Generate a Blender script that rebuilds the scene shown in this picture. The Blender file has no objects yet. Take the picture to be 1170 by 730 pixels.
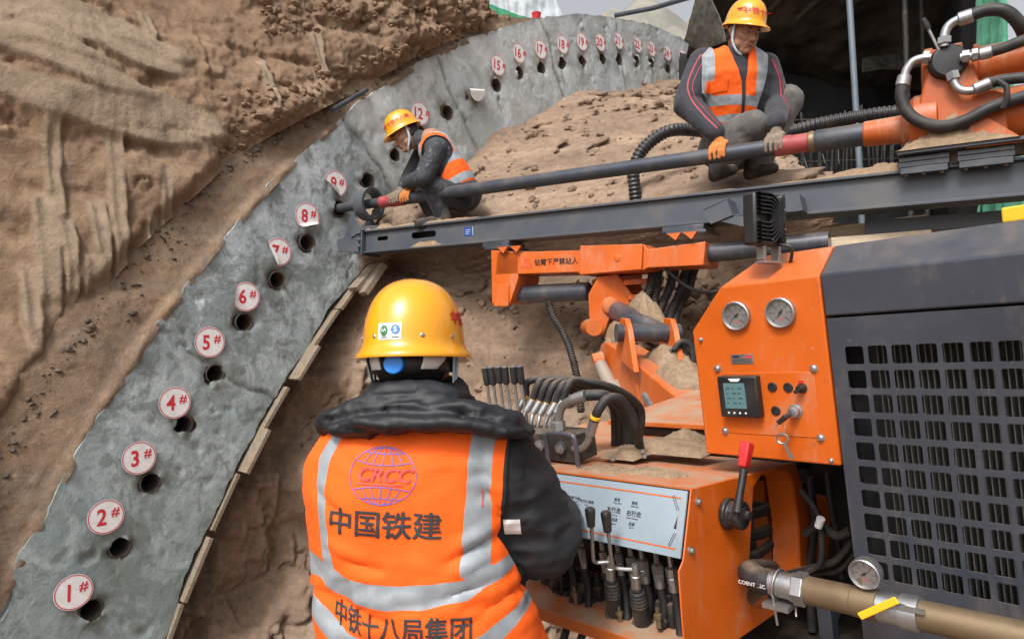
import bpy, bmesh, math, random
import numpy as np
from mathutils import Vector, Matrix
from mathutils.bvhtree import BVHTree

random.seed(7)
R = math.radians
SC = bpy.context.scene
COL = SC.collection

# ---------------------------------------------------------------- camera
FPX = 795.0                                    # focal length in photo pixels (photo is 1170 x 730)
_p, _r = R(1.42), R(0.81)
_cp, _sp, _c, _s = math.cos(_p), math.sin(_p), math.cos(_r), math.sin(_r)
FW = np.array([0, _cp, _sp])
_U0 = np.array([0, -_sp, _cp]); _X0 = np.array([1.0, 0, 0])
RT = _X0 * _c - _U0 * _s
UP = _U0 * _c + _X0 * _s
cam_d = bpy.data.cameras.new('camera')
cam = bpy.data.objects.new('camera', cam_d); COL.objects.link(cam)
cam_d.sensor_width = 36; cam_d.lens = FPX / 1170 * 36
cam_d.clip_start = 0.05; cam_d.clip_end = 600
cam.matrix_world = Matrix(((RT[0], UP[0], -FW[0], 0), (RT[1], UP[1], -FW[1], 0), (RT[2], UP[2], -FW[2], 0), (0, 0, 0, 1)))
SC.camera = cam

# ---------------------------------------------------------------- light
SUN_EL, SUN_AZ = 50.0, -152.0                  # azimuth measured from +Y towards +X
w = bpy.data.worlds.new('World'); SC.world = w; w.use_nodes = True
nt = w.node_tree; bg = nt.nodes['Background']
sky = nt.nodes.new('ShaderNodeTexSky'); sky.sky_type = 'NISHITA'; sky.sun_disc = False
sky.sun_elevation = R(SUN_EL); sky.sun_rotation = R(SUN_AZ)
sky.air_density = 1.0; sky.dust_density = 6.0; sky.ozone_density = 1.0
hs = nt.nodes.new('ShaderNodeHueSaturation'); hs.inputs['Saturation'].default_value = 0.18
nt.links.new(sky.outputs[0], hs.inputs['Color']); nt.links.new(hs.outputs[0], bg.inputs['Color'])
bg.inputs['Strength'].default_value = 0.125
sl = bpy.data.lights.new('sun', 'SUN'); sl.energy = 1.5; sl.angle = R(11); sl.color = (1.0, 0.95, 0.88)
so = bpy.data.objects.new('sun', sl); COL.objects.link(so)
_d = Vector((math.sin(R(SUN_AZ)) * math.cos(R(SUN_EL)), math.cos(R(SUN_AZ)) * math.cos(R(SUN_EL)), math.sin(R(SUN_EL))))
so.rotation_euler = _d.to_track_quat('Z', 'Y').to_euler(); so.location = (-6, -8, 14)
vs = SC.view_settings; vs.view_transform = 'Standard'; vs.look = 'None'; vs.exposure = 0.70; vs.gamma = 1.0
vs.use_curve_mapping = False

# ---------------------------------------------------------------- geometry helpers
def V3(*a): return np.array(a, float)
def nrm(v): v = np.asarray(v, float); return v / np.linalg.norm(v)
def ray(px, py): return FW + RT * ((px - 585) / FPX) - UP * ((py - 365) / FPX)
def at(px, py, d): return ray(px, py) * d
def onplane(px, py, P0, n):
    d = ray(px, py); return d * (np.dot(P0, n) / np.dot(d, n))

class Frame:
    def __init__(s, o, x, y, z): s.o, s.x, s.y, s.z = [np.asarray(k, float) for k in (o, x, y, z)]
    def p(s, x, y, z): return s.o + s.x * x + s.y * y + s.z * z
    def v(s, x, y, z): return s.x * x + s.y * y + s.z * z
    def inv(s, P): q = np.asarray(P, float) - s.o; return np.stack([q @ s.x, q @ s.y, q @ s.z], -1)
    def pxy(s, px, py, y):                     # where the sight line meets this frame's plane Y = y
        P = onplane(px, py, s.o + s.y * y, s.y); q = P - s.o
        return float(q @ s.x), float(q @ s.z)
    def sub(s, x, y, z): return Frame(s.p(x, y, z), s.x, s.y, s.z)

def frame_z(o, z, xhint=(1, 0, 0)):
    z = nrm(z); x = np.asarray(xhint, float); x = x - z * (x @ z)
    if np.linalg.norm(x) < 1e-4: x = np.array([0, 1.0, 0]); x = x - z * (x @ z)
    x = nrm(x); return Frame(o, x, np.cross(z, x), z)

WLOC = {}
def wloc(o): return WLOC.get(o.name, np.zeros(3)) if o is not None else np.zeros(3)

def link_mesh(name, verts, faces, mats, parent=None, fm=None, smooth=35, attrs=None, origin=None):
    verts = np.asarray(verts, float)
    if origin is None: origin = verts.mean(0)
    me = bpy.data.meshes.new(name)
    me.from_pydata((verts - origin).tolist(), [], [list(map(int, f)) for f in faces])
    if not isinstance(mats, (list, tuple)): mats = [mats]
    for m in mats: me.materials.append(m)
    if fm is not None: me.polygons.foreach_set('material_index', np.asarray(fm, dtype=np.int32))
    if attrs:
        for k, a in attrs.items():
            at_ = me.attributes.new(k, 'FLOAT', 'POINT'); at_.data.foreach_set('value', np.asarray(a, dtype=np.float32))
    if smooth:
        me.polygons.foreach_set('use_smooth', np.ones(len(me.polygons), dtype=bool))
        if smooth < 180: me.set_sharp_from_angle(angle=R(smooth))
    me.update()
    o = bpy.data.objects.new(name, me); COL.objects.link(o)
    if parent is not None: o.parent = parent
    o.location = tuple(origin - wloc(parent))
    WLOC[o.name] = np.asarray(origin, float)
    return o

def tag(o, label=None, cat=None, group=None, kind=None):
    if label: o['label'] = label
    if cat: o['category'] = cat
    if group: o['group'] = group
    if kind: o['kind'] = kind
    return o

def thing(name, loc, label, cat, group=None):
    o = bpy.data.objects.new(name, None); COL.objects.link(o); o.location = tuple(loc); o.empty_display_size = 0.1
    WLOC[o.name] = np.asarray(loc, float)
    return tag(o, label, cat, group)

class MB:
    def __init__(s): s.v = []; s.f = []; s.m = []; s.n = 0
    def add(s, vs, fs, mi=0):
        vs = np.asarray(vs, float)
        s.v.append(vs)
        for f in fs: s.f.append([int(i) + s.n for i in f]); s.m.append(mi)
        s.n += len(vs); return s
    def box(s, fr, x0, x1, y0, y1, z0, z1, mi=0):
        vs = [fr.p(x, y, z) for x in (x0, x1) for y in (y0, y1) for z in (z0, z1)]
        return s.add(vs, [(0, 1, 3, 2), (4, 6, 7, 5), (0, 4, 5, 1), (2, 3, 7, 6), (0, 2, 6, 4), (1, 5, 7, 3)], mi)
    def prism(s, poly, vec, mi=0):
        poly = np.asarray(poly, float); n = len(poly); vec = np.asarray(vec, float)
        nn = np.zeros(3)
        for i in range(n): nn += np.cross(poly[i], poly[(i + 1) % n])
        if nn @ vec > 0: poly = poly[::-1]
        fs = [list(range(n)), list(range(2 * n - 1, n - 1, -1))]
        for i in range(n): j = (i + 1) % n; fs.append((i, i + n, j + n, j))
        return s.add(np.vstack([poly, poly + vec]), fs, mi)
    def tube(s, pts, r, n=12, caps=True, mi=0):
        pts = [np.asarray(p, float) for p in pts]; m = len(pts)
        rr = [r] * m if np.isscalar(r) else list(r)
        T = []
        for i in range(m):
            a = pts[max(i - 1, 0)]; b = pts[min(i + 1, m - 1)]
            d = b - a
            T.append(nrm(d) if np.linalg.norm(d) > 1e-9 else (T[-1] if T else V3(0, 0, 1)))
        x = np.array([0, 0, 1.0]) if abs(T[0][2]) < .9 else np.array([1.0, 0, 0])
        vs = []
        for i in range(m):
            x = x - T[i] * (x @ T[i]); x = nrm(x); y = np.cross(T[i], x)
            for k in range(n):
                a = 2 * math.pi * k / n; vs.append(pts[i] + (x * math.cos(a) + y * math.sin(a)) * rr[i])
        fs = []
        for i in range(m - 1):
            for k in range(n):
                k2 = (k + 1) % n; fs.append((i * n + k, i * n + k2, (i + 1) * n + k2, (i + 1) * n + k))
        if caps: fs.append(list(range(n - 1, -1, -1))); fs.append([(m - 1) * n + k for k in range(n)])
        return s.add(vs, fs, mi)
    def cyl(s, a, b, r0, r1=None, n=20, mi=0):
        return s.tube([a, b], [r0, r0 if r1 is None else r1], n, True, mi)
    def lathe(s, fr, prof, n=24, mi=0, caps=True):   # prof: (radius, height) along fr.z
        vs = []
        for (r, h) in prof:
            for k in range(n):
                a = 2 * math.pi * k / n; vs.append(fr.p(r * math.cos(a), r * math.sin(a), h))
        fs = []
        m = len(prof)
        for i in range(m - 1):
            for k in range(n):
                k2 = (k + 1) % n; fs.append((i * n + k, i * n + k2, (i + 1) * n + k2, (i + 1) * n + k))
        if caps and prof[0][0] > 1e-6: fs.append(list(range(n - 1, -1, -1)))
        if caps and prof[-1][0] > 1e-6: fs.append([(m - 1) * n + k for k in range(n)])
        return s.add(vs, fs, mi)
    def ell(s, fr, rx, ry, rz, nu=20, nv=12, mi=0):
        prof = []
        vs = []
        for i in range(nv + 1):
            t = math.pi * i / nv
            for k in range(nu):
                a = 2 * math.pi * k / nu
                vs.append(fr.p(rx * math.sin(t) * math.cos(a), ry * math.sin(t) * math.sin(a), -rz * math.cos(t)))
        fs = []
        for i in range(nv):
            for k in range(nu):
                k2 = (k + 1) % nu; fs.append((i * nu + k, i * nu + k2, (i + 1) * nu + k2, (i + 1) * nu + k))
        return s.add(vs, fs, mi)
    def build(s, name, mats, parent=None, smooth=35, bevel=0, seg=2, origin=None):
        o = link_mesh(name, np.vstack(s.v), s.f, mats, parent, s.m, smooth, origin=origin)
        bm = bmesh.new(); bm.from_mesh(o.data); bmesh.ops.remove_doubles(bm, verts=bm.verts, dist=1e-6)
        bmesh.ops.recalc_face_normals(bm, faces=bm.faces); bm.to_mesh(o.data); bm.free()
        if bevel:
            b = o.modifiers.new('bevel', 'BEVEL'); b.width = bevel; b.segments = seg; b.limit_method = 'ANGLE'; b.angle_limit = R(40)
            b.harden_normals = False
        return o

WF = Frame((0, 0, 0), (1, 0, 0), (0, 1, 0), (0, 0, 1))

def smooth_path(pts, n=10):                     # Catmull-Rom through the points
    P = [np.asarray(p, float) for p in pts]; P = [2 * P[0] - P[1]] + P + [2 * P[-1] - P[-2]]
    out = []
    for i in range(1, len(P) - 2):
        for k in range(n):
            t = k / n
            out.append(.5 * (2 * P[i] + (P[i + 1] - P[i - 1]) * t + (2 * P[i - 1] - 5 * P[i] + 4 * P[i + 1] - P[i + 2]) * t * t + (-P[i - 1] + 3 * P[i] - 3 * P[i + 1] + P[i + 2]) * t ** 3))
    out.append(P[-2]); return out

def _hash(ix, iy, iz, seed):
    h = (ix.astype(np.int64) * 374761393 + iy.astype(np.int64) * 668265263 + iz.astype(np.int64) * 2147483647 + seed * 1274126177) & 0xffffffff
    h = ((h ^ (h >> 13)) * 1274126177) & 0xffffffff
    h = ((h ^ (h >> 16)) * 2246822519) & 0xffffffff
    return ((h ^ (h >> 15)) & 0xffffff) / float(0xffffff)
def vnoise(P, seed=0):                          # value noise, about -1..1
    P = np.asarray(P, float); i = np.floor(P); f = P - i; f = f * f * f * (f * (f * 6 - 15) + 10)
    i = i.astype(np.int64); r = 0
    for dx in (0, 1):
        wx = f[:, 0] if dx else 1 - f[:, 0]
        for dy in (0, 1):
            wy = f[:, 1] if dy else 1 - f[:, 1]
            for dz in (0, 1):
                wz = f[:, 2] if dz else 1 - f[:, 2]
                r = r + wx * wy * wz * _hash(i[:, 0] + dx, i[:, 1] + dy, i[:, 2] + dz, seed)
    return r * 2 - 1
def fbm(P, sc, octs=4, seed=0, gain=.5, ridged=False):
    P = np.asarray(P, float) * sc; a = 1.0; r = 0; tot = 0
    for o in range(octs):
        n = vnoise(P, seed + o * 17)
        if ridged: n = 1 - 2 * np.abs(n)
        r = r + n * a; tot += a; a *= gain; P = P * 2.03 + 11.3
    return r / tot
def sstep(a, b, x): t = np.clip((x - a) / (b - a), 0, 1); return t * t * (3 - 2 * t)

def grid_faces(nu, nv):                         # vertices ordered i*nv+j
    i, j = np.meshgrid(np.arange(nu - 1), np.arange(nv - 1), indexing='ij'); a = (i * nv + j).ravel()
    return np.stack([a, a + nv, a + nv + 1, a + 1], -1)

def vert_normals(V, T):
    n = np.cross(V[T[:, 1]] - V[T[:, 0]], V[T[:, 2]] - V[T[:, 0]]); N = np.zeros_like(V)
    for k in range(3): np.add.at(N, T[:, k], n)
    return N / np.maximum(np.linalg.norm(N, axis=1), 1e-12)[:, None]

def clip(V, T, g):                              # keep the side g > 0 of a triangle mesh, with a clean cut
    V = list(V); g = list(g); par = {}; out = []
    extra = []
    def cut(a, b):
        k = (min(a, b), max(a, b))
        if k not in par:
            t = g[a] / (g[a] - g[b]); V.append(V[a] * (1 - t) + V[b] * t); g.append(0.0); par[k] = len(V) - 1; extra.append((a, b, t))
        return par[k]
    for t in T:
        s = [g[i] > 0 for i in t]
        if all(s): out.append(list(t)); continue
        if not any(s): continue
        poly = []
        for i in range(3):
            a, b = t[i], t[(i + 1) % 3]
            if g[a] > 0: poly.append(a)
            if (g[a] > 0) != (g[b] > 0): poly.append(cut(a, b))
        for i in range(1, len(poly) - 1): out.append([poly[0], poly[i], poly[i + 1]])
    V = np.array(V); out = np.array(out, dtype=int)
    used = np.unique(out); m = -np.ones(len(V), int); m[used] = np.arange(len(used))
    return V[used], m[out], used, extra

def remesh(prims, voxel, smooth_it=4, fac=.5):
    """One continuous skin grown over overlapping capsules, ellipsoids and lofts; returns verts, triangles."""
    mb = MB()
    for q in prims:
        if q[0] == 'cap':
            a, b, r0, r1 = [np.asarray(k, float) if i < 2 else k for i, k in enumerate(q[1:5])]
            d = b - a; L = np.linalg.norm(d); d = d / max(L, 1e-9)
            pts, rs = [], []
            for k in range(7): t = math.pi / 2 * k / 6; pts.append(a - d * r0 * math.cos(t)); rs.append(max(r0 * math.sin(t), 1e-4))
            for k in range(7): t = math.pi / 2 * k / 6; pts.append(b + d * r1 * math.sin(t)); rs.append(max(r1 * math.cos(t), 1e-4))
            mb.tube(pts, rs, 14)
        elif q[0] == 'ell': mb.ell(q[1], q[2], q[3], q[4])
        elif q[0] == 'loft':                    # rings: (centre, x half vector, y half vector)
            vs = []; n = 28
            for (c, hx, hy) in q[1]:
                for k in range(n):
                    a = 2 * math.pi * k / n; ca, sa = math.cos(a), math.sin(a)
                    e = 0.92
                    vs.append(c + np.asarray(hx) * math.copysign(abs(ca) ** e, ca) + np.asarray(hy) * math.copysign(abs(sa) ** e, sa))
            m = len(q[1]); fs = []
            for i in range(m - 1):
                for k in range(n):
                    k2 = (k + 1) % n; fs.append((i * n + k, i * n + k2, (i + 1) * n + k2, (i + 1) * n + k))
            fs.append(list(range(n - 1, -1, -1))); fs.append([(m - 1) * n + k for k in range(n)])
            mb.add(vs, fs)
    me = bpy.data.meshes.new('tmp'); me.from_pydata(np.vstack(mb.v).tolist(), [], mb.f)
    bm = bmesh.new(); bm.from_mesh(me); bmesh.ops.recalc_face_normals(bm, faces=bm.faces); bm.to_mesh(me); bm.free()
    o = bpy.data.objects.new('tmp', me); COL.objects.link(o)
    m = o.modifiers.new('r', 'REMESH'); m.mode = 'VOXEL'; m.voxel_size = voxel
    if smooth_it: s_ = o.modifiers.new('s', 'SMOOTH'); s_.iterations = smooth_it; s_.factor = fac
    t_ = o.modifiers.new('t', 'TRIANGULATE')
    dg = bpy.context.evaluated_depsgraph_get(); ev = o.evaluated_get(dg); m2 = ev.to_mesh()
    V = np.empty(len(m2.vertices) * 3); m2.vertices.foreach_get('co', V); V = V.reshape(-1, 3)
    T = np.empty(len(m2.polygons) * 3, dtype=np.int32); m2.polygons.foreach_get('vertices', T); T = T.reshape(-1, 3)
    ev.to_mesh_clear(); bpy.data.objects.remove(o); bpy.data.meshes.remove(me)
    return V.copy(), T.astype(int).copy()

def wrinkle(V, T, amp, sc, seed=0, stretch=(1, 1, 1)):
    N = vert_normals(V, T)
    n = fbm(V * np.asarray(stretch), sc, 3, seed, .5, True)
    n2 = fbm(V, sc * .4, 2, seed + 5)
    return V + N * ((n * .6 + n2 * .6) * amp)[:, None]

def bvh_of(V, T): return BVHTree.FromPolygons([Vector(v) for v in V], [list(map(int, t)) for t in T])

def bold_layers(s, size, cell, wgt=.012, shear=0.0):
    """Heavier lettering: four copies nudged apart, each a hair above the last."""
    V, F = text_geo(s, size, 0, shear, cell)
    return [(V + np.array([dx, dy]) * size * wgt, F, .0004 * k) for k, (dx, dy) in enumerate(((-1, -1), (1, -1), (-1, 1), (1, 1)))]
def text_geo(s, size=1.0, bold=0.0, shear=0.0, cell=None, align='CENTER'):
    """Flat lettering: 2-D points centred on 0,0 and triangles."""
    cu = bpy.data.curves.new('txt', 'FONT'); cu.body = s; cu.size = size; cu.offset = bold * size; cu.shear = shear
    cu.align_x = align; cu.align_y = 'CENTER'; cu.resolution_u = 3
    o = bpy.data.objects.new('txt', cu); COL.objects.link(o)
    dg = bpy.context.evaluated_depsgraph_get(); ev = o.evaluated_get(dg); me = ev.to_mesh()
    bm = bmesh.new(); bm.from_mesh(me); ev.to_mesh_clear()
    bpy.data.objects.remove(o); bpy.data.curves.remove(cu)
    if cell and len(bm.verts):
        xs = [v.co.x for v in bm.verts]; ys = [v.co.y for v in bm.verts]
        for k in range(int(math.floor(min(xs) / cell)), int(math.ceil(max(xs) / cell)) + 1):
            bmesh.ops.bisect_plane(bm, geom=bm.verts[:] + bm.edges[:] + bm.faces[:], plane_co=(k * cell, 0, 0), plane_no=(1, 0, 0))
        for k in range(int(math.floor(min(ys) / cell)), int(math.ceil(max(ys) / cell)) + 1):
            bmesh.ops.bisect_plane(bm, geom=bm.verts[:] + bm.edges[:] + bm.faces[:], plane_co=(0, k * cell, 0), plane_no=(0, 1, 0))
    bmesh.ops.triangulate(bm, faces=bm.faces)
    bm.verts.index_update()
    V = np.array([v.co[:2] for v in bm.verts]).reshape(-1, 2); F = [[v.index for v in f.verts] for f in bm.faces]
    bm.free(); return V, F

def strip2d(pts, wd, closed=False):             # a flat line of given width through 2-D points
    pts = np.asarray(pts, float); n = len(pts); L = []
    for i in range(n):
        a = pts[(i - 1) % n] if (closed or i > 0) else pts[i]; b = pts[(i + 1) % n] if (closed or i < n - 1) else pts[i]
        d = b - a; d = d / max(np.linalg.norm(d), 1e-9); q = np.array([-d[1], d[0]]) * wd / 2
        L += [pts[i] + q, pts[i] - q]
    F = []
    for i in range(n if closed else n - 1):
        j = (i + 1) % n; F.append((2 * i, 2 * i + 1, 2 * j + 1, 2 * j))
    return np.array(L), F

def wrap(V2, o, ex, ey, dr, bvh, off):          # lay flat lettering on a curved surface along direction dr
    out = []
    dr = nrm(dr)
    for x, y in V2:
        p = o + ex * x + ey * y - dr * .5
        h = bvh.ray_cast(Vector(p), Vector(dr))
        if h[0] is None: out.append(p + dr * .5)
        else: out.append(np.array(h[0]) - dr * off)
    return np.array(out)

# ---------------------------------------------------------------- materials
def newmat(name):
    m = bpy.data.materials.new(name); m.use_nodes = True
    return m, m.node_tree, m.node_tree.nodes['Principled BSDF']
def N(nt, t, **kw):
    n = nt.nodes.new(t)
    for k, v in kw.items(): setattr(n, k, v)
    return n
def noise_n(nt, sc, det=4, rough=.55, coord='Object', dist=0, stretch=None):
    tc = N(nt, 'ShaderNodeTexCoord'); n = N(nt, 'ShaderNodeTexNoise')
    n.inputs['Scale'].default_value = sc; n.inputs['Detail'].default_value = det; n.inputs['Roughness'].default_value = rough
    n.inputs['Distortion'].default_value = dist
    if stretch:
        mp = N(nt, 'ShaderNodeMapping'); mp.inputs['Scale'].default_value = stretch
        nt.links.new(tc.outputs[coord], mp.inputs[0]); nt.links.new(mp.outputs[0], n.inputs['Vector'])
    else: nt.links.new(tc.outputs[coord], n.inputs['Vector'])
    return n
def ramp(nt, src, stops, interp='LINEAR'):
    r = N(nt, 'ShaderNodeValToRGB'); r.color_ramp.interpolation = interp
    e = r.color_ramp.elements
    while len(e) < len(stops): e.new(.5)
    for k, (p, c) in enumerate(stops):
        e[k].position = p; e[k].color = (c, c, c, 1) if np.isscalar(c) else (*c, 1)
    nt.links.new(src, r.inputs[0]); return r
def mixc(nt, fac, a, b, mode='MIX'):
    m = N(nt, 'ShaderNodeMix', data_type='RGBA', blend_type=mode)
    for sock, v in ((m.inputs[0], fac), (m.inputs[6], a), (m.inputs[7], b)):
        if hasattr(v, 'links') or isinstance(v, bpy.types.NodeSocket): nt.links.new(v, sock)
        elif np.isscalar(v): sock.default_value = v
        else: sock.default_value = (*v, 1)
    return m.outputs[2]
def mth(nt, op, a, b=None, clampit=False):
    m = N(nt, 'ShaderNodeMath', operation=op, use_clamp=clampit)
    for i, v in enumerate((a, b)):
        if v is None: continue
        if isinstance(v, bpy.types.NodeSocket): nt.links.new(v, m.inputs[i])
        else: m.inputs[i].default_value = v
    return m.outputs[0]
def bump(nt, bs, hsrc, strength=.3, dist=.01):
    b = N(nt, 'ShaderNodeBump'); b.inputs['Strength'].default_value = strength; b.inputs['Distance'].default_value = dist
    nt.links.new(hsrc, b.inputs['Height']); nt.links.new(b.outputs[0], bs.inputs['Normal']); return b

def paint(name, col, rough=.4, dirt=.35, dust=.0, metal=0.0, sc=6, bmp=.05, coat=0.0, dirtcol=(.20, .15, .10), chips=0.0, smear=0.0):
    """Painted or coated surface with blotchy dirt, dust lying on faces that look up, fine scratches."""
    m, nt, b = newmat(name)
    n1 = noise_n(nt, sc, 6, .65); n2 = noise_n(nt, sc * 9, 3, .6)
    tone = ramp(nt, n1.outputs[0], [(.3, .82), (.7, 1.08)])
    c = mixc(nt, 1.0, col, tone.outputs[0], 'MULTIPLY')
    dm = ramp(nt, n1.outputs[0], [(.52, 0.0), (.78, dirt)])
    c = mixc(nt, dm.outputs[0], c, dirtcol)
    if chips:
        cm = ramp(nt, n2.outputs[0], [(.68, 0), (.72, chips)]); c = mixc(nt, cm.outputs[0], c, (.10, .07, .05))
    if smear:                                    # dried mud splashes and runs
        sm = ramp(nt, noise_n(nt, 5, 7, .75, dist=.5, stretch=(1.6, 1.6, .55)).outputs[0], [(.51, 0), (.64, smear)]); c = mixc(nt, sm.outputs[0], c, (.42, .32, .24))
        sp = ramp(nt, noise_n(nt, 70, 3, .5).outputs[0], [(.70, 0), (.74, smear * 1.3)]); c = mixc(nt, sp.outputs[0], c, (.36, .27, .2))
    if dust:
        g = N(nt, 'ShaderNodeNewGeometry'); sx = N(nt, 'ShaderNodeSeparateXYZ'); nt.links.new(g.outputs['Normal'], sx.inputs[0])
        up = ramp(nt, sx.outputs[2], [(.55, 0), (.95, 1)])
        dn = ramp(nt, noise_n(nt, sc * 1.7, 5, .7).outputs[0], [(.35, .1), (.62, 1)])
        f = mth(nt, 'MULTIPLY', mth(nt, 'MULTIPLY', up.outputs[0], dn.outputs[0]), dust)
        c = mixc(nt, f, c, (.36, .26, .18))
    nt.links.new(c, b.inputs['Base Color'])
    rr = ramp(nt, n1.outputs[0], [(.3, max(rough - .08, .03)), (.75, min(rough + .2, 1))])
    nt.links.new(rr.outputs[0], b.inputs['Roughness'])
    b.inputs['Metallic'].default_value = metal
    if coat: b.inputs['Coat Weight'].default_value = coat; b.inputs['Coat Roughness'].default_value = .12
    if bmp: bump(nt, b, n2.outputs[0], bmp, .002)
    return m

def flat(name, col, rough=.5, metal=0.0):
    m, nt, b = newmat(name)
    n1 = noise_n(nt, 30, 3)
    t = ramp(nt, n1.outputs[0], [(.3, .88), (.7, 1.05)])
    nt.links.new(mixc(nt, 1.0, col, t.outputs[0], 'MULTIPLY'), b.inputs['Base Color'])
    b.inputs['Roughness'].default_value = rough; b.inputs['Metallic'].default_value = metal
    return m

def cloth(name, col, rough=.85, sc=5, var=.25, weave=.15, dirtcol=None, dirt=.0, sheen=.1):
    m, nt, b = newmat(name)
    n1 = noise_n(nt, sc, 5, .6); n2 = noise_n(nt, 420, 2, .5)
    t = ramp(nt, n1.outputs[0], [(.3, 1 - var), (.7, 1 + var)])
    c = mixc(nt, 1.0, col, t.outputs[0], 'MULTIPLY')
    if dirt: c = mixc(nt, ramp(nt, noise_n(nt, sc * 2.5, 6, .7).outputs[0], [(.5, 0), (.7, dirt)]).outputs[0], c, dirtcol)
    nt.links.new(c, b.inputs['Base Color']); b.inputs['Roughness'].default_value = rough
    b.inputs['Sheen Weight'].default_value = sheen
    bump(nt, b, n2.outputs[0], weave, .001)
    return m

def soil_mat(name, c0, c1, c2, sc=1.2):
    m, nt, b = newmat(name)
    n1 = noise_n(nt, sc, 8, .65, dist=.4); n2 = noise_n(nt, sc * 9, 8, .7); n3 = noise_n(nt, sc * 45, 4, .6)
    st = noise_n(nt, sc * .8, 5, .6, stretch=(.35, .35, 3.2))
    c = mixc(nt, ramp(nt, n1.outputs[0], [(.35, 0), (.65, 1)]).outputs[0], c0, c1)
    c = mixc(nt, ramp(nt, st.outputs[0], [(.48, 0), (.62, .6)]).outputs[0], c, c2)
    sa = N(nt, 'ShaderNodeAttribute', attribute_name='scrape')   # smeared faces left by the bucket are paler
    c = mixc(nt, mth(nt, 'MULTIPLY', sa.outputs['Fac'], .75), c, (.29, .228, .165))
    t = ramp(nt, n2.outputs[0], [(.3, .66), (.72, 1.2)]); c = mixc(nt, 1.0, c, t.outputs[0], 'MULTIPLY')
    nt.links.new(c, b.inputs['Base Color']); b.inputs['Roughness'].default_value = .95
    b.inputs['Specular IOR Level'].default_value = .15
    h = mth(nt, 'ADD', n2.outputs[0], mth(nt, 'MULTIPLY', n3.outputs[0], .35))
    bump(nt, b, h, .55, .03)
    return m

M = {}
M['soil'] = soil_mat('soil', (.265, .176, .115), (.18, .118, .078), (.30, .215, .148))
M['soil_core'] = soil_mat('loose soil', (.315, .22, .155), (.20, .14, .102), (.365, .27, .198), 1.8)
M['mud'] = soil_mat('mud', (.12, .085, .06), (.08, .06, .045), (.15, .11, .08), 2.0)
M['crumb'] = soil_mat('grey mortar crumbs', (.15, .125, .10), (.10, .085, .07), (.20, .165, .13), 3)
M['mortar'] = soil_mat('mortar', (.265, .182, .122), (.18, .125, .088), (.235, .185, .142), 2.2)

def concrete_mat():
    m, nt, b = newmat('concrete')
    n1 = noise_n(nt, 1.3, 9, .7, dist=.6); n2 = noise_n(nt, 6, 9, .72, dist=.4); n3 = noise_n(nt, 45, 6, .65)
    n4 = noise_n(nt, 2.6, 8, .75, dist=1.6); n5 = noise_n(nt, 2.0, 8, .72, dist=.7); n6 = noise_n(nt, 22, 6, .7, dist=.5)
    c = mixc(nt, ramp(nt, n1.outputs[0], [(.40, 0), (.60, 1)]).outputs[0], (.25, .30, .312), (.42, .475, .50))
    c = mixc(nt, ramp(nt, n4.outputs[0], [(.49, 0), (.60, .85)]).outputs[0], c, (.57, .63, .66))      # laitance, pale trowel smears
    c = mixc(nt, ramp(nt, n5.outputs[0], [(.52, 0), (.58, .75)]).outputs[0], c, (.165, .19, .18))        # damp patches
    c = mixc(nt, ramp(nt, n2.outputs[0], [(.53, 0), (.61, .8)]).outputs[0], c, (.16, .18, .175))
    c = mixc(nt, ramp(nt, n6.outputs[0], [(.60, 0), (.68, .8)]).outputs[0], c, (.13, .14, .135))        # pits
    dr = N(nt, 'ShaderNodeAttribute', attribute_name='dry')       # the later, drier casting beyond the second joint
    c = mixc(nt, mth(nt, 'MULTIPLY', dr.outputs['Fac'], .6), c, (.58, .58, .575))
    hg = N(nt, 'ShaderNodeAttribute', attribute_name='low')       # damp greenish foot of the ring, plus pit dimness and vignette painted in
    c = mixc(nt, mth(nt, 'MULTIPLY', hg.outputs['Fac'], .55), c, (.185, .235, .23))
    hs_ = N(nt, 'ShaderNodeAttribute', attribute_name='stain')    # damp patches round the drill holes
    sn = ramp(nt, n2.outputs[0], [(.35, .15), (.55, 1)])
    c = mixc(nt, mth(nt, 'MULTIPLY', hs_.outputs['Fac'], sn.outputs[0]), c, (.12, .125, .11))
    nt.links.new(c, b.inputs['Base Color']); b.inputs['Roughness'].default_value = .85
    h = mth(nt, 'ADD', mth(nt, 'MULTIPLY', n2.outputs[0], 1.0), mth(nt, 'MULTIPLY', n6.outputs[0], .6)); h = mth(nt, 'ADD', h, mth(nt, 'MULTIPLY', n3.outputs[0], .3))
    bump(nt, b, h, .5, .015)
    return m
M['concrete'] = concrete_mat()
M['pipe_in'] = paint('rusty guide tube', (.07, .05, .04), .8, .5)
M['paper'] = flat('white sticker film', (.80, .79, .80), .45)
M['oldtarp'] = paint('dusty olive tarpaulin', (.13, .125, .10), .7, .5, .6, sc=3, bmp=.1)
M['rag'] = flat('pale plastic strip', (.20, .20, .19), .5)
M['red_ink'] = flat('red print', (.62, .03, .045), .5)
M['wood'] = None
def wood_mat(name, c0, c1, dirt):
    m, nt, b = newmat(name)
    g = noise_n(nt, 3, 6, .6, stretch=(1, 14, 14)); n2 = noise_n(nt, 6, 6, .7)
    c = mixc(nt, ramp(nt, g.outputs[0], [(.35, 0), (.65, 1)]).outputs[0], c0, c1)
    c = mixc(nt, ramp(nt, n2.outputs[0], [(.48, 0), (.66, dirt)]).outputs[0], c, (.22, .19, .16))
    nt.links.new(c, b.inputs['Base Color']); b.inputs['Roughness'].default_value = .85
    bump(nt, b, g.outputs[0], .3, .003); return m
M['wood'] = wood_mat('weathered formwork timber', (.27, .205, .14), (.17, .13, .09), .85)
M['board'] = wood_mat('pale board', (.62, .50, .36), (.48, .38, .27), .35)

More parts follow.
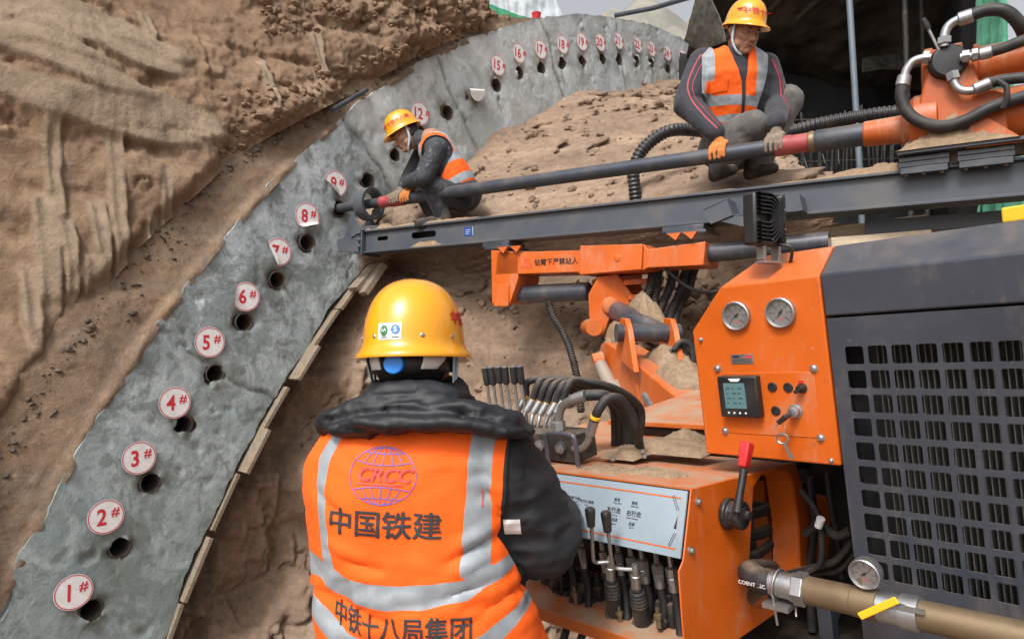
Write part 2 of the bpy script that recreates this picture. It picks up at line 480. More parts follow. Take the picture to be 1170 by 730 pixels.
M['orange'] = paint('orange rig paint', (.57, .104, .004), .42, .15, .4, sc=3, bmp=.04, coat=.08, chips=.35, smear=.30)
M['orange_old'] = paint('worn orange paint', (.44, .085, .008), .45, .4, .7, sc=6, bmp=.06, chips=.4, smear=.45)
M['orange_dusty'] = paint('dusty orange paint', (.52, .12, .018), .55, .7, 1.0, sc=5, bmp=.10, chips=.35, dirtcol=(.34, .22, .14))
M['grey'] = paint('slate grey rig paint', (.037, .044, .061), .30, .2, .25, sc=4, bmp=.03, coat=.35, chips=.2, smear=.10)
M['beam'] = paint('dark grey beam paint', (.060, .071, .090), .45, .35, .8, sc=3, bmp=.06, chips=.3)
M['steel'] = paint('bare pipe steel', (.065, .075, .095), .45, .45, .4, metal=.55, sc=5, bmp=.06, dirtcol=(.22, .17, .13))
M['zinc'] = paint('zinc plated steel', (.40, .41, .42), .40, .35, .2, metal=.9, sc=14, bmp=.03)
M['brass'] = paint('tarnished brass', (.20, .145, .085), .5, .6, .3, metal=.6, sc=12, bmp=.04)
M['rubber'] = paint('black hose rubber', (.018, .018, .020), .55, .3, .45, sc=10, bmp=.05)
M['black'] = paint('black plastic', (.014, .014, .016), .4, .1, .15, sc=12, bmp=.03)
M['dark'] = paint('oily black iron', (.02, .019, .018), .6, .5, .3, sc=14, bmp=.1)
M['red'] = paint('red grip', (.55, .02, .025), .35, .15, 0, sc=12)
M['redpaint'] = paint('red coupling paint', (.33, .045, .05), .5, .5, .3, sc=9, bmp=.08)
M['yellow'] = flat('yellow', (.85, .48, .02), .45)
M['panel'] = paint('brushed aluminium plate', (.30, .37, .43), .42, .12, 0, metal=.15, sc=5, bmp=.02)
M['white'] = flat('white', (.78, .78, .78), .5)
M['ink'] = flat('black print', (.015, .015, .018), .5)
M['sand'] = soil_mat('dry sand', (.33, .235, .155), (.27, .19, .125), (.38, .28, .19), 4)
M['helmet'] = paint('yellow helmet shell', (.80, .33, .003), .20, .03, 0, sc=5, bmp=.0, coat=.7)
M['blue'] = flat('blue plastic', (.02, .22, .75), .35)
M['strap'] = cloth('pale blue strap', (.42, .58, .68), .8)
M['skin'] = paint('weathered skin', (.34, .17, .105), .55, .2, 0, sc=20, dirtcol=(.22, .11, .07))
M['eyeball'] = flat('eyeball', (.35, .32, .30), .4)
M['hair'] = flat('black hair', (.012, .011, .011), .7)
M['jacket'] = cloth('charcoal jacket', (.011, .0125, .0165), .75, 6, .35, .2, (.05, .045, .04), .3, sheen=0)
M['jacket_black'] = cloth('black quilted hood', (.0065, .0075, .011), .6, 6, .4, .15, sheen=0)
M['trousers'] = cloth('dusty grey trousers', (.095, .093, .092), .9, 6, .3, .2, (.25, .20, .15), .5)
M['trousers_dark'] = cloth('dark blue trousers', (.016, .020, .030), .9, 6, .3, .2, (.2, .16, .12), .3)
M['glove'] = cloth('orange work glove', (.50, .17, .035), .9, 20, .3, .3, (.2, .12, .07), .6)
M['glove_grey'] = cloth('grey knit glove', (.19, .15, .115), .95, 20, .3, .3, (.15, .12, .10), .6)
M['boot'] = paint('dusty work boot', (.03, .027, .025), .8, .7, .6, sc=10)

def vest_mat(name, base):
    m, nt, b = newmat(name)
    n1 = noise_n(nt, 7, 4); n2 = noise_n(nt, 900, 2)
    t = ramp(nt, n1.outputs[0], [(.3, .9), (.7, 1.06)])
    c = mixc(nt, 1.0, base, t.outputs[0], 'MULTIPLY')
    a = N(nt, 'ShaderNodeAttribute', attribute_name='band'); k = mth(nt, 'GREATER_THAN', a.outputs['Fac'], 0.0)
    g2 = ramp(nt, noise_n(nt, 16, 5, .6).outputs[0], [(.3, (.21, .235, .26)), (.7, (.35, .385, .42))])
    c = mixc(nt, k, c, g2.outputs[0])
    a2 = N(nt, 'ShaderNodeAttribute', attribute_name='piping'); k2 = mth(nt, 'GREATER_THAN', a2.outputs['Fac'], 0.0)
    c = mixc(nt, k2, c, (.015, .015, .018))
    nt.links.new(c, b.inputs['Base Color'])
    rr = mth(nt, 'SUBTRACT', .8, mth(nt, 'MULTIPLY', k, .38)); nt.links.new(rr, b.inputs['Roughness'])
    bump(nt, b, n2.outputs[0], .12, .0006)
    return m
M['vest'] = vest_mat('orange hi-vis fabric', (.90, .115, .002))

# ================================================================ SETTING
GZ = -1.66                                       # ground level below the eye
AZ = R(42.3)
AC = V3(2.81783645, 10.12015915, -4.94436749)    # centre of the arch circle
A = Frame(AC, (math.sin(AZ), math.cos(AZ), 0), (math.cos(AZ), -math.sin(AZ), 0), (0, 0, 1))   # x along the face, y = out of the face towards the rig, z up
R_IN, R_MID, R_OUT = 8.15, 8.642, 9.13
def apx(px, py, w=0.0): return A.pxy(px, py, w)  # u, v on the face
def pol(px, py, w=0.0):
    u, v = apx(px, py, w); return math.atan2(v, -u), math.hypot(u, v)
def afr(u, v, wv): return AC + np.outer(u, A.x) + np.outer(wv, A.y) + np.outer(v, A.z)

def ground():
    n = 120; e = np.linspace(-1, 1, n); e = np.sign(e) * np.abs(e) ** 2.2 * 120
    X, Y = np.meshgrid(e, e, indexing='ij'); P = np.stack([X.ravel(), Y.ravel() + 6, np.zeros(n * n)], -1)
    P[:, 2] = GZ + .05 * fbm(P, .7, 4, 3) - .02 - .7 * sstep(2.6, 3.8, P[:, 1] - .35 * P[:, 0])
    tag(link_mesh('ground', P, grid_faces(n, n), M['soil_core'], smooth=180), kind='structure')
ground()

HOLES = {1: (105, 697), 2: (138, 625), 3: (173, 552), 4: (210, 486), 5: (247, 427), 6: (280, 368), 7: (318, 320), 8: (352, 277), 9: (388, 238), 10: (421, 206),
         11: (451, 177), 12: (481, 152), 13: (512, 128), 14: (541, 111), 15: (568, 97), 16: (594, 83), 17: (619, 77), 18: (643, 71.5), 19: (666, 70), 20: (689, 67),
         21: (708, 67), 22: (728, 69), 23: (745, 72), 24: (764, 79), 25: (783, 87)}
HUV = {k: apx(*v) for k, v in HOLES.items()}

def arch():
    root = thing('concrete_arch', A.p(-6.5, 0, 3.3), 'grey cast concrete arch ring pierced by a row of numbered drill holes', 'arch')
    th = np.radians(np.concatenate([np.arange(-6, 17, 1.0), np.arange(17, 95, .13), np.arange(95, 176, 1.0)]))
    rh = np.linspace(R_IN, R_OUT, 54)
    TH, RH = np.meshgrid(th, rh, indexing='ij'); TH = TH.ravel(); RH = RH.ravel()
    u = -RH * np.cos(TH); v = RH * np.sin(TH)
    q = np.stack([u, v, np.zeros_like(u)], -1)
    # ragged edges, trowelled surface, three casting joints
    edge = np.minimum(RH - R_IN, R_OUT - RH)
    rr = (fbm(q, 3.5, 5, 21, .65) * .042 - np.maximum(fbm(q, 4, 3, 22) - .35, 0) * .12) * np.exp(-edge / .05)
    u2 = u * (1 + rr / RH); v2 = v * (1 + rr / RH)
    wv = fbm(q, 1.4, 3, 5) * .012 + fbm(q, 6, 4, 8, .6) * .005 - np.maximum(fbm(q, 9, 3, 9, .6) - .40, 0) * .05 + fbm(q, 26, 2, 10) * .0015
    joint = np.zeros(len(u))
    for tj in (33.5, 47.5, 55.5, 66.5, 76):
        d = np.abs(TH - R(tj) - .004 * vnoise(q * 6, 4)) * RH; wv = wv - .018 * np.exp(-(d / .014) ** 2); joint = np.maximum(joint, .75 * np.exp(-(d / .03) ** 2))
    g = np.full(len(u), 9.0); stain = np.zeros(len(u)); wob = fbm(q, 14, 3, 30)
    for k, (hu, hv) in HUV.items():
        d = np.hypot(u - hu, v - hv)
        rad = .066 * (1 + (.45 if k in (4, 5, 11, 14) else .14) * wob * 2)
        g = np.minimum(g, d - rad)
        stain = np.maximum(stain, np.exp(-np.maximum(d - .05, 0) / .09) * (1.0 if k < 15 else .55))
        drop = hv - v; stain = np.maximum(stain, .8 * np.exp(-((u - hu + .03 * np.sin(9 * v + k)) / (.028 + .012 * (k % 3))) ** 2) * sstep(.02, .06, drop) * sstep(.22 + .07 * (k % 4), .08, drop))
        wv = wv - .035 * np.exp(-np.maximum(d - .06, 0) / .022) * (.6 + 2 * wob)
    stain = np.maximum.reduce([stain, np.exp(-np.maximum(edge, 0) / .04) * .6, joint])
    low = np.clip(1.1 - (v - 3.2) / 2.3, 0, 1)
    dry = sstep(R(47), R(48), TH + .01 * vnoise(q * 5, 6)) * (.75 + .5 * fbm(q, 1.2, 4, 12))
    V = np.stack([u2, wv, v2], -1)
    Fq = grid_faces(len(th), len(rh)); T = np.vstack([Fq[:, [0, 2, 1]], Fq[:, [0, 3, 2]]])
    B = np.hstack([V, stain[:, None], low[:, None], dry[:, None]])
    B, T, _, _ = clip(B, T, g)
    P = afr(B[:, 0], B[:, 2], B[:, 1])
    # soffit and extrados: the ring is 0.6 m thick
    nt_ = len(th); ii = np.arange(nt_) * len(rh); jj = ii + len(rh) - 1
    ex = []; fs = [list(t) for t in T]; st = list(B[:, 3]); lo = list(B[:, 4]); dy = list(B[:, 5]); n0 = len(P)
    for idx, sgn in ((ii, 1), (jj, -1)):
        a = afr(u2[idx], v2[idx], wv[idx]); b = afr(u2[idx], v2[idx], wv[idx] - .6)
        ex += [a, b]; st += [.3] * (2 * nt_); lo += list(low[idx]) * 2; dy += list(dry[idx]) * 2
        for k in range(nt_ - 1):
            f = (n0 + k, n0 + k + 1, n0 + nt_ + k + 1, n0 + nt_ + k); fs.append(f if sgn > 0 else f[::-1])
        n0 += 2 * nt_
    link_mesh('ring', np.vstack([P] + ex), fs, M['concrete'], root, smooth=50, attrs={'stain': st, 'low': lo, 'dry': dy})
    for k, (hu, hv) in HUV.items():              # steel guide tubes cast into the holes
        mb = MB(); fr = frame_z(A.p(hu, -.012, hv), -A.y)
        mb.lathe(fr, [(.067, 0), (.060, -.002), (.058, .01), (.058, .5), (.0001, .5)], 28, caps=False)
        mb.lathe(fr, [(.067, 0), (.067, .5)], 28, caps=False)
        mb.build('guide_tube', M['pipe_in'], root)
    # mortar skirt on the back of the ring
    pts = [(0, 512), (40, 440), (96, 365), (162, 281), (218, 228), (274, 177), (324, 147), (400, 109), (485, 60), (542, 40), (600, 28)]
    tw = sorted((pol(x, y, -.1)[0], max(pol(x, y, -.1)[1] - R_OUT, .02)) for x, y in pts)
    return root, [t[0] for t in tw], [t[1] for t in tw]
ARCH, SK_T, SK_W = arch()

def skirt():
    th = np.radians(np.arange(-4, 100, .25)); ss = np.linspace(0, 1, 30)
    TH, S = np.meshgrid(th, ss, indexing='ij'); TH = TH.ravel(); S = S.ravel()
    wd = np.interp(TH, SK_T, SK_W) * sstep(R(70), R(62), TH) + .11 * sstep(R(67), R(60), TH) + .035; s = S * wd - .03
    RH = R_OUT + s; u = -RH * np.cos(TH); v = RH * np.sin(TH); q = np.stack([u, v, 0 * u], -1)
    rough = np.clip((R(52) - TH) / R(20), .25, 1)
    wv = -.03 + .05 * sstep(.05, -.005, s) * sstep(R(64), R(58), TH) * (.6 + 1.2 * fbm(q, 6, 3, 46)) - .28 * np.maximum(s, 0) + fbm(q, 5, 5, 40) * .022 * rough + np.maximum(fbm(q, 3.3, 4, 43), 0) * .06 * rough * S + fbm(q, 18, 3, 44) * .008
    o = link_mesh('mortar_skirt', afr(u, v, wv), grid_faces(len(th), len(ss))[:, ::-1], M['mortar'], ARCH, smooth=180)
    Fq = grid_faces(len(th), len(ss)); return bvh_of(afr(u, v, wv), np.vstack([Fq[:, [0, 1, 2]], Fq[:, [0, 2, 3]]]))
SKIRT = skirt()

def crest_line():
    (u0, v0), (u1, v1) = apx(516, -4, -.15), apx(600, 30, -.15)
    return u0, v0, (v1 - v0) / (u1 - u0)
CU, CV, CS = crest_line()

def soil_bank():
    th = np.radians(np.concatenate([np.arange(-6, 12, 1.0), np.arange(12, 78, .10)])); ss = np.concatenate([np.arange(0, 3.4, .016), np.arange(3.4, 9, .12)])
    TH, S = np.meshgrid(th, ss, indexing='ij'); TH = TH.ravel(); S = S.ravel()
    wd = np.interp(TH, SK_T, SK_W); RH = R_OUT + wd + S
    u = -RH * np.cos(TH); v = RH * np.sin(TH); q = np.stack([u, v, 0 * u], -1)
    wv = -.05 - .28 * wd - .30 * S + .10 * sstep(0, .12, S)
    up = sstep(2.0, 3.6, v - 3.0 - .35 * (u + 8))           # 0 near the foot, 1 high up
    # broad bench steps, overhanging lips, then the broken surface
    lay = v + .35 * fbm(q, .7, 3, 50) + .16 * u
    ph = (lay / .42) % 1.0
    wv = wv + fbm(q, .55, 3, 51) * .30 + fbm(q, 1.5, 3, 53) * .10
    step = .085 * (ph ** 2.0) * (1 - sstep(.55, 1.0, ph)) * 1.6 * (.25 + .75 * sstep(-.15, .35, fbm(q, .8, 3, 52)))
    rough = .30 + .55 * sstep(-.05, .25, fbm(q, .9, 3, 55)) + 1.5 * sstep(-6.9, -5.2, u)
    hi = step + fbm(q, 3.2, 5, 58, .6) * .055 * rough - np.maximum(fbm(q, 2.6, 4, 56, .55, True) - .25, 0) * .12 * rough + fbm(q, 8, 5, 54, .6) * .050 * rough + fbm(q, 24, 3, 57, .6) * .018 * rough
    crack = np.exp(-(fbm(q * np.array([.55, 1, 1.7]), 1.7, 5, 64, .6) / .022) ** 2) * sstep(-.1, .15, fbm(q, 1.1, 2, 65))
    scr = np.zeros(len(u)); lift = np.zeros(len(u)); cor = np.zeros(len(u))
    # smooth grooves left by the excavator's bucket teeth
    for (x, y0, y1, wpx) in ((50, 128, 300, 17), (112, 155, 325, 16), (162, 205, 290, 12), (38, 232, 350, 24), (93, 238, 330, 18), (60, 250, 330, 14), (20, 310, 380, 18), (84, 300, 365, 18), (150, 255, 315, 14), (160, 15, 60, 12), (275, 85, 160, 9), (332, 50, 130, 9)):
        ua, va = apx(x, y0, -.5); ub, vb = apx(x + 3, y1, -.5); uw = abs(apx(x + wpx, y0, -.5)[0] - ua)
        t = np.clip((va - v) / (va - vb), 0, 1); uc = ua + (ub - ua) * t
        m = .92 * sstep(uw * .66, uw * .42, np.abs(u - uc) + .015 * fbm(q, 9, 2, 59)) * sstep(va + .03, va - .01, v + .05 * fbm(q, 8, 2, 62)) * sstep(vb - .25, vb + .1, v + .25 * fbm(q, 5, 3, 60))
        cor = cor * (1 - m) + (.018 - .010 * np.cos((u - uc) / uw * 6.0) + .05 * t) * m; scr = np.maximum(scr, m)
    # scraped flat patches (upper left)
    for (x, y, rx, ry) in ((40, 40, .75, .20), (115, 62, .6, .16), (30, 74, .55, .14), (125, 88, .4, .13), (60, 140, .9, .14), (150, 150, .5, .18), (70, 105, .5, .10)):
        cu, cv = apx(x, y, -.8); d = np.hypot((u - cu) / rx, (v - cv + .22 * (u - cu)) / ry) + .45 * fbm(q, 2.2, 3, 61)
        m = sstep(1.05, .72, d); cor = cor * (1 - m) + (.03 - .015 * (v - cv) / ry) * m; scr = np.maximum(scr, m)
    wv = wv + hi * (1 - scr) + (cor + .004 * fbm(q * np.array([6, 1, .4]), 6, 2, 63)) * scr - crack * .028 * (1 - .6 * scr)
    P = np.stack([u, wv, v, scr], -1); Fq = grid_faces(len(th), len(ss)); T = np.vstack([Fq[:, [0, 1, 2]], Fq[:, [0, 2, 3]]])
    P, T, _, _ = clip(P, T, CV + CS * (P[:, 0] - CU) + .04 * fbm(P[:, :3], 4, 3, 66) - P[:, 2])
    o = link_mesh('soil_bank', afr(P[:, 0], P[:, 2], P[:, 1]), T[:, ::-1], M['soil'], smooth=180, attrs={'scrape': P[:, 3]})
    tag(o, kind='structure')
    return bvh_of(afr(P[:, 0], P[:, 2], P[:, 1]), T)
BANK = soil_bank()

def core():
    """Unexcavated soil core under the arch: distance from the arch face as a smooth surface through measured points."""
    ctl = []
    for x, y in ((538, 185), (554, 169), (596, 146), (619, 131), (642, 115), (696, 106), (735, 100), (773, 92), (800, 92)): ctl.append((*apx(x, y), 0.0))
    for x, y in ((560, 130), (650, 85), (740, 70), (800, 65)): ctl.append((*apx(x, y), -.4))
    for x, y, wv in ((185, 760, -.25), (230, 690, -.2), (270, 600, -.25), (300, 520, -.22), (350, 430, -.22), (400, 350, -.2), (440, 300, -.12), (300, 700, -.12), (350, 600, -.05), (400, 500, 0), (430, 420, .0), (470, 320, .05), (430, 640, .2), (480, 215, .0)):
        ctl.append((*apx(x, y, wv), wv))
    for x, y, d in ((495, 262, 5.3), (545, 245, 5.25), (600, 235, 5.2), (560, 205, 6.0), (640, 170, 6.3), (700, 160, 6.2), (760, 130, 6.5), (700, 215, 4.95), (770, 212, 4.6), (845, 208, 4.15), (800, 190, 4.6), (925, 190, 4.3), (900, 215, 4.0), (1000, 228, 4.4), (1100, 260, 4.6),
                    (550, 330, 5.05), (600, 420, 4.7), (520, 560, 4.75), (700, 420, 4.45), (760, 330, 4.6), (690, 330, 4.85), (690, 500, 4.4), (640, 540, 4.5), (830, 290, 4.45), (900, 300, 4.3), (950, 400, 4.3), (800, 600, 4.3), (1100, 500, 4.2), (600, 700, 4.55)):
        u, wv, v = A.inv(at(x, y, d)); ctl.append((u, v, wv))
    ctl = np.array(ctl); pu = ctl[:, :2]
    K = lambda r: np.sqrt(r * r + .15 ** 2)
    D = np.linalg.norm(pu[:, None] - pu[None], axis=-1)
    n = len(pu); Amat = np.zeros((n + 3, n + 3)); Amat[:n, :n] = K(D) - .06 * np.eye(n); Amat[:n, n] = 1; Amat[:n, n + 1:] = pu; Amat[n, :n] = 1; Amat[n + 1:, :n] = pu.T
    c = np.linalg.solve(Amat, np.concatenate([ctl[:, 2], [0, 0, 0]]))
    def fw(u, v):
        q = np.stack([u, v], -1); out = c[n] + q @ c[n + 1:]
        for i in range(n): out = out + c[i] * K(np.hypot(u - pu[i, 0], v - pu[i, 1]))
        return out
    us = np.concatenate([np.arange(-8.4, 2.4, .02), np.arange(2.4, 6, .1)]); vv = np.arange(2.3, 8.6, .02)
    U, Vv = np.meshgrid(us, vv, indexing='ij'); U = U.ravel(); Vv = Vv.ravel()
    w0 = fw(U, Vv); q = np.stack([U, Vv, w0], -1)
    face = sstep(6.2, 5.6, Vv + .12 * U + .8)                 # the cut face below, the loose slope above
    amp = sstep(0.0, .25, np.abs(w0) + .06)
    slabs = fbm(q * np.array([1, 1, 1]), 3.0, 5, 71, .6, True); cl = np.floor(fbm(q, 4.5, 3, 85) * 7) / 7
    w1 = w0 + amp * ((1 - face) * (slabs * .10 + cl * .17 + fbm(q, 8, 5, 72, .65) * .12 + fbm(q, 17, 3, 77, .6) * .035) + face * (fbm(q, 1.3, 4, 73) * .26 - np.maximum(fbm(q * np.array([1.3, .38, 1]), 2.6, 4, 74, .6, True) - .05, 0) * .24 + fbm(q, 5, 5, 75, .65) * .075)) + fbm(q, 22, 3, 76) * .016
    w1 = w1 - .07 * face * np.exp(-(fbm(q * np.array([1.5, .5, 1]), 1.6, 5, 89, .6) / .022) ** 2)
    chunky = sstep(-2.6, -1.2, U) * face                       # broken rocky face at the right, under the feed beam
    ck = np.floor(fbm(q * np.array([1, 1.3, 1]), 3.0, 3, 86) * 6 + .3 * fbm(q, 9, 2, 87)) / 6
    w1 = w1 + chunky * (ck * .35 + fbm(q, 7, 4, 79, .6, True) * .07)
    P = afr(U, Vv, w1)
    Fq = grid_faces(len(us), len(vv)); T = np.vstack([Fq[:, [0, 1, 2]], Fq[:, [0, 2, 3]]])
    (ue, we, ve), (uf, wf) = A.inv(at(948, 190, 4.3)), (.95, 0.0)
    gcut = ((uf - ue) * (w1 - we) - (wf - we) * (U - ue)) / math.hypot(uf - ue, wf - we)
    gcut = gcut * (1 if ((uf - ue) * (0 - we) - (wf - we) * (-5 - ue)) > 0 else -1)
    gcut = np.where(Vv < A.inv(at(948, 262, 4.3))[2], 1.0, gcut + .12 * fbm(q, 4, 3, 88))
    P, T, _, _ = clip(P, T, gcut)
    tag(link_mesh('soil_core', P, T[:, ::-1], M['soil_core'], smooth=180), kind='structure')
    return bvh_of(P, T)
CORE = core()

def clods():
    """Loose crumbs of soil lying on the core's slope, on the bank's lip and on the mortar skirt."""
    base = bmesh.new(); bmesh.ops.create_icosphere(base, subdivisions=2, radius=1); bv = np.array([v.co[:] for v in base.verts]); bf = [[v.index for v in f.verts] for f in base.faces]; base.free()
    rng = np.random.RandomState(3)
    def scatter(name, bvh, spots, mat, label=None):
        mb = MB()
        for (px, py, r) in spots:
            h = bvh.ray_cast(Vector((0, 0, 0)), Vector(nrm(ray(px, py))))
            if h[0] is None: continue
            s = r * (.5 + rng.rand() * 1.0); sc = np.array([1, .75 + .5 * rng.rand(), .6 + .4 * rng.rand()]) * s
            vv = bv * (1 + .32 * vnoise(bv * 1.6 + rng.rand() * 50, 2)[:, None] + .12 * vnoise(bv * 4 + 9, 3)[:, None])
            a = rng.rand() * 6.3; rot = np.array([[math.cos(a), -math.sin(a), 0], [math.sin(a), math.cos(a), 0], [0, 0, 1]])
            mb.add((vv * sc) @ rot.T + np.array(h[0]) + np.array([0, 0, s * .15]), bf)
        o = mb.build(name, mat, smooth=50); tag(o, kind='stuff')
    sp = []
    for _ in range(230):
        x = rng.uniform(545, 800); y = rng.uniform(95, 240); sp.append((x, y, .006 + .03 * rng.rand() ** 4))
    for _ in range(90): sp.append((rng.uniform(700, 830), rng.uniform(290, 420), .012 + .05 * rng.rand() ** 2))
    for _ in range(160): sp.append((rng.uniform(430, 680), rng.uniform(290, 460), .006 + .02 * rng.rand() ** 2))
    scatter('soil_clods', CORE, sp, M['soil_core'])
    sp = []
    for _ in range(420):
        t = rng.rand(); x = 250 + 350 * t; y = 175 - 150 * t + rng.uniform(-60, 6) * (1 - .6 * t); sp.append((x, y, .007 + .03 * rng.rand() ** 3))
    for _ in range(150): sp.append((rng.uniform(300, 590), rng.uniform(0, 40), .01 + .035 * rng.rand() ** 3))
    scatter('soil_crumbs', BANK, sp, M['soil'])
    sp = []; ox = [0, 40, 96, 162, 218, 274, 324, 400, 485]; oy = [512, 440, 365, 281, 228, 177, 147, 109, 60]
    for _ in range(300):
        x = rng.uniform(0, 480); y = np.interp(x, ox, oy) + abs(rng.normal(0, 1)) * (26 if x < 230 else 9); sp.append((x, y,   .004 + .018 * rng.rand() ** 3))
    scatter('mortar_crumbs', SKIRT, sp, M['crumb'])
clods()

def hills():
    nx, ny = 120, 90
    X, Y = np.meshgrid(np.linspace(-6, 16, nx), np.linspace(10.6, 30, ny), indexing='ij'); X = X.ravel(); Y = Y.ravel(); q = np.stack([X, Y, 0 * X], -1)
    z = 2.6 + 0 * X
    for (px, py, d, rx, ry, h) in ((731, -4, 13.5, 1.0, 1.6, 3.0), (700, 14, 13.0, 1.0, 1.5, 2.5), (792, 22, 14.0, 1.0, 2.0, 2.4), (820, 26, 13.5, 1.6, 2.0, 2.4)):
        c = at(px, py, d); z = np.maximum(z, c[2] - h * (np.hypot((X - c[0]) / rx, (Y - c[1]) / ry) / 1.9) ** 1.35)
    z = z + fbm(q, 1.6, 4, 80) * .12 + fbm(q, 6, 3, 81) * .04
    m, nt, b = newmat('dust net over soil')
    c = mixc(nt, ramp(nt, noise_n(nt, 1.5, 7, .7).outputs[0], [(.4, 0), (.6, 1)]).outputs[0], (.25, .235, .20), (.17, .165, .145))
    nt.links.new(c, b.inputs['Base Color']); b.inputs['Roughness'].default_value = .9
    bump(nt, b, noise_n(nt, 14, 5).outputs[0], .4, .03)
    tag(link_mesh('hill', np.stack([X, Y, z], -1), grid_faces(nx, ny), m, smooth=180), kind='structure')
hills()

# ---- number stickers
def disc_geo(r, rings=9, n=40):
    V = [(0, 0)]; F = []
    for i in range(1, rings + 1):
        for k in range(n): a = 2 * math.pi * k / n; V.append((r * i / rings * math.cos(a), r * i / rings * math.sin(a)))
    for k in range(n): F.append((0, 1 + k, 1 + (k + 1) % n))
    for i in range(rings - 1):
        for k in range(n):
            a = 1 + i * n + k; b = 1 + i * n + (k + 1) % n; F.append((a, a + n, b + n, b))
    return np.array(V), F
def sticker(num, px, py, label, curl=None, rot=0.0, r=.104, group='numbered stickers on the arch'):
    u, v = apx(px, py, .014)
    cr, sr = math.cos(rot), math.sin(rot)
    ex = A.x * cr + A.z * sr; ey = A.z * cr - A.x * sr
    def put(V2, lift):
        out = []
        for x, y in V2:
            h = lift; X, Y = x, y
            if curl:
                dx, dy, c0, rad = curl[:4]; s = x * dx + y * dy - c0
                if s > 0:
                    t = min(s / rad, curl[4] if len(curl) > 4 else 3.4); rest = s - t * rad
                    e = (rad - lift) * math.sin(t) + rest * math.cos(t); h = rad - (rad - lift) * math.cos(t) + rest * math.sin(t)
                    X = x - dx * s + dx * e; Y = y - dy * s + dy * e
            out.append(A.p(u, .014, v) + ex * X + ey * Y + A.y * (h + .0035 * math.sin(9 * x + num) ))
        return out
    mb = MB()
    V, F = disc_geo(r); mb.add(put(V, 0), F, 0)
    ring = [((r - .007) * math.cos(2 * math.pi * k / 64), (r - .007) * math.sin(2 * math.pi * k / 64)) for k in range(64)]
    V, F = strip2d(ring, .0055, True); mb.add(put(V, .0012), F, 1)
    V, F = text_geo(str(num), .13, .024, 0, .012); V = V * np.array([.88, 1.05]) + np.array([-.024, -.006]); mb.add(put(V, .0012), F, 1)
    V, F = text_geo('#', .078, .02, 0, .012); V = V + np.array([.016 + .036 * len(str(num)), .022]); mb.add(put(V, .0012), F, 1)
    o = mb.build('number_sticker', [M['paper'], M['red_ink']], smooth=0)
    tag(o, label, 'sticker', group)
STK = [(1, 84, 676, None, 'lowest sticker on the arch, reading 1# beside the bottom hole'), (2, 121, 590, None, 'round white sticker reading 2# in red'), (3, 159, 523, None, 'round white sticker reading 3# in red'),
       (4, 200, 460, None, 'round white sticker reading 4# in red above a broken edged hole'), (5, 240, 391, None, 'round white sticker reading 5# in red'),
       (6, 281, 339, (-.95, .1, .06, .03, 2.0), 'white sticker reading 6# with its left edge curling off'), (7, 318, 288, (-.88, -.48, .034, .022, 1.75), 'white sticker reading 7# half peeled and folded over'),
       (8, 351, 247, (.25, -.97, .045, .03, 2.2), 'white sticker reading 8# with its lower edge curling up'), (9, 384, 210, (-.6, -.8, .03, .03, 2.2), 'white sticker reading 9# peeling off above the drill pipe'),
       (12, 480, 130, None, 'white sticker reading 12# behind the yellow helmet'), (14, 541, 98, (-.25, .97, -.06, .022), 'peeled sticker hanging folded with its blank white back showing'),
       (15, 569, 75, None, 'white sticker reading 15#, first one right of the folded sticker'), (16, 593, 61, None, 'white sticker reading 16# on the upper arch'), (17, 618, 56.5, None, 'white sticker reading 17# on the upper arch'),
       (18, 643, 51, None, 'white sticker reading 18# near the crown of the arch'), (19, 665, 48, None, 'white sticker reading 19# near the crown of the arch'), (20, 686, 49, None, 'white sticker reading 20# at the crown of the arch'),
       (21, 707, 47, None, 'white sticker reading 21# at the crown of the arch'), (22, 729, 51.5, None, 'white sticker reading 22# right of the crown'), (23, 745, 56, None, 'white sticker reading 23# right of the crown'),
       (24, 763, 61, None, 'white sticker reading 24# near the crouching man in the striped jacket'), (25, 780, 65, None, 'white sticker reading 25#, rightmost, partly behind the crouching man')]
for n_, x_, y_, c_, l_ in STK: sticker(n_, x_, y_, l_, c_, rot=random.uniform(-.05, .05))

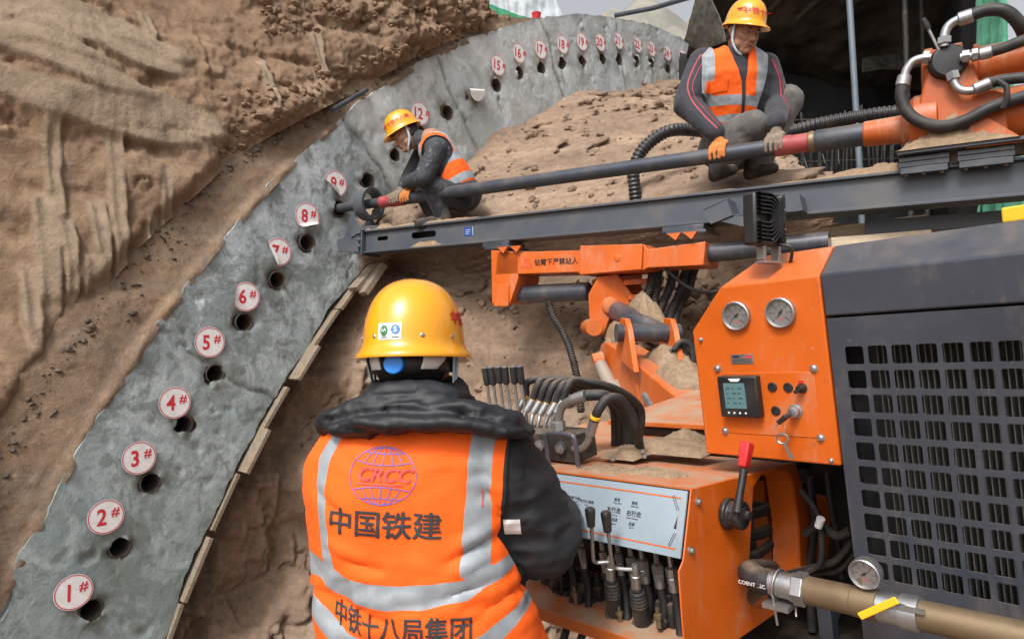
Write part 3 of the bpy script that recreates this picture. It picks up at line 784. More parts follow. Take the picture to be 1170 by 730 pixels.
# ---- formwork boards under the ring's inner edge
def boards():
    spots = [(18.5, .43, .07, 0), (22.0, .40, .03, 1), (25.0, .42, .05, 0), (28.2, .40, .02, 1), (30.9, .33, .12, 1), (33.2, .36, .05, -1), (36.0, .30, .13, 1), (38.2, .38, .06, 0), (40.9, .36, .08, 1), (43.4, .34, .05, -1)]
    lab = ['lowest weathered formwork board under the inner edge of the arch', 'second formwork board up the inner edge of the arch', 'third formwork board up the inner edge of the arch', 'fourth formwork board up the inner edge of the arch',
           'short formwork board sticking out below the middle of the leg', 'formwork board just above the lower sticking out one', 'widest sticking out formwork board level with sticker 5#', 'formwork board just above the widest sticking out one',
           'second formwork board from the top of the row', 'topmost formwork board of the row, near the feed beam']
    for (t, L, out, tw), lb in zip(spots, lab):
        th = R(t); er = A.v(-math.cos(th), 0, math.sin(th)); et = A.v(math.sin(th), 0, math.cos(th))
        et = nrm(et * 1.0 + er * .02 * tw + A.y * .015 * tw)
        fr = Frame(A.p(-8.118 * math.cos(th), 0, 8.118 * math.sin(th)), et, A.y, nrm(np.cross(et, A.y)))
        mb = MB(); mb.box(fr, -L / 2, L / 2, -.20, out, -.014, .014)
        o = mb.build('formwork_board', M['wood'], smooth=0, bevel=.003); tag(o, lb, 'board', 'formwork boards along the arch')
    for (a, b, lb) in (((404, 331, 5.45), (428, 304, 5.6), 'loose narrow batten leaning under the end of the feed beam, left of two'), ((415, 336, 5.4), (437, 303, 5.5), 'loose narrow batten leaning under the end of the feed beam, right of two')):
        p, q = at(*a), at(*b); d = nrm(q - p); fr = Frame(p, d, nrm(np.cross(A.z, d)), nrm(np.cross(d, np.cross(A.z, d))))
        mb = MB(); mb.box(fr, 0, np.linalg.norm(q - p), -.06, .06, -.022, .022); o = mb.build('batten', M['wood'], smooth=0, bevel=.002); tag(o, lb, 'batten', 'loose battens')
boards()

def stubs():
    pts = [(283, 181), (320, 175), (264, 230), (190, 279), (228, 273), (128, 353), (168, 351), (372, 121), (459, 77), (491, 60), (210, 235), (150, 330), (100, 425), (60, 480), (345, 160), (112, 400)]
    for i, (x, y) in enumerate(pts):
        u, v = apx(x, y, -.12); p = A.p(u, -.14, v); rng = random.Random(i)
        k = A.v(rng.uniform(-.6, .6), .8, rng.uniform(-.1, .6)); p1 = p + nrm(k) * .06; p2 = p1 + nrm(A.v(rng.uniform(-1, 1), .1, rng.uniform(-.3, .5))) * .05
        mb = MB(); mb.tube(smooth_path([p, p1, p2], 5), .006, 8); o = mb.build('rebar_stub', M['dark'], smooth=60)
        tag(o, 'short bent steel bar end sticking out of the brown mortar skirt', 'rebar', 'bar ends along the mortar skirt')
stubs()
mb = MB(); mb.cyl(at(380, 126, 5.35), at(419, 103, 5.75), .019); tag(mb.build('pipe_offcut', M['steel']), 'short grey pipe lying on the mortar skirt above the arch', 'pipe')
mb = MB(); _q = apx(613, 23, -.1); mb.lathe(frame_z(A.p(_q[0], -.1, _q[1] - .03), (0, 0, 1)), [(.035, 0), (.04, .02), (.05, .09), (.055, .1), (.05, .1), (.04, .03)], 18)
tag(mb.build('cup', M['red']), 'small red cup standing on the crown of the arch', 'cup')
mb = MB(); mb.tube([at(703, 18, 10.6), at(745, 10, 10.2), at(800, -6, 9.6)], .035, 10); tag(mb.build('scaffold_pole', M['steel']), 'dark pole slanting over the crown of the arch', 'pole')

def tarp():
    poly = [(500, -14), (522, 1), (560, 16), (604, 29), (622, 27.5), (640, 20), (657, 13), (640, -4), (632, -30), (500, -60)]
    uv = [apx(x, y, -.22) for x, y in poly]
    us = np.linspace(min(p[0] for p in uv) - .1, max(p[0] for p in uv) + .1, 130); vv = np.linspace(min(p[1] for p in uv) - .1, max(p[1] for p in uv) + .1, 100)
    U, Vv = np.meshgrid(us, vv, indexing='ij'); U = U.ravel(); Vv = Vv.ravel(); q = np.stack([U, Vv, 0 * U], -1)
    g = np.full(len(U), 9.0); n = len(uv)
    for i in (0, 1, 2, 3, 4, 5, 6, 7):
        (x0, y0), (x1, y1) = uv[i], uv[(i + 1) % n]; L = math.hypot(x1 - x0, y1 - y0)
        d = ((x1 - x0) * (Vv - y0) - (y1 - y0) * (U - x0)) / L
        if i in (3, 4): d = d + .03
        g = np.minimum(g, d)
    (hu, hv), (hu2, hv2) = uv[1], uv[3]; hem = hv + (hv2 - hv) / (hu2 - hu) * (U - hu)
    wv = -.22 - .12 * (Vv - hem) + fbm(q * np.array([1, .3, 1]), 3.0, 4, 90) * .07 + fbm(q, 9, 2, 92) * .012
    P = np.stack([U, wv, Vv, Vv - hem], -1)
    Fq = grid_faces(len(us), len(vv)); T = np.vstack([Fq[:, [0, 1, 2]], Fq[:, [0, 2, 3]]])
    P, T, _, _ = clip(P, T, g)
    m, nt, b = newmat('white tarpaulin with green hem')
    a = N(nt, 'ShaderNodeAttribute', attribute_name='hem'); k = mth(nt, 'LESS_THAN', a.outputs['Fac'], .075)
    c = mixc(nt, k, (.66, .72, .76), (.06, .36, .19)); nt.links.new(c, b.inputs['Base Color']); b.inputs['Roughness'].default_value = .5
    X = afr(P[:, 0], P[:, 2], P[:, 1])
    o = link_mesh('tarpaulin', X, T[:, ::-1], m, smooth=180, attrs={'hem': P[:, 3]})
    s = o.modifiers.new('thick', 'SOLIDIFY'); s.thickness = .006; s.offset = -1
    tag(o, 'white tarpaulin with a green hem spread above the soil bank', 'tarpaulin')
tarp()

# ---- dark tarpaulin shelter over the tunnel mouth on the right
def shelter():
    root = thing('tarpaulin_shelter', at(950, 250, 7.6), 'large dark tarpaulin shelter with a black interior behind the drill', 'shelter')
    m, nt, b = newmat('sooty brown tarpaulin')
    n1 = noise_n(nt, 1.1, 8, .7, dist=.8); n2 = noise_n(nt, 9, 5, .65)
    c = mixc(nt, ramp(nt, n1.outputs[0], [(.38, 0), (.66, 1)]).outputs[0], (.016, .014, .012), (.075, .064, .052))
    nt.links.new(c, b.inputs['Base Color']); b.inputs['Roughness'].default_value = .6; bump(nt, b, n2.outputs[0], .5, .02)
    blk = flat('black lining sheet', (.006, .006, .007), .8)
    def sheet(name, c00, c10, c01, c11, mat, amp, seed, nu=80, nv=60, sag=0.0, par=root, sc=2.2):
        s, t = np.meshgrid(np.linspace(0, 1, nu), np.linspace(0, 1, nv), indexing='ij'); s = s.ravel()[:, None]; t = t.ravel()[:, None]
        P = c00 * (1 - s) * (1 - t) + c10 * s * (1 - t) + c01 * (1 - s) * t + c11 * s * t
        n = nrm(np.cross(c10 - c00, c01 - c00))
        d = fbm(P, sc, 5, seed, .55) * amp + fbm(P, sc * .5, 3, seed + 3, .5, True) * amp * .7
        P = P + n * d[:, None]; P[:, 2] -= (np.sin(np.pi * s) * np.sin(np.pi * t) * sag)[:, 0]
        o = link_mesh(name, P, grid_faces(nu, nv), mat, par, smooth=180)
        k = o.modifiers.new('thick', 'SOLIDIFY'); k.thickness = .008
        return o
    # roof: low edge at the back left, rising towards the near right
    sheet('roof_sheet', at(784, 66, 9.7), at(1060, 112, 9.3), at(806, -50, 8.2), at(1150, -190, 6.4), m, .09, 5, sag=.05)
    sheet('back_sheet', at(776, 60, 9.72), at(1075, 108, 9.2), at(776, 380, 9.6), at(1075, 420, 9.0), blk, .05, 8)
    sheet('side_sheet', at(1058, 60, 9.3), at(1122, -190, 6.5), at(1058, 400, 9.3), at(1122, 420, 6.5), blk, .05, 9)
    sheet('left_flap', at(781, 47, 9.4), at(803, -30, 8.3), at(797, 60, 9.3), at(830, 48, 8.2), M['oldtarp'], .035, 12, 60, 60, sc=4)
    for k in range(4):
        f = k / 3; mb = MB(); mb.tube([at(800 + 85 * f, 60 + 14 * f, 9.5), at(880 + 150 * f, -40, 8.0 - .3 * f)], .045, 10); mb.build('beam', paint('sooty pole', (.05, .045, .04), .7, .4), root)
    sheet('hanging_sheet', at(985, 66, 8.8), at(1062, 55, 8.6), at(985, 82, 8.7), at(1062, 74, 8.5), m, .07, 15, 60, 30)
    for x, y0, y1, d in ((1052, -40, 300, 8.0), (1033, -30, 300, 7.6)):
        mb = MB(); mb.cyl(at(x, y0, d), at(x + 9, y1, d), .03); mb.build('post', M['dark'], root)
    # bar mat standing inside
    mb = MB(); rng = random.Random(4)
    for i in range(34):
        x = 905 + i * 4.6 + rng.uniform(-5, 5); d = 7.9 + rng.uniform(-.3, .3); mb.tube([at(x, 128 + rng.uniform(-10, 40), d), at(x + rng.uniform(-4, 4), 215, d)], .011, 6)
    for i in range(4): mb.tube([at(900, 138 + i * 16, 7.9), at(1062, 132 + i * 16, 7.8)], .010, 6)
    mb.build('bar_mat', paint('bar steel', (.022, .02, .018), .6, .5), root)
    rng = random.Random(9)
    for i in range(18):
        mb = MB()
        x = rng.uniform(905, 1050); y = rng.uniform(125, 200); p = at(x, y, 7.8); fr = frame_z(p, A.y + .3 * np.array([rng.random(), rng.random(), rng.random()]))
        mb.box(fr, -.012, .012 + rng.random() * .01, -.05 - rng.random() * .08, .05, -.002, .002); mb.build('plastic_strip', M['rag'], root, smooth=0)
    
shelter()

mb = MB(); mb.tube([at(967, -60, 5.6), at(982, 192, 5.6), at(985, 262, 5.6)], .024, 14)
tag(mb.build('steel_post', paint('blue grey steel', (.16, .20, .24), .45, .3, 0, .4)), 'thin blue grey steel post standing behind the feed beam', 'post')

def net():
    s, t = np.meshgrid(np.linspace(0, 1, 50), np.linspace(0, 1, 70), indexing='ij'); s = s.ravel()[:, None]; t = t.ravel()[:, None]
    P = at(1119, -70, 6.6) * (1 - s) * (1 - t) + at(1146, -70, 5.9) * s * (1 - t) + at(1122, 330, 6.6) * (1 - s) * t + at(1168, 330, 5.8) * s * t
    P = P + np.array([.2, -.9, 0]) * (.07 * np.sin(s * 24 + t * 3) + fbm(P, 3, 3, 95)[:, None] * .09)
    m = cloth('green safety net', (.07, .30, .18), .85, 8, .3, .3)
    o = link_mesh('safety_net', P, grid_faces(50, 70), m, smooth=180); k = o.modifiers.new('t', 'SOLIDIFY'); k.thickness = .006
    tag(o, 'green safety net hanging in folds behind the drill head', 'net')
net()
for k_, (a_, b_, d_, lb_) in enumerate((((845, 287), (985, 276), 3.75, 'pale timber board lying under the feed beam, lower of two'), ((860, 279), (985, 262), 3.95, 'pale timber board lying under the feed beam, upper of two'))):
    p_, q_ = at(*a_, d_), at(*b_, d_ - .25); dd_ = nrm(q_ - p_); fr_ = Frame(p_, dd_, nrm(np.cross(A.z, dd_)), nrm(np.cross(dd_, np.cross(A.z, dd_))))
    mb = MB(); mb.box(fr_, 0, np.linalg.norm(q_ - p_) + .3, -.02, .2, -.03, .03)
    tag(mb.build('timber_board', M['board'], smooth=0, bevel=.003), lb_, 'board', 'pale boards under the feed beam')

# ================================================================ DRILLING RIG
def hit(fr, px, py, ax, val):
    """Local point of a frame where the sight line through a measured pixel meets one of its coordinate planes."""
    n = (fr.x, fr.y, fr.z)[ax]; P = onplane(px, py, fr.o + n * val, n); return fr.inv(P)
def dirpx(x, y): return nrm(ray(x, y))
_a = dirpx(-160, 437)
_b = -(RT * .131 - UP * 1.0 + FW * .03); _b = nrm(_b - _a * (_a @ _b)); _c3 = np.cross(_a, _b)
K = Frame(at(893, 357, 1.45), -_a, _c3, _b)      # rig body: x back along the hood, y into the machine, z up
H9 = A.p(HUV[9][0], 0, HUV[9][1])
_bx = -dirpx(-610, 378); _by = nrm(np.cross((0, 0, 1), _bx)); B = Frame(H9, _bx, _by, np.cross(_bx, _by))   # feed beam: x along the drill string away from the arch

RIG = thing('drilling_rig', K.p(.5, .6, -1.9), 'orange and grey crawler drilling rig with its feed beam aimed at the arch', 'drilling rig')

def plate(outer, holes, fr, ax, val, th, mb, mi=0):
    """Sheet cut out in the plane ax = val of a frame; outlines are 2-D in the other two axes; th = thickness along ax."""
    def p3(q, t):
        c = [0, 0, 0]; c[ax] = val + t; o = [i for i in range(3) if i != ax]; c[o[0]], c[o[1]] = q; return fr.p(*c)
    bm = bmesh.new(); loops = [outer] + list(holes)
    for L in loops:
        vs = [bm.verts.new((q[0], q[1], 0)) for q in L]
        for i in range(len(vs)): bm.edges.new((vs[i], vs[(i + 1) % len(vs)]))
    bmesh.ops.triangle_fill(bm, use_beauty=True, use_dissolve=False, edges=bm.edges, normal=(0, 0, 1))
    bm.verts.index_update(); V2 = [tuple(v.co[:2]) for v in bm.verts]; F = [[v.index for v in f.verts] for f in bm.faces]; bm.free()
    n = len(V2); vs = [p3(q, 0) for q in V2] + [p3(q, th) for q in V2]
    fs = [f[::-1] for f in F] + [[i + n for i in f] for f in F]
    k = 0
    for L in loops:
        m = len(L)
        for i in range(m): j = (i + 1) % m; fs.append((k + i, k + j, k + j + n, k + i + n))
        k += m
    mb.add(vs, fs, mi)

def rrect(x0, x1, z0, z1, r, n=3):
    out = []
    for cx, cz, a0 in ((x1 - r, z1 - r, 0), (x0 + r, z1 - r, 90), (x0 + r, z0 + r, 180), (x1 - r, z0 + r, 270)):
        for k in range(n + 1): a = R(a0 + 90 * k / n); out.append((cx + r * math.cos(a), cz + r * math.sin(a)))
    return out

def loftp(mb, polys, mi=0, caps=True):
    n = len(polys[0]); vs = [v for p in polys for v in p]; fs = []
    for i in range(len(polys) - 1):
        for k in range(n): k2 = (k + 1) % n; fs.append((i * n + k, i * n + k2, (i + 1) * n + k2, (i + 1) * n + k))
    if caps: fs += [list(range(n - 1, -1, -1)), [(len(polys) - 1) * n + k for k in range(n)]]
    mb.add(vs, fs, mi)

# ---- engine hood and grille
kz = lambda x, y: hit(K, x, y, 1, 0.0)
XH = float(np.mean([kz(936, 314.5)[0], kz(956, 531)[0], kz(973.6, 631)[0], kz(985, 670)[0]]))
Z1 = kz(938, 314.5)[2]; DY = .085; Z2 = hit(K, 949, 282, 1, DY)[2]; ZS = kz(943, 364)[2]
Z1 = (Z1 + kz(1165, 288.6)[2]) / 2
ZB = -.82; XE = XH + 1.75; YB = 1.25
def hood():
    mb = MB()
    prof = [(0, ZS + .004), (0, Z1), (DY, Z2), (YB - DY, Z2), (YB, Z1), (YB, ZB), (YB - .03, ZB), (YB - .03, Z1 - .02), (DY + .02, Z2 - .025), (.025, Z1 - .012), (.025, ZS + .004)]
    loftp(mb, [[K.p(x, y, z) for y, z in prof] for x in (XH, XE)])
    h = mb.build('engine_hood', M['grey'], RIG, smooth=25, bevel=.004)
    # perforated side door
    c1 = kz(965, 396); cl = kz(1139.8, 389.6); pit = (cl[0] - c1[0]) / 6; r1 = kz(965, 396)[2]; r9 = kz(990.5, 614)[2] ; rp = (r1 - (kz(989, 586)[2])) / 7
    holes = []
    for i in range(24):
        for j in range(10):
            x0 = c1[0] + i * pit; z1_ = r1 - j * rp
            if x0 + pit > XE - .05: continue
            holes.append(rrect(x0, x0 + pit * .80, z1_ - rp * .75, z1_, .0045))
    mb = MB(); plate([(XH + .003, ZB), (XE, ZB), (XE, ZS), (XH + .003, ZS)], holes, K, 1, 0.0, .003, mb)
    d = mb.build('grille_door', M['grey'], h, smooth=25)
    mb = MB(); mb.box(K, XH + .004, XE - .02, .07, .075, ZB, ZS); mb.box(K, XH + .004, XH + .007, .004, .4, ZB, ZS); mb.build('inner_wall', M['black'], h, smooth=0)
    mb = MB()                                    # radiator fins behind the door
    x = c1[0] + pit * 1.02
    while x < XE - .06:
        mb.box(K, x, x + .0018, .042, .06, ZB + .1, r1 + .03); x += pit / 4.0
    mb.build('radiator', paint('radiator fins', (.15, .15, .145), .45, .4, 0, .5), h, smooth=0)
    mb = MB(); loftp(mb, [[K.p(XH + .004, y, z) for y, z in ((.05, Z1 - .05), (DY + .05, Z2 - .04), (YB - .06, Z2 - .04), (YB - .06, ZB), (.05, ZB))], [K.p(XH + .012, y, z) for y, z in ((.05, Z1 - .05), (DY + .05, Z2 - .04), (YB - .06, Z2 - .04), (YB - .06, ZB), (.05, ZB))]]); mb.build('bulkhead', M['black'], h, smooth=0)
    return h
HOOD = hood()

# ---- control cabinet
def cabinet():
    BL, L, UL, UR, BR = kz(807, 518), kz(791, 378), kz(823, 328), (XH - .002, 0, Z1), kz(956, 532)
    TL2 = hit(K, 873, 293, 1, DY)
    P0 = [(BL[0], BL[2]), (L[0], L[2]), (UL[0], UL[2]), (UR[0], Z1), (XH - .002, BR[2])]
    P1 = [(BL[0], BL[2]), (L[0], L[2]), (TL2[0], Z2), (UR[0], Z2), (XH - .002, BR[2])]
    mb = MB(); loftp(mb, [[K.p(x, 0, z) for x, z in P0], [K.p(x, DY, z) for x, z in P1], [K.p(x, .42, z) for x, z in P1]])
    c = mb.build('control_cabinet', M['orange'], RIG, smooth=20, bevel=.004, seg=3)
    def screw(px, py, r=.0065):
        q = kz(px, py); mb = MB(); fr = frame_z(K.p(q[0], 0, q[2]), -K.y); mb.lathe(fr, [(r * 1.35, -.001), (r * 1.35, .0015), (r, .002), (r, .005), (r * .7, .0065), (.0001, .0066)], 14); mb.build('bolt', M['zinc'], c)
    q0 = kz(826, 424); q1 = kz(936, 500)
    mb = MB(); plate(rrect(kz(827, 460)[0], kz(934, 460)[0], q1[2], q0[2] - .004, .012), [], K, 1, -.0016, .0026, mb); mb.build('instrument_plate', M['orange'], c, smooth=20, bevel=.0006)
    for p in ((820, 421), (930, 421), (829, 492), (938, 500), (801, 388), (950, 526)): screw(*p, r=.0062 if p[0] not in (801, 950) else .004)
    def gauge(fr, r, par, ang, name='gauge', stem=True):
        mb = MB()
        mb.lathe(fr, [(r * .8, -.02), (r * .98, -.012), (r, .002), (r, .010), (r * .93, .012), (r * .88, .010), (r * .86, .006)], 36, 0)
        mb.lathe(fr, [(r * .87, .0045), (r * .87, .0055), (.0001, .0056)], 36, 1)
        for k in range(25):
            a = R(225 - k * 11.25); L = .17 if k % 4 == 0 else .09
            e = fr.x * math.cos(a) + fr.y * math.sin(a); t = fr.x * -math.sin(a) + fr.y * math.cos(a); o = fr.o + fr.z * .0062; wd = r * (.018 if k % 4 else .03)
            i0, i1 = r * (.80 - L), r * .80
            mb.add([o + e * i0 - t * wd, o + e * i1 - t * wd, o + e * i1 + t * wd, o + e * i0 + t * wd], [(0, 1, 2, 3)], 2)
        for k in range(7):
            V, F = text_geo(str(k * 10), r * .17); a = R(225 - k * 45)
            mb.add([fr.p(x + r * .50 * math.cos(a), y + r * .50 * math.sin(a), .0062) for x, y in V], F, 2)
        V, F = text_geo('MPa', r * .2); mb.add([fr.p(x, y - r * .42, .0062) for x, y in V], F, 3)
        a = R(ang); e = fr.x * math.cos(a) + fr.y * math.sin(a); t = fr.x * -math.sin(a) + fr.y * math.cos(a); o = fr.o + fr.z * .0072
        mb.add([o - e * r * .25 - t * r * .05, o + e * r * .62, o - e * r * .25 + t * r * .05], [(0, 1, 2)], 2)
        mb.lathe(Frame(fr.o + fr.z * .0074, fr.x, fr.y, fr.z), [(r * .09, 0), (r * .09, .001), (.0001, .0012)], 14, 2)
        return mb.build(name, [M['zinc'], M['white'], M['ink'], M['red_ink']], par, smooth=40)
    GF = lambda q: Frame(K.p(q[0], 0, q[2]), K.x, K.z, -K.y)
    gauge(GF(kz(842.5, 360.5)), .0318, c, 215); gauge(GF(kz(893, 357)), .0318, c, 232)
    # nameplate
    q = kz(848, 410); mb = MB(); mb.box(K, q[0] - .026, q[0] + .026, -.0015, .0005, q[2] - .0105, q[2] + .0105, 0)
    mb.box(K, q[0] + .008, q[0] + .022, -.0019, -.0014, q[2] + .002, q[2] + .0075, 1)
    mb.box(K, q[0] - .022, q[0] - .006, -.0019, -.0014, q[2] + .003, q[2] + .0072, 2)
    for k in range(3): mb.box(K, q[0] - .022, q[0] + .022, -.0019, -.0014, q[2] - .0085 + k * .0035, q[2] - .0072 + k * .0035, 2)
    mb.build('rating_plate', [M['zinc'], M['red_ink'], M['ink']], c, smooth=0)
    # display
    a = kz(825, 429); b = kz(874, 475); x0, x1, z1, z0 = a[0], b[0], a[2], b[2]
    z1 = (kz(825, 429)[2] + kz(869, 427.5)[2]) / 2; z0 = (kz(829, 473.5)[2] + kz(874, 475.5)[2]) / 2; x0 = (a[0] + kz(829, 473)[0]) / 2; x1 = (kz(869, 428)[0] + kz(874, 475)[0]) / 2
    mb = MB(); mb.box(K, x0, x1, -.022, .0, z0, z1); d = mb.build('display', M['black'], c, smooth=20, bevel=.003)
    wd = x1 - x0; ht = z1 - z0
    m, nt, bs = newmat('lcd glass'); bs.inputs['Base Color'].default_value = (.10, .19, .20, 1); bs.inputs['Roughness'].default_value = .15
    mb = MB(); mb.box(K, x0 + wd * .16, x0 + wd * .70, -.0232, -.0215, z0 + ht * .22, z0 + ht * .84, 0)
    for k in range(4):
        for j in range(3):
            mb.box(K, x0 + wd * (.22 + .15 * j), x0 + wd * (.22 + .15 * j + .05 + .05 * ((k + j) % 2)), -.0237, -.0230, z0 + ht * (.34 + .12 * k), z0 + ht * (.37 + .12 * k), 1)
    mb.build('screen', [m, flat('lcd dots', (.04, .09, .10), .3)], d, smooth=0)
    mb = MB(); mb.prism([K.p(x0 + wd * f, -.0222, z0 + ht * g) for f, g in ((.30, .95), (.62, .95), (.56, .88), (.36, .88))], -K.y * .001); mb.build('badge', M['white'], d, smooth=0)
    for k in range(4):
        mb = MB(); mb.lathe(frame_z(K.p(x0 + wd * (.22 + .145 * k), -.022, z0 + ht * .11), -K.y), [(.0022, 0), (.0022, .0008), (.0001, .001)], 10); mb.build('key_pad', M['white'], d)
    for px, py in ((883, 442), (901, 442.5), (887, 469)):
        q = kz(px, py); mb = MB(); mb.lathe(frame_z(K.p(q[0], -.001, q[2]), -K.y), [(.0105, 0), (.0105, .002), (.0095, .0032), (.0001, .0036)], 20); mb.build('blanking_plug', M['black'], c)
    q = kz(917, 443); fr = frame_z(K.p(q[0], -.001, q[2]), -K.y, K.x); mb = MB()
    mb.lathe(fr, [(.0105, 0), (.0105, .004), (.008, .005), (.0075, .016), (.0001, .0165)], 20, 0); mb.box(Frame(fr.p(0, 0, .016), nrm(K.x + K.z * .8), K.y, nrm(K.z - K.x * .8)), -.011, .008, -.006, .001, -.0035, .0035, 0); mb.box(K, q[0] - .004, q[0] + .004, -.008, -.003, q[2] + .010, q[2] + .016, 1)
    mb.build('rotary_switch', [M['black'], M['red']], c)
    q = kz(910, 469); fr = frame_z(K.p(q[0], -.001, q[2]), nrm(-K.y), K.x); mb = MB()
    mb.lathe(fr, [(.0145, 0), (.0145, .003), (.011, .004), (.011, .017), (.0085, .018), (.0001, .0182)], 24, 0); mb.build('key_switch', M['zinc'], c)
    fr2 = Frame(fr.p(0, 0, .018), K.x, -K.y, K.z)
    mb = MB(); mb.box(Frame(K.p(q[0] - .004, -.036, q[2] - .004), nrm(K.x + .8 * K.z), -K.y, nrm(K.z - .8 * K.x)), -.020, .006, -.009, .016, -.0045, .0045)
    key = mb.build('ignition_key', M['black'], smooth=30, bevel=.002); tag(key, 'bunch of keys hanging from the ignition switch on the orange cabinet', 'keys')
    o = K.p(q[0] - .017, -.045, q[2] - .02)
    mb = MB(); mb.tube([o + K.x * .0105 * math.cos(t) + K.z * (.0105 * math.sin(t) - .010) + K.y * .002 * math.sin(t) for t in np.linspace(0, 6.283, 25)], .0009, 6); mb.build('key_ring', M['zinc'], key)
    ko = o - K.z * .022
    kf = Frame(ko, nrm(K.x * .94 + K.z * .3), -K.y, nrm(K.z * .94 - K.x * .3))
    mb = MB(); mb.tube([kf.p(.012 * math.cos(t), 0, -.008 + .010 * math.sin(t)) for t in np.linspace(0, 6.283, 25)], .0022, 6); mb.box(kf, -.003, .003, -.001, .001, -.052, -.018); mb.box(kf, .003, .007, -.001, .001, -.050, -.044); mb.box(kf, .003, .006, -.001, .001, -.041, -.037)
    mb.box(kf, -.0045, .0045, -.0014, .0014, -.02, -.016); mb.build('key_blade', M['zinc'], key, smooth=30)
    return c, gauge
CAB, mk_gauge = cabinet()

# ---- valve box (orange console with the aluminium lever plate)
ZT = kz(807, 518)[2] - .012
_q = hit(K, 790, 558, 2, ZT); XV, YV = _q[0], _q[1]
XL = XV - .95
def valve_box():
    ex = lambda x, y: hit(K, x, y, 0, XV)
    E = lambda L: [(ex(*p)[1], ex(*p)[2]) for p in L]
    outer = E([(790, 558), (781, 640), (776, 652), (783, 745), (840, 733), (883, 703), (926, 680), (930, 593), (917, 556), (909, 529)])
    hole = E([(861, 556), (869, 544), (886, 538), (899, 539), (906, 550), (913, 600), (915, 664), (876, 695), (862, 695), (854, 684)])
    mb = MB(); plate(outer, [hole[::-1]], K, 0, XV - .004, .004, mb)
    # top sheet follows the plate's upper edge
    y0, z0 = outer[0]; y1, z1 = outer[-1]
    T = [(y0, z0), (y1, z1)]
    mb2 = MB(); mb2.prism([K.p(XL, y0, z0), K.p(XV - .004, y0, z0), K.p(XV - .004, y1, z1), K.p(XL, y1, z1)], -K.z * .004)
    mb2.prism([K.p(XL, y1 + .001, z1), K.p(XV - .3, y1 + .001, z1), K.p(XV - .3, y1 + .35, z1 - .01), K.p(XL, y1 + .35, z1 - .01)], -K.z * .004)
    box = mb.build('valve_box', M['orange'], RIG, smooth=25, bevel=.002)
    mb2.build('top_sheet', M['orange_dusty'], box, smooth=25)
    (ya, za), (yb_, zb_) = outer[0], outer[1]
    # return edge beside the opening, bent inwards
    hl = [(y, z) for y, z in hole[3:7]]
    mb = MB()
    for i in range(len(hl) - 1):
        (p, q), (r, s) = hl[i], hl[i + 1]; mb.prism([K.p(XV - .004, p, q), K.p(XV - .004, r, s), K.p(XV - .07, r, s), K.p(XV - .07, p, q)], K.y * .004)
    mb.build('opening_flange', M['orange'], box, smooth=30)
    # aluminium lever plate on the leaning front
    d = nrm(V3(0, yb_ - ya, zb_ - za)); L = math.hypot(yb_ - ya, zb_ - za)
    F = Frame(K.p(XV - .006, ya, za), K.x, None or nrm(np.cross(K.v(0, d[1], d[2]), K.x)), -K.v(0, d[1], d[2]))  # x along, y into, z up the slope
    if F.y @ K.y < 0: F = Frame(F.o, F.x, -F.y, F.z)
    W = XV - XL - .01
    mb = MB(); mb.box(F, -W, -.001, -.002, .002, -L + .002, -.006, 0)
    V, Fc = strip2d([(-W + .02, -.022), (-.014, -.022), (-.014, -L + .018), (-W + .02, -L + .018)], .003, True); mb.add([F.p(x, -.0026, z) for x, z in V], Fc, 1)
    def txt(s, x, z, size, sh=0, rot=0, mi=2, bold=.01):
        V, Fc = text_geo(s, size, bold, sh); c, k = math.cos(rot), math.sin(rot)
        mb.add([F.p(x + p * c - q * k, -.0026, z + p * k + q * c) for p, q in V], Fc, mi)
    def ploc(px, py): q = F.inv(onplane(px, py, F.o, F.y)); return q[0], q[2]
    for s, px, py, sz in (('左行走', 702, 583, .013), ('右行走', 725, 587.5, .013), ('前进', 706, 571, .008), ('前进', 726, 575, .008), ('后退', 703, 594, .008), ('后退', 722.5, 599, .008)):
        x, z = ploc(px, py); txt(s, x, z, sz, bold=.02)
    for s, px, py, sz in (('FORWARD', 706, 575, .0045), ('FORWARD', 726, 579, .0045), ('LEFT TRAVEL', 701, 588.5, .0045), ('RIGHT TRAVEL', 723, 592.5, .0045), ('BACK', 702, 598.5, .0045), ('BACK', 722, 603, .0045), ('支腿 升降', 657, 569, .008), ('动力头 推进', 671, 573, .008), ('上 下', 660, 577, .007), ('OUTRIGGER', 657, 573, .0042), ('FEED', 671, 577, .0042)):
        x, z = ploc(px, py); txt(s, x, z, sz, bold=.015)
    # dial marks at the right of the plate: a double rule and two slanted captions
    for (a, b, s) in (((770, 566), (775.5, 583), 'IDLE'), ((775, 589), (772, 604), ''), ((772, 609), (765, 624), 'FULL')):
        p, q = ploc(*a), ploc(*b); n = np.array([q[0] - p[0], q[1] - p[1]]); ln = np.linalg.norm(n); n /= ln; t = np.array([-n[1], n[0]])
        if s:
            for o in (-.0022, .0022): V, Fc = strip2d([np.array(p) + t * o, np.array(q) + t * o], .0014); mb.add([F.p(x, -.0026, z) for x, z in V], Fc, 2)
        else: mb.add([F.p(*(np.array(p)[0] + n[0] * 0, -.0026, np.array(p)[1])), F.p(q[0] - t[0] * .003, -.0026, q[1] - t[1] * .003), F.p(q[0] + t[0] * .003, -.0026, q[1] + t[1] * .003)], [(0, 1, 2)], 2)
    mb.build('lever_plate', [M['panel'], M['orange'], M['ink']], box, smooth=0)
    for p in ((797, 573), (789, 628.5)):
        q = ex(*p); mb = MB(); mb.lathe(frame_z(K.p(XV, q[1], q[2]), K.x), [(.0085, 0), (.0085, .002), (.0062, .003), (.0062, .006), (.004, .008), (.0001, .0082)], 14); mb.build('bolt', M['zinc'], box)
    # bottom tray and dark back of the valve bay
    zb = outer[3][1]; yf = outer[2][0]
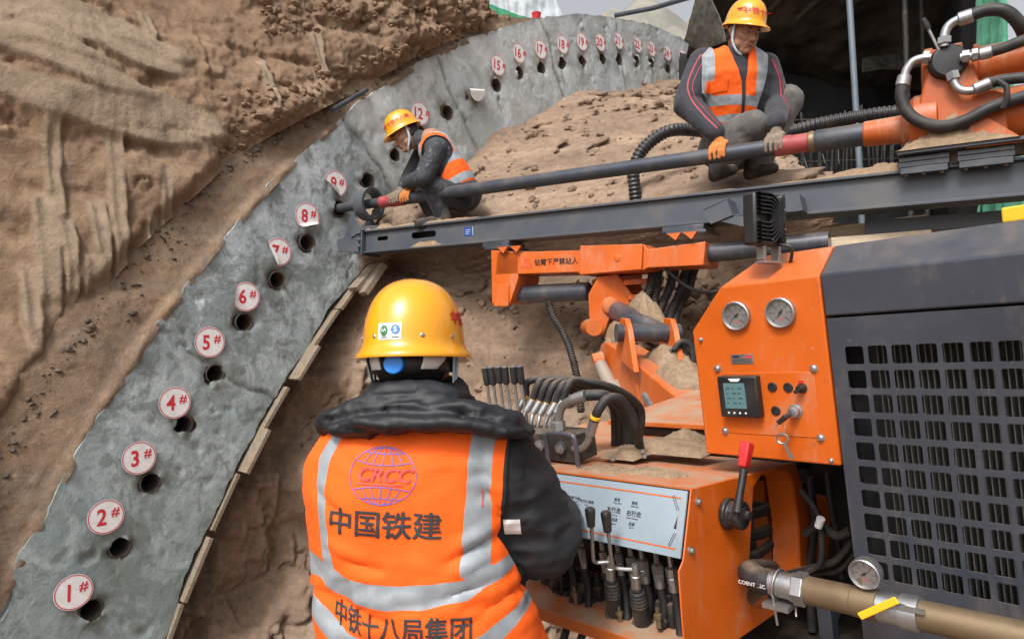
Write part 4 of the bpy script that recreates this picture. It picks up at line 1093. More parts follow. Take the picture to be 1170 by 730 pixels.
    q = hit(K, 735, 729, 1, yf + .02)
    mb = MB(); mb.box(K, XL, XV - .005, yf + .005, yf + .34, q[2] - .03, q[2]); mb.build('tray', M['orange_dusty'], box, smooth=0, bevel=.002)
    mb = MB(); mb.box(K, XL, XV - .08, yf + .24, yf + .25, q[2], ZT - .03); mb.box(K, XL - .004, XL, yf + .01, yf + .34, q[2] - .03, ZT - .01); mb.build('bay_back', M['black'], box, smooth=0)
    return box, F, L, yf, q[2]
VB, VF, VL, YF, ZTRAY = valve_box()

def bay():
    YP = YF + .035
    kp = lambda x, y, o=0.0: K.p(*hit(K, x, y, 1, YP + o))
    # two bent control levers
    for i, (top, bot, path, sock, bell) in enumerate((((674, 580), (675.5, 602), [(676, 601), (678, 636), (681, 642), (690, 642), (698, 641)], (698, 660), (699, 675)), ((692, 584), (694.5, 608), [(695, 607), (699, 640), (703, 648), (714, 650), (726, 650)], (727, 670), (729, 692)))):
        mb = MB(); pts = smooth_path([kp(*p, -.06 + .012 * k) for k, p in enumerate(path)], 6); mb.tube(pts, .0042, 10, mi=0)
        lv = mb.build('control_lever', M['zinc'], VB)
        a, b = kp(*top, -.06), kp(*bot, -.06); d = nrm(b - a); mb = MB(); mb.lathe(frame_z(a, d), [(.0001, -.001), (.009, 0), (.0115, .004), (.0112, .012), (.0085, np.linalg.norm(b - a) - .002), (.0060, np.linalg.norm(b - a))], 20); mb.build('knob', M['black'], lv)
        mb = MB(); a = pts[-1] + K.z * .01; b = kp(*sock, 0); d = nrm(b - a); Ls = np.linalg.norm(b - a)
        mb.lathe(frame_z(a, d), [(.006, 0), (.0085, .005), (.0085, Ls * .45), (.0105, Ls * .47), (.0105, Ls)], 18); mb.build('socket', M['zinc'], lv)
        mb = MB(); prof = [(.011, 0)]
        for k in range(6): prof += [(.013 + .003 * k ** .5, .004 + .009 * k), (.010 + .003 * k ** .5, .0085 + .009 * k)]
        prof += [(.018, .062), (.018, .11), (.024, .112), (.024, .19)]
        mb.lathe(frame_z(b, nrm(d + K.v(0, .12, 0))), prof, 20); mb.build('bellows', M['dark'], lv)
    rng = random.Random(2)
    # hose couplings hanging under the plate
    for i, (x, y, s) in enumerate(((706, 634, .8), (720, 638, 1.0), (733, 641, 1.15), (750, 646, 1.1), (766, 650, 1.1), (688, 632, .8), (664, 628, .8), (648, 624, .8))):
        a = kp(x, y - 8, .05); mb = MB(); f = frame_z(a, nrm(-K.z + K.x * .02), K.x)
        mb.lathe(f, [(.006, -.03), (.006, .008), (.0095 * s, .010), (.0125 * s, .012), (.0125 * s, .030), (.010 * s, .032), (.0115 * s, .034), (.0115 * s, .046)], 6 if i % 2 else 8, 0); mb.lathe(f, [(.0102 * s, .046), (.0102 * s, .062), (.009, .064)], 18, 0)
        c_ = mb.build('coupling', M['zinc'], VB, smooth=20)
        mb = MB(); mb.tube(smooth_path([f.p(0, 0, .06), f.p(.002, 0, .11), f.p(.004 * rng.uniform(-2, 3), .02, .17), f.p(.01, .08, .23)], 6), .0092, 12); mb.build('hose', M['rubber'], c_)
    # valve bodies on the tray
    for i, (x, y) in enumerate(((640, 652), (655, 662), (668, 668), (684, 672), (712, 690), (746, 690), (764, 690), (628, 640))):
        a = kp(x, y, .07 + .02 * (i % 2)); mb = MB(); s = rng.uniform(.85, 1.15)
        mb.box(Frame(a, K.x, K.y, K.z), -.02 * s, .02 * s, -.02, .03, -.06, .01); mb.lathe(frame_z(a + K.z * .01, K.z), [(.012, 0), (.012, .012), (.008, .014), (.008, .03), (.0001, .031)], 12)
        mb.lathe(frame_z(a - K.y * .02 - K.z * .03, -K.y + .3 * K.z), [(.012, 0), (.012, .012), (.009, .013), (.009, .02), (.0001, .021)], 6)
        mb.build('valve_body', M['dark'], VB, smooth=25, bevel=.002)
    for (x, y) in ((708, 703), (752, 706), (657, 680)):
        a = kp(x, y, .02); mb = MB(); mb.lathe(frame_z(a, K.z), [(.006, -.02), (.006, 0), (.009, .001), (.009, .009), (.004, .010), (.004, .022), (.0001, .023)], 6); mb.build('bleed_screw', M['brass'], VB, smooth=20)
    for k in range(5):                           # hoses lying in the bay
        x0 = XV - .12 - .13 * k
        mb = MB(); mb.tube(smooth_path([K.p(x0, YF + .2, ZTRAY + .22), K.p(x0 - .03, YF + .13, ZTRAY + .16 - .02 * (k % 2)), K.p(x0 - .09, YF + .16, ZTRAY + .10), K.p(x0 - .16, YF + .2, ZTRAY + .12)], 8), .011, 12); mb.build('hose', M['rubber'], VB)
bay()

def end_gear():
    ex = lambda x, y, o=0.0: K.p(*hit(K, x, y, 0, XV + o))
    # hand throttle with a red grip
    q = ex(829, 586, .0); mb = MB(); f = frame_z(q, K.x, K.z)
    n = 20; prof = [(.030, 0), (.034, .004), (.034, .012), (.028, .016), (.027, .030), (.030, .032), (.030, .042), (.022, .046), (.0001, .047)]
    mb.lathe(f, prof, 12); t = mb.build('throttle', M['black'], RIG, smooth=20, bevel=.0015)
    mb = MB(); a, b = ex(842, 585, .045), ex(850, 536, .05); mb.tube([a, a * .5 + b * .5, b], [.0095, .0078, .0085], 14); mb.lathe(frame_z(ex(842, 587, .03), K.x), [(.016, 0), (.016, .02), (.009, .022), (.009, .03), (.0001, .031)], 16); mb.build('lever_arm', M['black'], t)
    mb = MB(); a, b = ex(849.5, 534, .05), ex(854, 505, .053); d = nrm(b - a); L = np.linalg.norm(b - a); f = frame_z(a, d, K.y)
    for k in range(1): loftp(mb, [[f.p(s * x, s * y, h) for x, y in ((.011, .009), (-.011, .009), (-.011, -.009), (.011, -.009))] for s, h in ((.80, 0), (1.0, .004), (1.25, L - .006), (1.1, L))])
    mb.build('grip', M['red'], t, smooth=30, bevel=.003)
    # things seen through the opening
    mb = MB(); c = hit(K, 882, 580, 0, XV - .09)
    mb.box(K, XV - .14, XV - .10, c[1] - .012, c[1] + .03, c[2] - .16, c[2] + .08); mb.build('inner_bracket', M['orange'], VB, smooth=0, bevel=.002)
    for k, (x, y, r) in enumerate(((880, 548, .011), (878, 588, .014), (880, 610, .014), (870, 634, .012), (892, 572, .011))):
        a = hit(K, x, y, 0, XV - .05); mb = MB(); mb.tube(smooth_path([K.p(XV - .34, a[1] - .10, a[2] - .03), K.p(XV - .16, a[1] - .06, a[2]), K.p(XV - .09, a[1] + .02, a[2] - .006 * k), K.p(XV - .07, a[1] + .16, a[2] - .01), K.p(XV - .03, a[1] + .34, a[2] - .04), K.p(XV, a[1] + .6, a[2] - .08)], 8), r, 12); mb.build('hose', M['rubber'], VB)
    # loom of cables in the gap between console and grille
    for k, (pts, r) in enumerate(((((915, 560), (935, 590), (938, 640), (920, 655)), .009), (((920, 610), (937, 600), (955, 612), (972, 606)), .012), (((900, 655), (930, 648), (955, 640), (975, 615)), .010), (((905, 662), (935, 655), (960, 650), (985, 620)), .008), (((945, 540), (950, 580), (958, 620), (962, 660)), .010), (((925, 545), (930, 600), (925, 650), (928, 720)), .013), (((965, 690), (955, 710), (950, 735), (948, 760)), .006))):
        mb = MB(); mb.tube(smooth_path([K.p(*hit(K, x, y, 1, .15 + .02 * k)) for x, y in pts], 8), r * .8, 10); mb.build('cable', M['rubber'], RIG)
    q = K.p(*hit(K, 935, 601, 1, .13)); q2 = K.p(*hit(K, 938, 592, 1, .125)); mb = MB(); mb.cyl(q, q2, .009); mb.build('cable_plug', M['white'], RIG)
    mb = MB(); q = hit(K, 932, 690, 1, .02); mb.box(K, q[0], q[0] + .03, .02, .05, q[2] - .5, q[2] + .01); mb.build('strut', M['grey'], RIG, smooth=0, bevel=.002)
end_gear()

def flush_line():
    yP = -.115; P = lambda x, y: K.p(*hit(K, x, y, 1, yP))
    z0 = hit(K, 1000, 691, 1, yP)[2]; X = lambda x: hit(K, x, 690 + (x - 1000) * .216, 1, yP)[0]
    line = lambda x: K.p(X(x), yP, z0)
    f = Frame(line(880), K.y, K.z, K.x); xr = lambda x: X(x) - X(880)
    mb = MB(); mb.lathe(f, [(.023, 0), (.0255, .001), (.0255, xr(905)), (.0285, xr(905) + .001), (.0285, xr(922)), (.025, xr(923))], 24); root = mb.build('flush_pipe', M['zinc'], RIG, smooth=30)
    mb = MB(); mb.lathe(f, [(.032, xr(909)), (.033, xr(909) + .002), (.033, xr(921)), (.032, xr(922))], 6); mb.build('hex_nut', M['zinc'], root, smooth=20)
    mb = MB(); mb.lathe(f, [(.026, xr(922)), (.027, xr(924)), (.027, xr(975)), (.0285, xr(976)), (.0285, xr(1004)), (.026, xr(1005))], 28); mb.build('brass_sleeve', M['brass'], root, smooth=30)
    mb = MB(); mb.lathe(f, [(.0275, xr(1005)), (.0275, xr(1030)), (.031, xr(1031)), (.031, xr(1052)), (.027, xr(1053))], 28); mb.build('valve_sleeve', M['zinc'], root, smooth=30)
    mb = MB(); mb.lathe(f, [(.026, xr(1053)), (.026, xr(1420))], 28); mb.build('supply_pipe', M['brass'], root, smooth=30)
    mb = MB(); mb.tube(smooth_path([line(882), line(868), line(852) + K.y * .02, K.p(X(835), yP + .12, z0 - .04), K.p(X(800), yP + .3, z0 - .12)], 8), .0265, 20); mb.build('hose', M['rubber'], root)
    V, F = text_geo('COENT 2SC', .011, .01); pts = np.array([line(866) + f.z * x * 1 + K.z * y - K.y * .0275 for x, y in V]); mb = MB(); mb.add(pts, F); mb.build('hose_print', M['white'], root, smooth=0)
    # wire clamp with its foot
    mb = MB(); c = line(889); mb.tube([c + K.y * .029 * math.cos(t) + K.z * .029 * math.sin(t) + K.x * .004 * math.sin(t) for t in np.linspace(0, 6.2832, 30)], .0026, 8); mb.cyl(c - K.z * .02 - K.y * .027, c - K.z * .075 - K.y * .022, .0026); mb.cyl(c - K.z * .02 + K.y * .027 + K.x * .02, c - K.z * .06 + K.x * .03, .0026)
    mb.box(Frame(c - K.z * .037, K.x, K.y, K.z), -.024, .03, -.03, .012, -.005, .005); mb.build('hose_clamp', M['zinc'], root, smooth=30)
    # pressure gauge on its stem, and the yellow lever of the ball valve
    g = line(988); mb = MB(); mb.lathe(frame_z(g, K.z), [(.008, .0), (.008, .034), (.011, .035), (.011, .05), (.006, .052), (.006, .06)], 12); mb.build('gauge_stem', M['brass'], root, smooth=30)
    gc = P(990, 653) - K.y * .004; mk_gauge(Frame(gc, nrm(K.x), nrm(K.z), -K.y), .0275, root, 35)
    a, b = K.p(*hit(K, 982, 704, 1, yP - .04)), K.p(*hit(K, 1025, 685, 1, yP - .032)); d = nrm(b - a); u = nrm(np.cross(d, K.y)); fr = Frame(a, d, K.y, u if u @ K.z > 0 else -u); mb = MB(); mb.box(fr, 0, np.linalg.norm(b - a), -.002, .002, -.0065, .0065); mb.build('valve_lever', M['yellow'], root, smooth=0, bevel=.002)
    mb = MB(); mb.lathe(frame_z(P(1034, 690) - K.y * .02, K.z), [(.006, -.02), (.006, .002), (.010, .003), (.010, .009), (.0001, .01)], 6); mb.box(Frame(P(1040, 688), K.x, K.y, K.z), -.02, .03, -.03, -.02, -.003, .003); mb.build('valve_stem', M['zinc'], root, smooth=20)
flush_line()

# ---- lever bank and hose bundle on the console's top
def lever_bank():
    hb = hit(K, 660.5, 530, 2, ZT); yb = hb[1]; x2 = hb[0]; x1 = hit(K, 626.6, 523, 1, yb)[0]
    kp = lambda x, y, o=0.0: K.p(*hit(K, x, y, 1, yb + o))
    mb = MB(); mb.tube([K.p(x1, yb, ZT - .005)] + smooth_path([K.p(x1, yb, ZT + .055), K.p(x1 + .004, yb, ZT + .068), K.p(x1 + .02, yb, ZT + .072), K.p(x2 - .02, yb, ZT + .072), K.p(x2 - .004, yb, ZT + .068), K.p(x2, yb, ZT + .055)], 4) + [K.p(x2, yb, ZT - .005)], .0065, 12)
    mb.build('guard_rail', M['grey'], VB)
    # manifold
    o = .05; a = hit(K, 655, 512, 1, yb + o); mb = MB(); mb.box(K, a[0] - .42, a[0] + .02, yb + o - .02, yb + o + .07, ZT - .01, ZT + .062)
    man = mb.build('manifold', M['dark'], RIG, smooth=20, bevel=.004)
    for k in range(4):
        mb = MB(); mb.lathe(frame_z(K.p(a[0] - .02 - .075 * k, yb + o - .02, ZT + .03), -K.y), [(.016, 0), (.016, .012), (.010, .013), (.010, .018), (.0001, .019)], 6, 0); mb.build('port_plug', M['zinc'], man, smooth=20)
    knob = ((553.8, 419.5, 557, 440, 561, 475), (560.5, 419, 564, 440, 569, 478), (568.8, 418.5, 571.5, 438, 577, 482), (576.6, 418.5, 579, 439, 586, 486), (586, 418, 588, 438.5, 595, 490), (593.6, 417.5, 596, 438.5, 604, 494))
    for k, (x0, y0, xk, yk, xb, yb2) in enumerate(knob):
        f_ = .10 - .0 * k; t, c, b = kp(x0, y0, f_), kp(xk, yk, f_), kp(xb, yb2, f_); d = nrm(c - t)
        mb = MB(); mb.tube([c, b], [.0042, .0050], 10); lv = mb.build('control_lever', M['zinc'], man)
        mb = MB(); L = np.linalg.norm(c - t); mb.lathe(frame_z(t, d), [(.0001, -.0006), (.0075, 0), (.0095, .0015), (.0095, .003)], 16, 1); mb.lathe(frame_z(t, d), [(.0088, .003), (.0104, .0035), (.0104, L - .004), (.0075, L)], 16, 0); mb.build('knob', [M['black'], M['zinc']], lv)
    rear = hit(K, 735, 511, 2, ZT)
    rng = random.Random(5)
    # six elbows with crimped ferrules feeding the hose bundle
    fits = ((596, 492, 601, 470), (606, 494, 609, 472), (614, 496, 617, 474), (622, 497, 627, 474), (628, 499, 635, 472), (590, 488, 592, 468))
    for k, (xa, ya, xf, yf) in enumerate(fits):
        o2 = .075 + .004 * k; a = kp(xa, ya, o2); b = kp(xa + 1, ya - 12, o2); c = kp(xf, yf, o2 + .01); e = kp(xf + 8, yf - 14, o2 + .03)
        mb = MB(); mb.lathe(frame_z(a, K.z), [(.013, -.02), (.013, .004), (.0095, .006), (.0095, .012)], 6); mb.tube(smooth_path([a, b, c], 6), .0058, 12); mb.tube([c, c * .75 + e * .25, e], [.0092, .0098, .0092], 14); ft = mb.build('elbow_fitting', M['zinc'], man, smooth=40)
        mb = MB(); d = nrm(e - c); mb.cyl(e - d * .002, e + d * .007, .0105); mb.build('tag_ring', M['yellow'], ft)
        top = kp(640 + 9 * k, 444 - 3 * (k % 3), o2 + .16); m2 = kp(694 + 7 * k, 458 + 4 * (k % 2), o2 + .30); m3 = kp(702 + 6 * k, 492, o2 + .33); en = kp(700 + 5 * k, 525, o2 + .34)
        mb = MB(); mb.tube(smooth_path([e, e + d * .05 + K.z * .008, top, m2, m3, en], 10), .0108, 14); mb.build('hose', M['rubber'], ft)
    # thick elbow and its hose
    pts = [(639, 500), (639, 476), (643, 464), (653, 457), (664, 453.5)]
    mb = MB(); mb.tube(smooth_path([kp(x, y, .07) for x, y in pts], 6), .0115, 18); mb.lathe(frame_z(kp(639, 491, .07), K.z), [(.019, 0), (.019, .022), (.013, .024)], 6); a, b = kp(656, 456, .07), kp(670, 451.5, .075); mb.tube([a, a * .5 + b * .5, b], [.0150, .0155, .0150], 18); big = mb.build('elbow_fitting', M['zinc'], man, smooth=40)
    mb = MB(); mb.tube(smooth_path([b, kp(690, 452, .10), kp(707, 462, .16), kp(718, 485, .2), kp(722, 520, .22)], 10), .0142, 18); mb.build('hose', M['rubber'], big)
    # nearest hose, arching over into the console
    pts = [(655, 512), (664, 512), (671, 505), (674, 494)]
    mb = MB(); mb.tube(smooth_path([kp(x, y, .035) for x, y in pts], 6), .0085, 16); a, b = kp(674, 496, .035), kp(679, 480, .035); mb.tube([a, b], [.0125, .0125], 16); near = mb.build('elbow_fitting', M['zinc'], man, smooth=40)
    en = hit(K, 731, 508, 2, ZT)
    mb = MB(); mb.tube(smooth_path([b, kp(684, 468, .04), kp(694, 456, .06), kp(708, 456, .09), kp(720, 472, .12), kp(727, 490, .14), K.p(en[0], en[1], ZT - .02)], 10), .0120, 18); mb.build('hose', M['rubber'], near)
    mb = MB(); mb.cyl(kp(680, 478, .035), kp(681, 475, .035), .0135); mb.build('tag_ring', M['yellow'], near)
    # nuts left on the dusty sheet
    for px, py in ((734, 515), (736, 521), (700, 524)):
        q = hit(K, px, py, 2, ZT); mb = MB(); mb.lathe(frame_z(K.p(q[0], q[1], ZT - .004), K.z), [(.007, 0), (.007, .007), (.004, .008), (.0001, .009)], 6); mb.build('bolt', M['zinc'], VB, smooth=20)
lever_bank()

# ---- work lamp on the cabinet's roof, seen from behind
def lamp():
    q = hit(K, 888, 290, 2, Z2); f0 = K.p(*q)
    y = q[1]; kp = lambda px, py, o=0.0: K.p(*hit(K, px, py, 1, y + o))
    c = kp(887, 249.5); fr = Frame(c, (.86, .51, 0), (-.51, .86, 0), (0, 0, 1))
    mb = MB(); mb.box(fr, -.050, .050, .012, .046, -.055, .055); lp = mb.build('work_lamp', M['black'], RIG, smooth=25, bevel=.006)
    for k in range(6):                           # cast cooling fins: nested arches, left and right
        r = .010 + .0082 * k
        for s in (-1, 1):
            q_ = .70 if s < 0 else .42; cx = -.016 if s < 0 else .030; tail = -.046 if s < 0 else .047
            pts = [fr.p(tail if abs(tail - cx) > .002 else cx, .006, r)] if s < 0 else []
            pts += [fr.p(cx + (1 if s < 0 else -1) * r * q_ * math.sin(t), .006, r * math.cos(t)) for t in np.linspace(0, math.pi, 15)]
            if s < 0: pts += [fr.p(tail, .006, -r)]
            mb = MB(); L = len(pts); wv_ = fr.y * .012
            vs = []
            for i, p in enumerate(pts):
                d = nrm(pts[min(i + 1, L - 1)] - pts[max(i - 1, 0)]); n_ = np.cross(d, fr.y) * .0013; vs += [p - n_ - wv_ * .5, p + n_ - wv_ * .5, p + n_ + wv_, p - n_ + wv_]
            fs = [(4 * i + j, 4 * i + (j + 1) % 4, 4 * i + 4 + (j + 1) % 4, 4 * i + 4 + j) for i in range(L - 1) for j in range(4)]; mb.add(vs, fs); mb.build('cooling_fin', M['black'], lp, smooth=0)
    for (x, z) in ((-.02, .042), (.02, .046), (.012, .01), (-.01, -.044), (.03, -.02), (.03, .02)):
        mb = MB(); mb.lathe(frame_z(fr.p(x, .004, z), -fr.y), [(.0024, -.006), (.0024, .003), (.0001, .0035)], 8); mb.build('screw', M['zinc'], lp)
    mb = MB(); mb.box(fr, -.022, -.014, .015, .035, -.085, -.055); mb.box(fr, .024, .032, .015, .035, -.088, -.05); mb.box(fr, -.022, .032, .012, .038, -.092, -.087); mb.build('lamp_foot', M['zinc'], lp, smooth=0, bevel=.001)
    mb = MB(); mb.tube(smooth_path([fr.p(.02, .02, -.05), fr.p(.03, -.01, -.06), fr.p(.045, .0, -.08), fr.p(.06, .02, -.10)], 6), .0035, 8); mb.build('lamp_cable', M['rubber'], lp)
lamp()

# ---- feed beam
def feed_beam():
    bh = lambda x, y, yy: hit(B, x, y, 1, yy)
    yF = -.085
    zt = np.mean([bh(x, y, yF)[2] for x, y in ((450, 259), (600, 240.5), (1000, 201))]); zb = np.mean([bh(x, y, yF)[2] for x, y in ((450, 286.5), (600, 272.5))])
    x0 = bh(415, 276, yF)[0]; x1 = bh(1168, 200, yF)[0] + 2.6
    prof = [(-.085, zt), (.085, zt), (.085, zt - .016), (.012, zt - .016), (.012, zb + .016), (.085, zb + .016), (.085, zb), (-.085, zb), (-.085, zb + .016), (-.072, zb + .02), (-.070, zt - .02), (-.085, zt - .016)]
    # the visible side is a plate with slots, so beam = flanges + web plate
    mb = MB(); mb.box(B, x0, x1, -.085, .085, zt - .014, zt); mb.box(B, x0, x1, -.085, .085, zb, zb + .014); mb.box(B, x0, x1, .05, .06, zb + .014, zt - .014)
    s1 = [bh(x, y, -.06) for x, y in ((470, 270), (498, 264))]; s2 = [bh(x, y, -.06) for x, y in ((431, 273), (443, 268))]
    holes = [rrect(s1[0][0], s1[1][0], zb + .075, zb + .12, .022, 5), rrect(s2[0][0], s2[1][0], zb + .085, zb + .115, .01, 3)]
    plate([(x0, zb + .014), (x1, zb + .014), (x1, zt - .014), (x0, zt - .014)], holes, B, 1, -.06, .01, mb)
    bm_ = mb.build('feed_beam', M['beam'], RIG, smooth=25, bevel=.002)
    q = bh(496, 264, -.06)
    # blue sticker on the web
    q = bh(535, 264.5, -.0605); mb = MB(); mb.box(B, q[0] - .033, q[0] + .033, -.0625, -.0602, q[2] - .03, q[2] + .03, 0)
    for k in range(3): mb.box(B, q[0] - .022, q[0] - .022 + .03 + .006 * k, -.0632, -.0622, q[2] - .018 + .013 * k, q[2] - .013 + .013 * k, 1)
    mb.box(B, q[0] + .035, q[0] + .041, -.0622, -.0602, q[2] - .028, q[2] + .03, 1)
    mb.build('label_plate', [flat('blue label', (.02, .06, .26), .4), flat('label print', (.35, .42, .55), .5)], bm_, smooth=0)
    # head plate and centraliser ring
    xr = bh(421, 233, 0)[0]
    mb = MB(); mb.box(B, x0 - .012, x0, -.10, .10, zb - .02, zt + .012); mb.box(B, x0 - .03, x0 - .012, -.09, .09, zb + .02, zt + .0)
    e = [bh(x, y, -.09) for x, y in ((386, 288), (385, 274), (393, 271), (402, 243), (412, 262), (410, 288))]
    for yy in (-.09, .075): mb.prism([B.p(p[0], yy, p[2]) for p in e], B.y * .014)
    for pz in (zt - .02, zb + .05, zb + .1): mb.lathe(frame_z(B.p(x0 - .03, -.095, pz), -B.y), [(.014, -.01), (.014, .012), (.008, .013), (.008, .02), (.0001, .021)], 6)
    mb.build('head_plate', M['beam'], bm_, smooth=25, bevel=.002)
    mb = MB(); fr = frame_z(B.p(xr - .045, 0, 0), B.x, B.z); n = 40
    mb.lathe(fr, [(.100, 0), (.125, 0), (.125, .10), (.100, .10), (.100, 0)], n, caps=False)
    o_ = mb.build('centraliser_ring', M['beam'], bm_, smooth=40, bevel=.002)
    mb = MB(); mb.prism([B.p(x, -.10, z) for x, z in ((xr - .045, -.02), (xr - .045, -.11), (x0 + .02, zt), (x0 - .12, zt - .05), (xr - .07, -.10))], B.y * .014)
    mb.prism([B.p(x, .085, z) for x, z in ((xr - .045, -.02), (xr - .045, -.11), (x0 + .02, zt), (x0 - .12, zt - .05), (xr - .07, -.10))], B.y * .014)
    mb.box(B, xr - .02, xr + .16, -.07, .07, zt, zt + .03); mb.build('ring_bracket', M['beam'], bm_, smooth=25, bevel=.003)
    return bm_, zt, zb, x0
BEAM, BZT, BZB, BX0 = feed_beam()

def drill_string():
    X = lambda px: hit(B, px, 238 - (px - 388) * .15, 1, 0)[0]
    pf = Frame(B.p(0, 0, 0), B.y, B.z, B.x)
    root = thing('drill_pipe', B.p(X(640), 0, 0), 'long grey steel drill pipe running from a hole in the arch to the drill head', 'pipe')
    r = .043
    mb = MB(); mb.lathe(pf, [(.036, -.5), (.036, X(436))], 24); mb.build('lead_rod', M['steel'], root)
    mb = MB(); mb.lathe(pf, [(.030, X(436)), (.045, X(436)), (.045, X(441)), (.040, X(442)), (.040, X(447)), (.046, X(448)), (.046, X(462)), (.04, X(463))], 24); mb.build('coupling', M['redpaint'], root)
    mb = MB(); mb.lathe(pf, [(.036, X(462)), (r, X(466)), (r, X(888))], 30); mb.build('casing', M['steel'], root)
    mb = MB(); mb.lathe(pf, [(.047, X(886)), (.052, X(887)), (.052, X(904)), (.049, X(905)), (.049, X(924)), (.045, X(925))], 30); mb.build('coupling', M['redpaint'], root)
    mb = MB(); mb.lathe(pf, [(.046, X(924)), (.054, X(925)), (.056, X(929)), (.050, X(932))], 24, 1); mb.lathe(pf, [(.050, X(931)), (.056, X(934)), (.056, X(987))], 30, 0); mb.build('adaptor', [M['steel'], M['brass']], root)
    return X
PX = drill_string()

def drill_head():
    X = PX; bh = lambda x, y, yy: B.p(*hit(B, x, y, 1, yy)); pf = Frame(B.p(0, 0, 0), B.y, B.z, B.x)
    root_mb = MB(); root_mb.lathe(pf, [(.05, X(986)), (.062, X(988)), (.066, X(1030)), (.085, X(1034)), (.085, X(1040)), (.13, X(1041)), (.145, X(1046)), (.145, X(1072)), (.12, X(1074)), (.12, X(1180)), (.14, X(1181)), (.14, X(1290)), (.05, X(1300))], 36)
    hd = root_mb.build('drill_head', M['orange_old'], RIG, smooth=35, bevel=.003)
    zt = BZT
    # gearbox and its upper barrel, parallel to the string
    up = Frame(B.p(0, 0, .235), B.y, B.z, B.x)
    mb = MB(); mb.lathe(up, [(.06, X(1054)), (.11, X(1055)), (.125, X(1058)), (.125, X(1066)), (.115, X(1068)), (.115, X(1090)), (.125, X(1091)), (.125, X(1100)), (.085, X(1102)), (.085, X(1112)), (.105, X(1113)), (.105, X(1118)), (.092, X(1119)), (.092, X(1240)), (.05, X(1250))], 36); mb.build('motor_barrel', M['orange_old'], hd, smooth=35, bevel=.002)
    mb = MB(); mb.prism([B.p(X(x), -.125, z) for x, z in ((1062, .24), (1112, .24), (1120, .12), (1150, .06), (1150, -.12), (1050, -.12), (1050, .05))], B.y * .25); mb.build('gearbox', M['orange_old'], hd, smooth=25, bevel=.012, seg=3)
    for s in (-.15, .14):                        # gussets on the base
        mb = MB(); mb.prism([B.p(X(1122), s, -.02), B.p(X(1172), s, zt + .05), B.p(X(1104), s, zt + .05), B.p(X(1108), s, -.05)], B.y * .014); mb.build('gusset', M['orange_old'], hd, smooth=20, bevel=.002)
    mb = MB(); mb.box(B, X(1028), X(1182), -.17, .16, zt + .055, zt + .072); mb.build('base_plate', M['beam'], hd, smooth=20, bevel=.002)
    # slide blocks gripping the beam
    for a, b, o in ((1027, 1085, -.0), (1094, 1160, .0), (1175, 1260, 0)):
        mb = MB(); xa = hit(B, a, 190, 1, -.12)[0]; xb = hit(B, b, 185, 1, -.12)[0]; mb.box(B, xa, xb, -.125, .125, zt + .002, zt + .026); mb.box(B, xa + .006, xb - .006, -.128, -.09, zt - .030, zt + .0); mb.box(B, xa, xb, -.122, .125, zt + .028, zt + .052); sb = mb.build('slide_block', M['grey'], hd, smooth=20, bevel=.002)
        for k in range(3):
            mb = MB(); mb.lathe(frame_z(B.p(xa + (xb - xa) * (.15 + .35 * k), -.11, zt - .030), -B.z), [(.009, 0), (.009, .008), (.005, .009), (.0001, .011)], 6); mb.build('bolt', M['brass'], sb, smooth=20)
    # rotary valve with its hoses
    yv = -.17; q = bh(1081, 69, yv); f = frame_z(q + B.y * .06, -B.y + .25 * B.x, B.z)
    mb = MB(); mb.lathe(f, [(.05, -.04), (.074, -.038), (.076, -.01), (.076, .045), (.068, .055), (.02, .058), (.0001, .058)], 32); vc = mb.build('rotary_valve', M['black'], hd, smooth=30, bevel=.002)
    mb = MB(); a, b = bh(1073, 58, yv), bh(1060, 32, yv - .02); mb.tube([a, b], .0065, 10); mb.build('valve_rod', M['zinc'], vc)
    mb = MB(); a, b = bh(1061, 34, yv - .02), bh(1054, 22, yv - .03); mb.tube([a, a * .5 + b * .5, b], [.011, .015, .012], 14); mb.build('valve_knob', M['black'], vc)
    def fit(pts, nuts, hose, rf=.020, rh=.026, ferr=None, yy=yv):
        mb = MB(); P = smooth_path([bh(x, y, yy) for x, y in pts], 8); mb.tube(P, rf, 16)
        for (i0, i1) in nuts:
            a, b = bh(*i0, yy), bh(*i1, yy); mb.lathe(frame_z(a, b - a), [(rf * 1.2, 0), (rf * 1.55, .002), (rf * 1.55, np.linalg.norm(b - a) - .002), (rf * 1.2, np.linalg.norm(b - a))], 6)
        if ferr: a, b = bh(*ferr[0], yy), bh(*ferr[1], yy); mb.tube([a, a * .9 + b * .1, a * .1 + b * .9, b], [rf * 1.1, rh * 1.1, rh * 1.15, rh * .9], 18)
        ft = mb.build('elbow_fitting', M['zinc'], hd, smooth=30)
        mb = MB(); mb.tube(smooth_path([bh(x, y, yy + dy) for x, y, dy in hose], 10), rh, 18); mb.build('hose', M['rubber'], ft)
    fit([(1079, 54), (1079, 42), (1083, 31), (1092, 24), (1104, 20)], [((1079, 51), (1079, 43))], [(1108, 18.5, 0), (1128, 12, 0), (1148, 13, 0), (1164, 27, .03), (1172, 48, .1), (1176, 90, .2)], .019, .027, ((1094, 23), (1112, 17.5)))
    fit([(1064, 66), (1053, 67), (1043, 71), (1036, 80), (1033, 90)], [((1062, 66), (1055, 66.5))], [(1031.5, 97, 0), (1030, 112, 0), (1038, 130, 0), (1056, 141, 0), (1080, 144, 0), (1105, 137, 0), (1135, 122, 0), (1180, 108, .02), (1240, 95, .1)], .019, .027, ((1034, 86), (1031, 99)))
    fit([(1097, 66), (1112, 64), (1130, 60)], [((1099, 66), (1108, 64.5)), ((1110, 64), (1118, 62.5))], [(1133, 59, 0), (1150, 54, 0), (1172, 46, 0), (1220, 35, .05)], .018, .024, ((1118, 63), (1134, 59)))
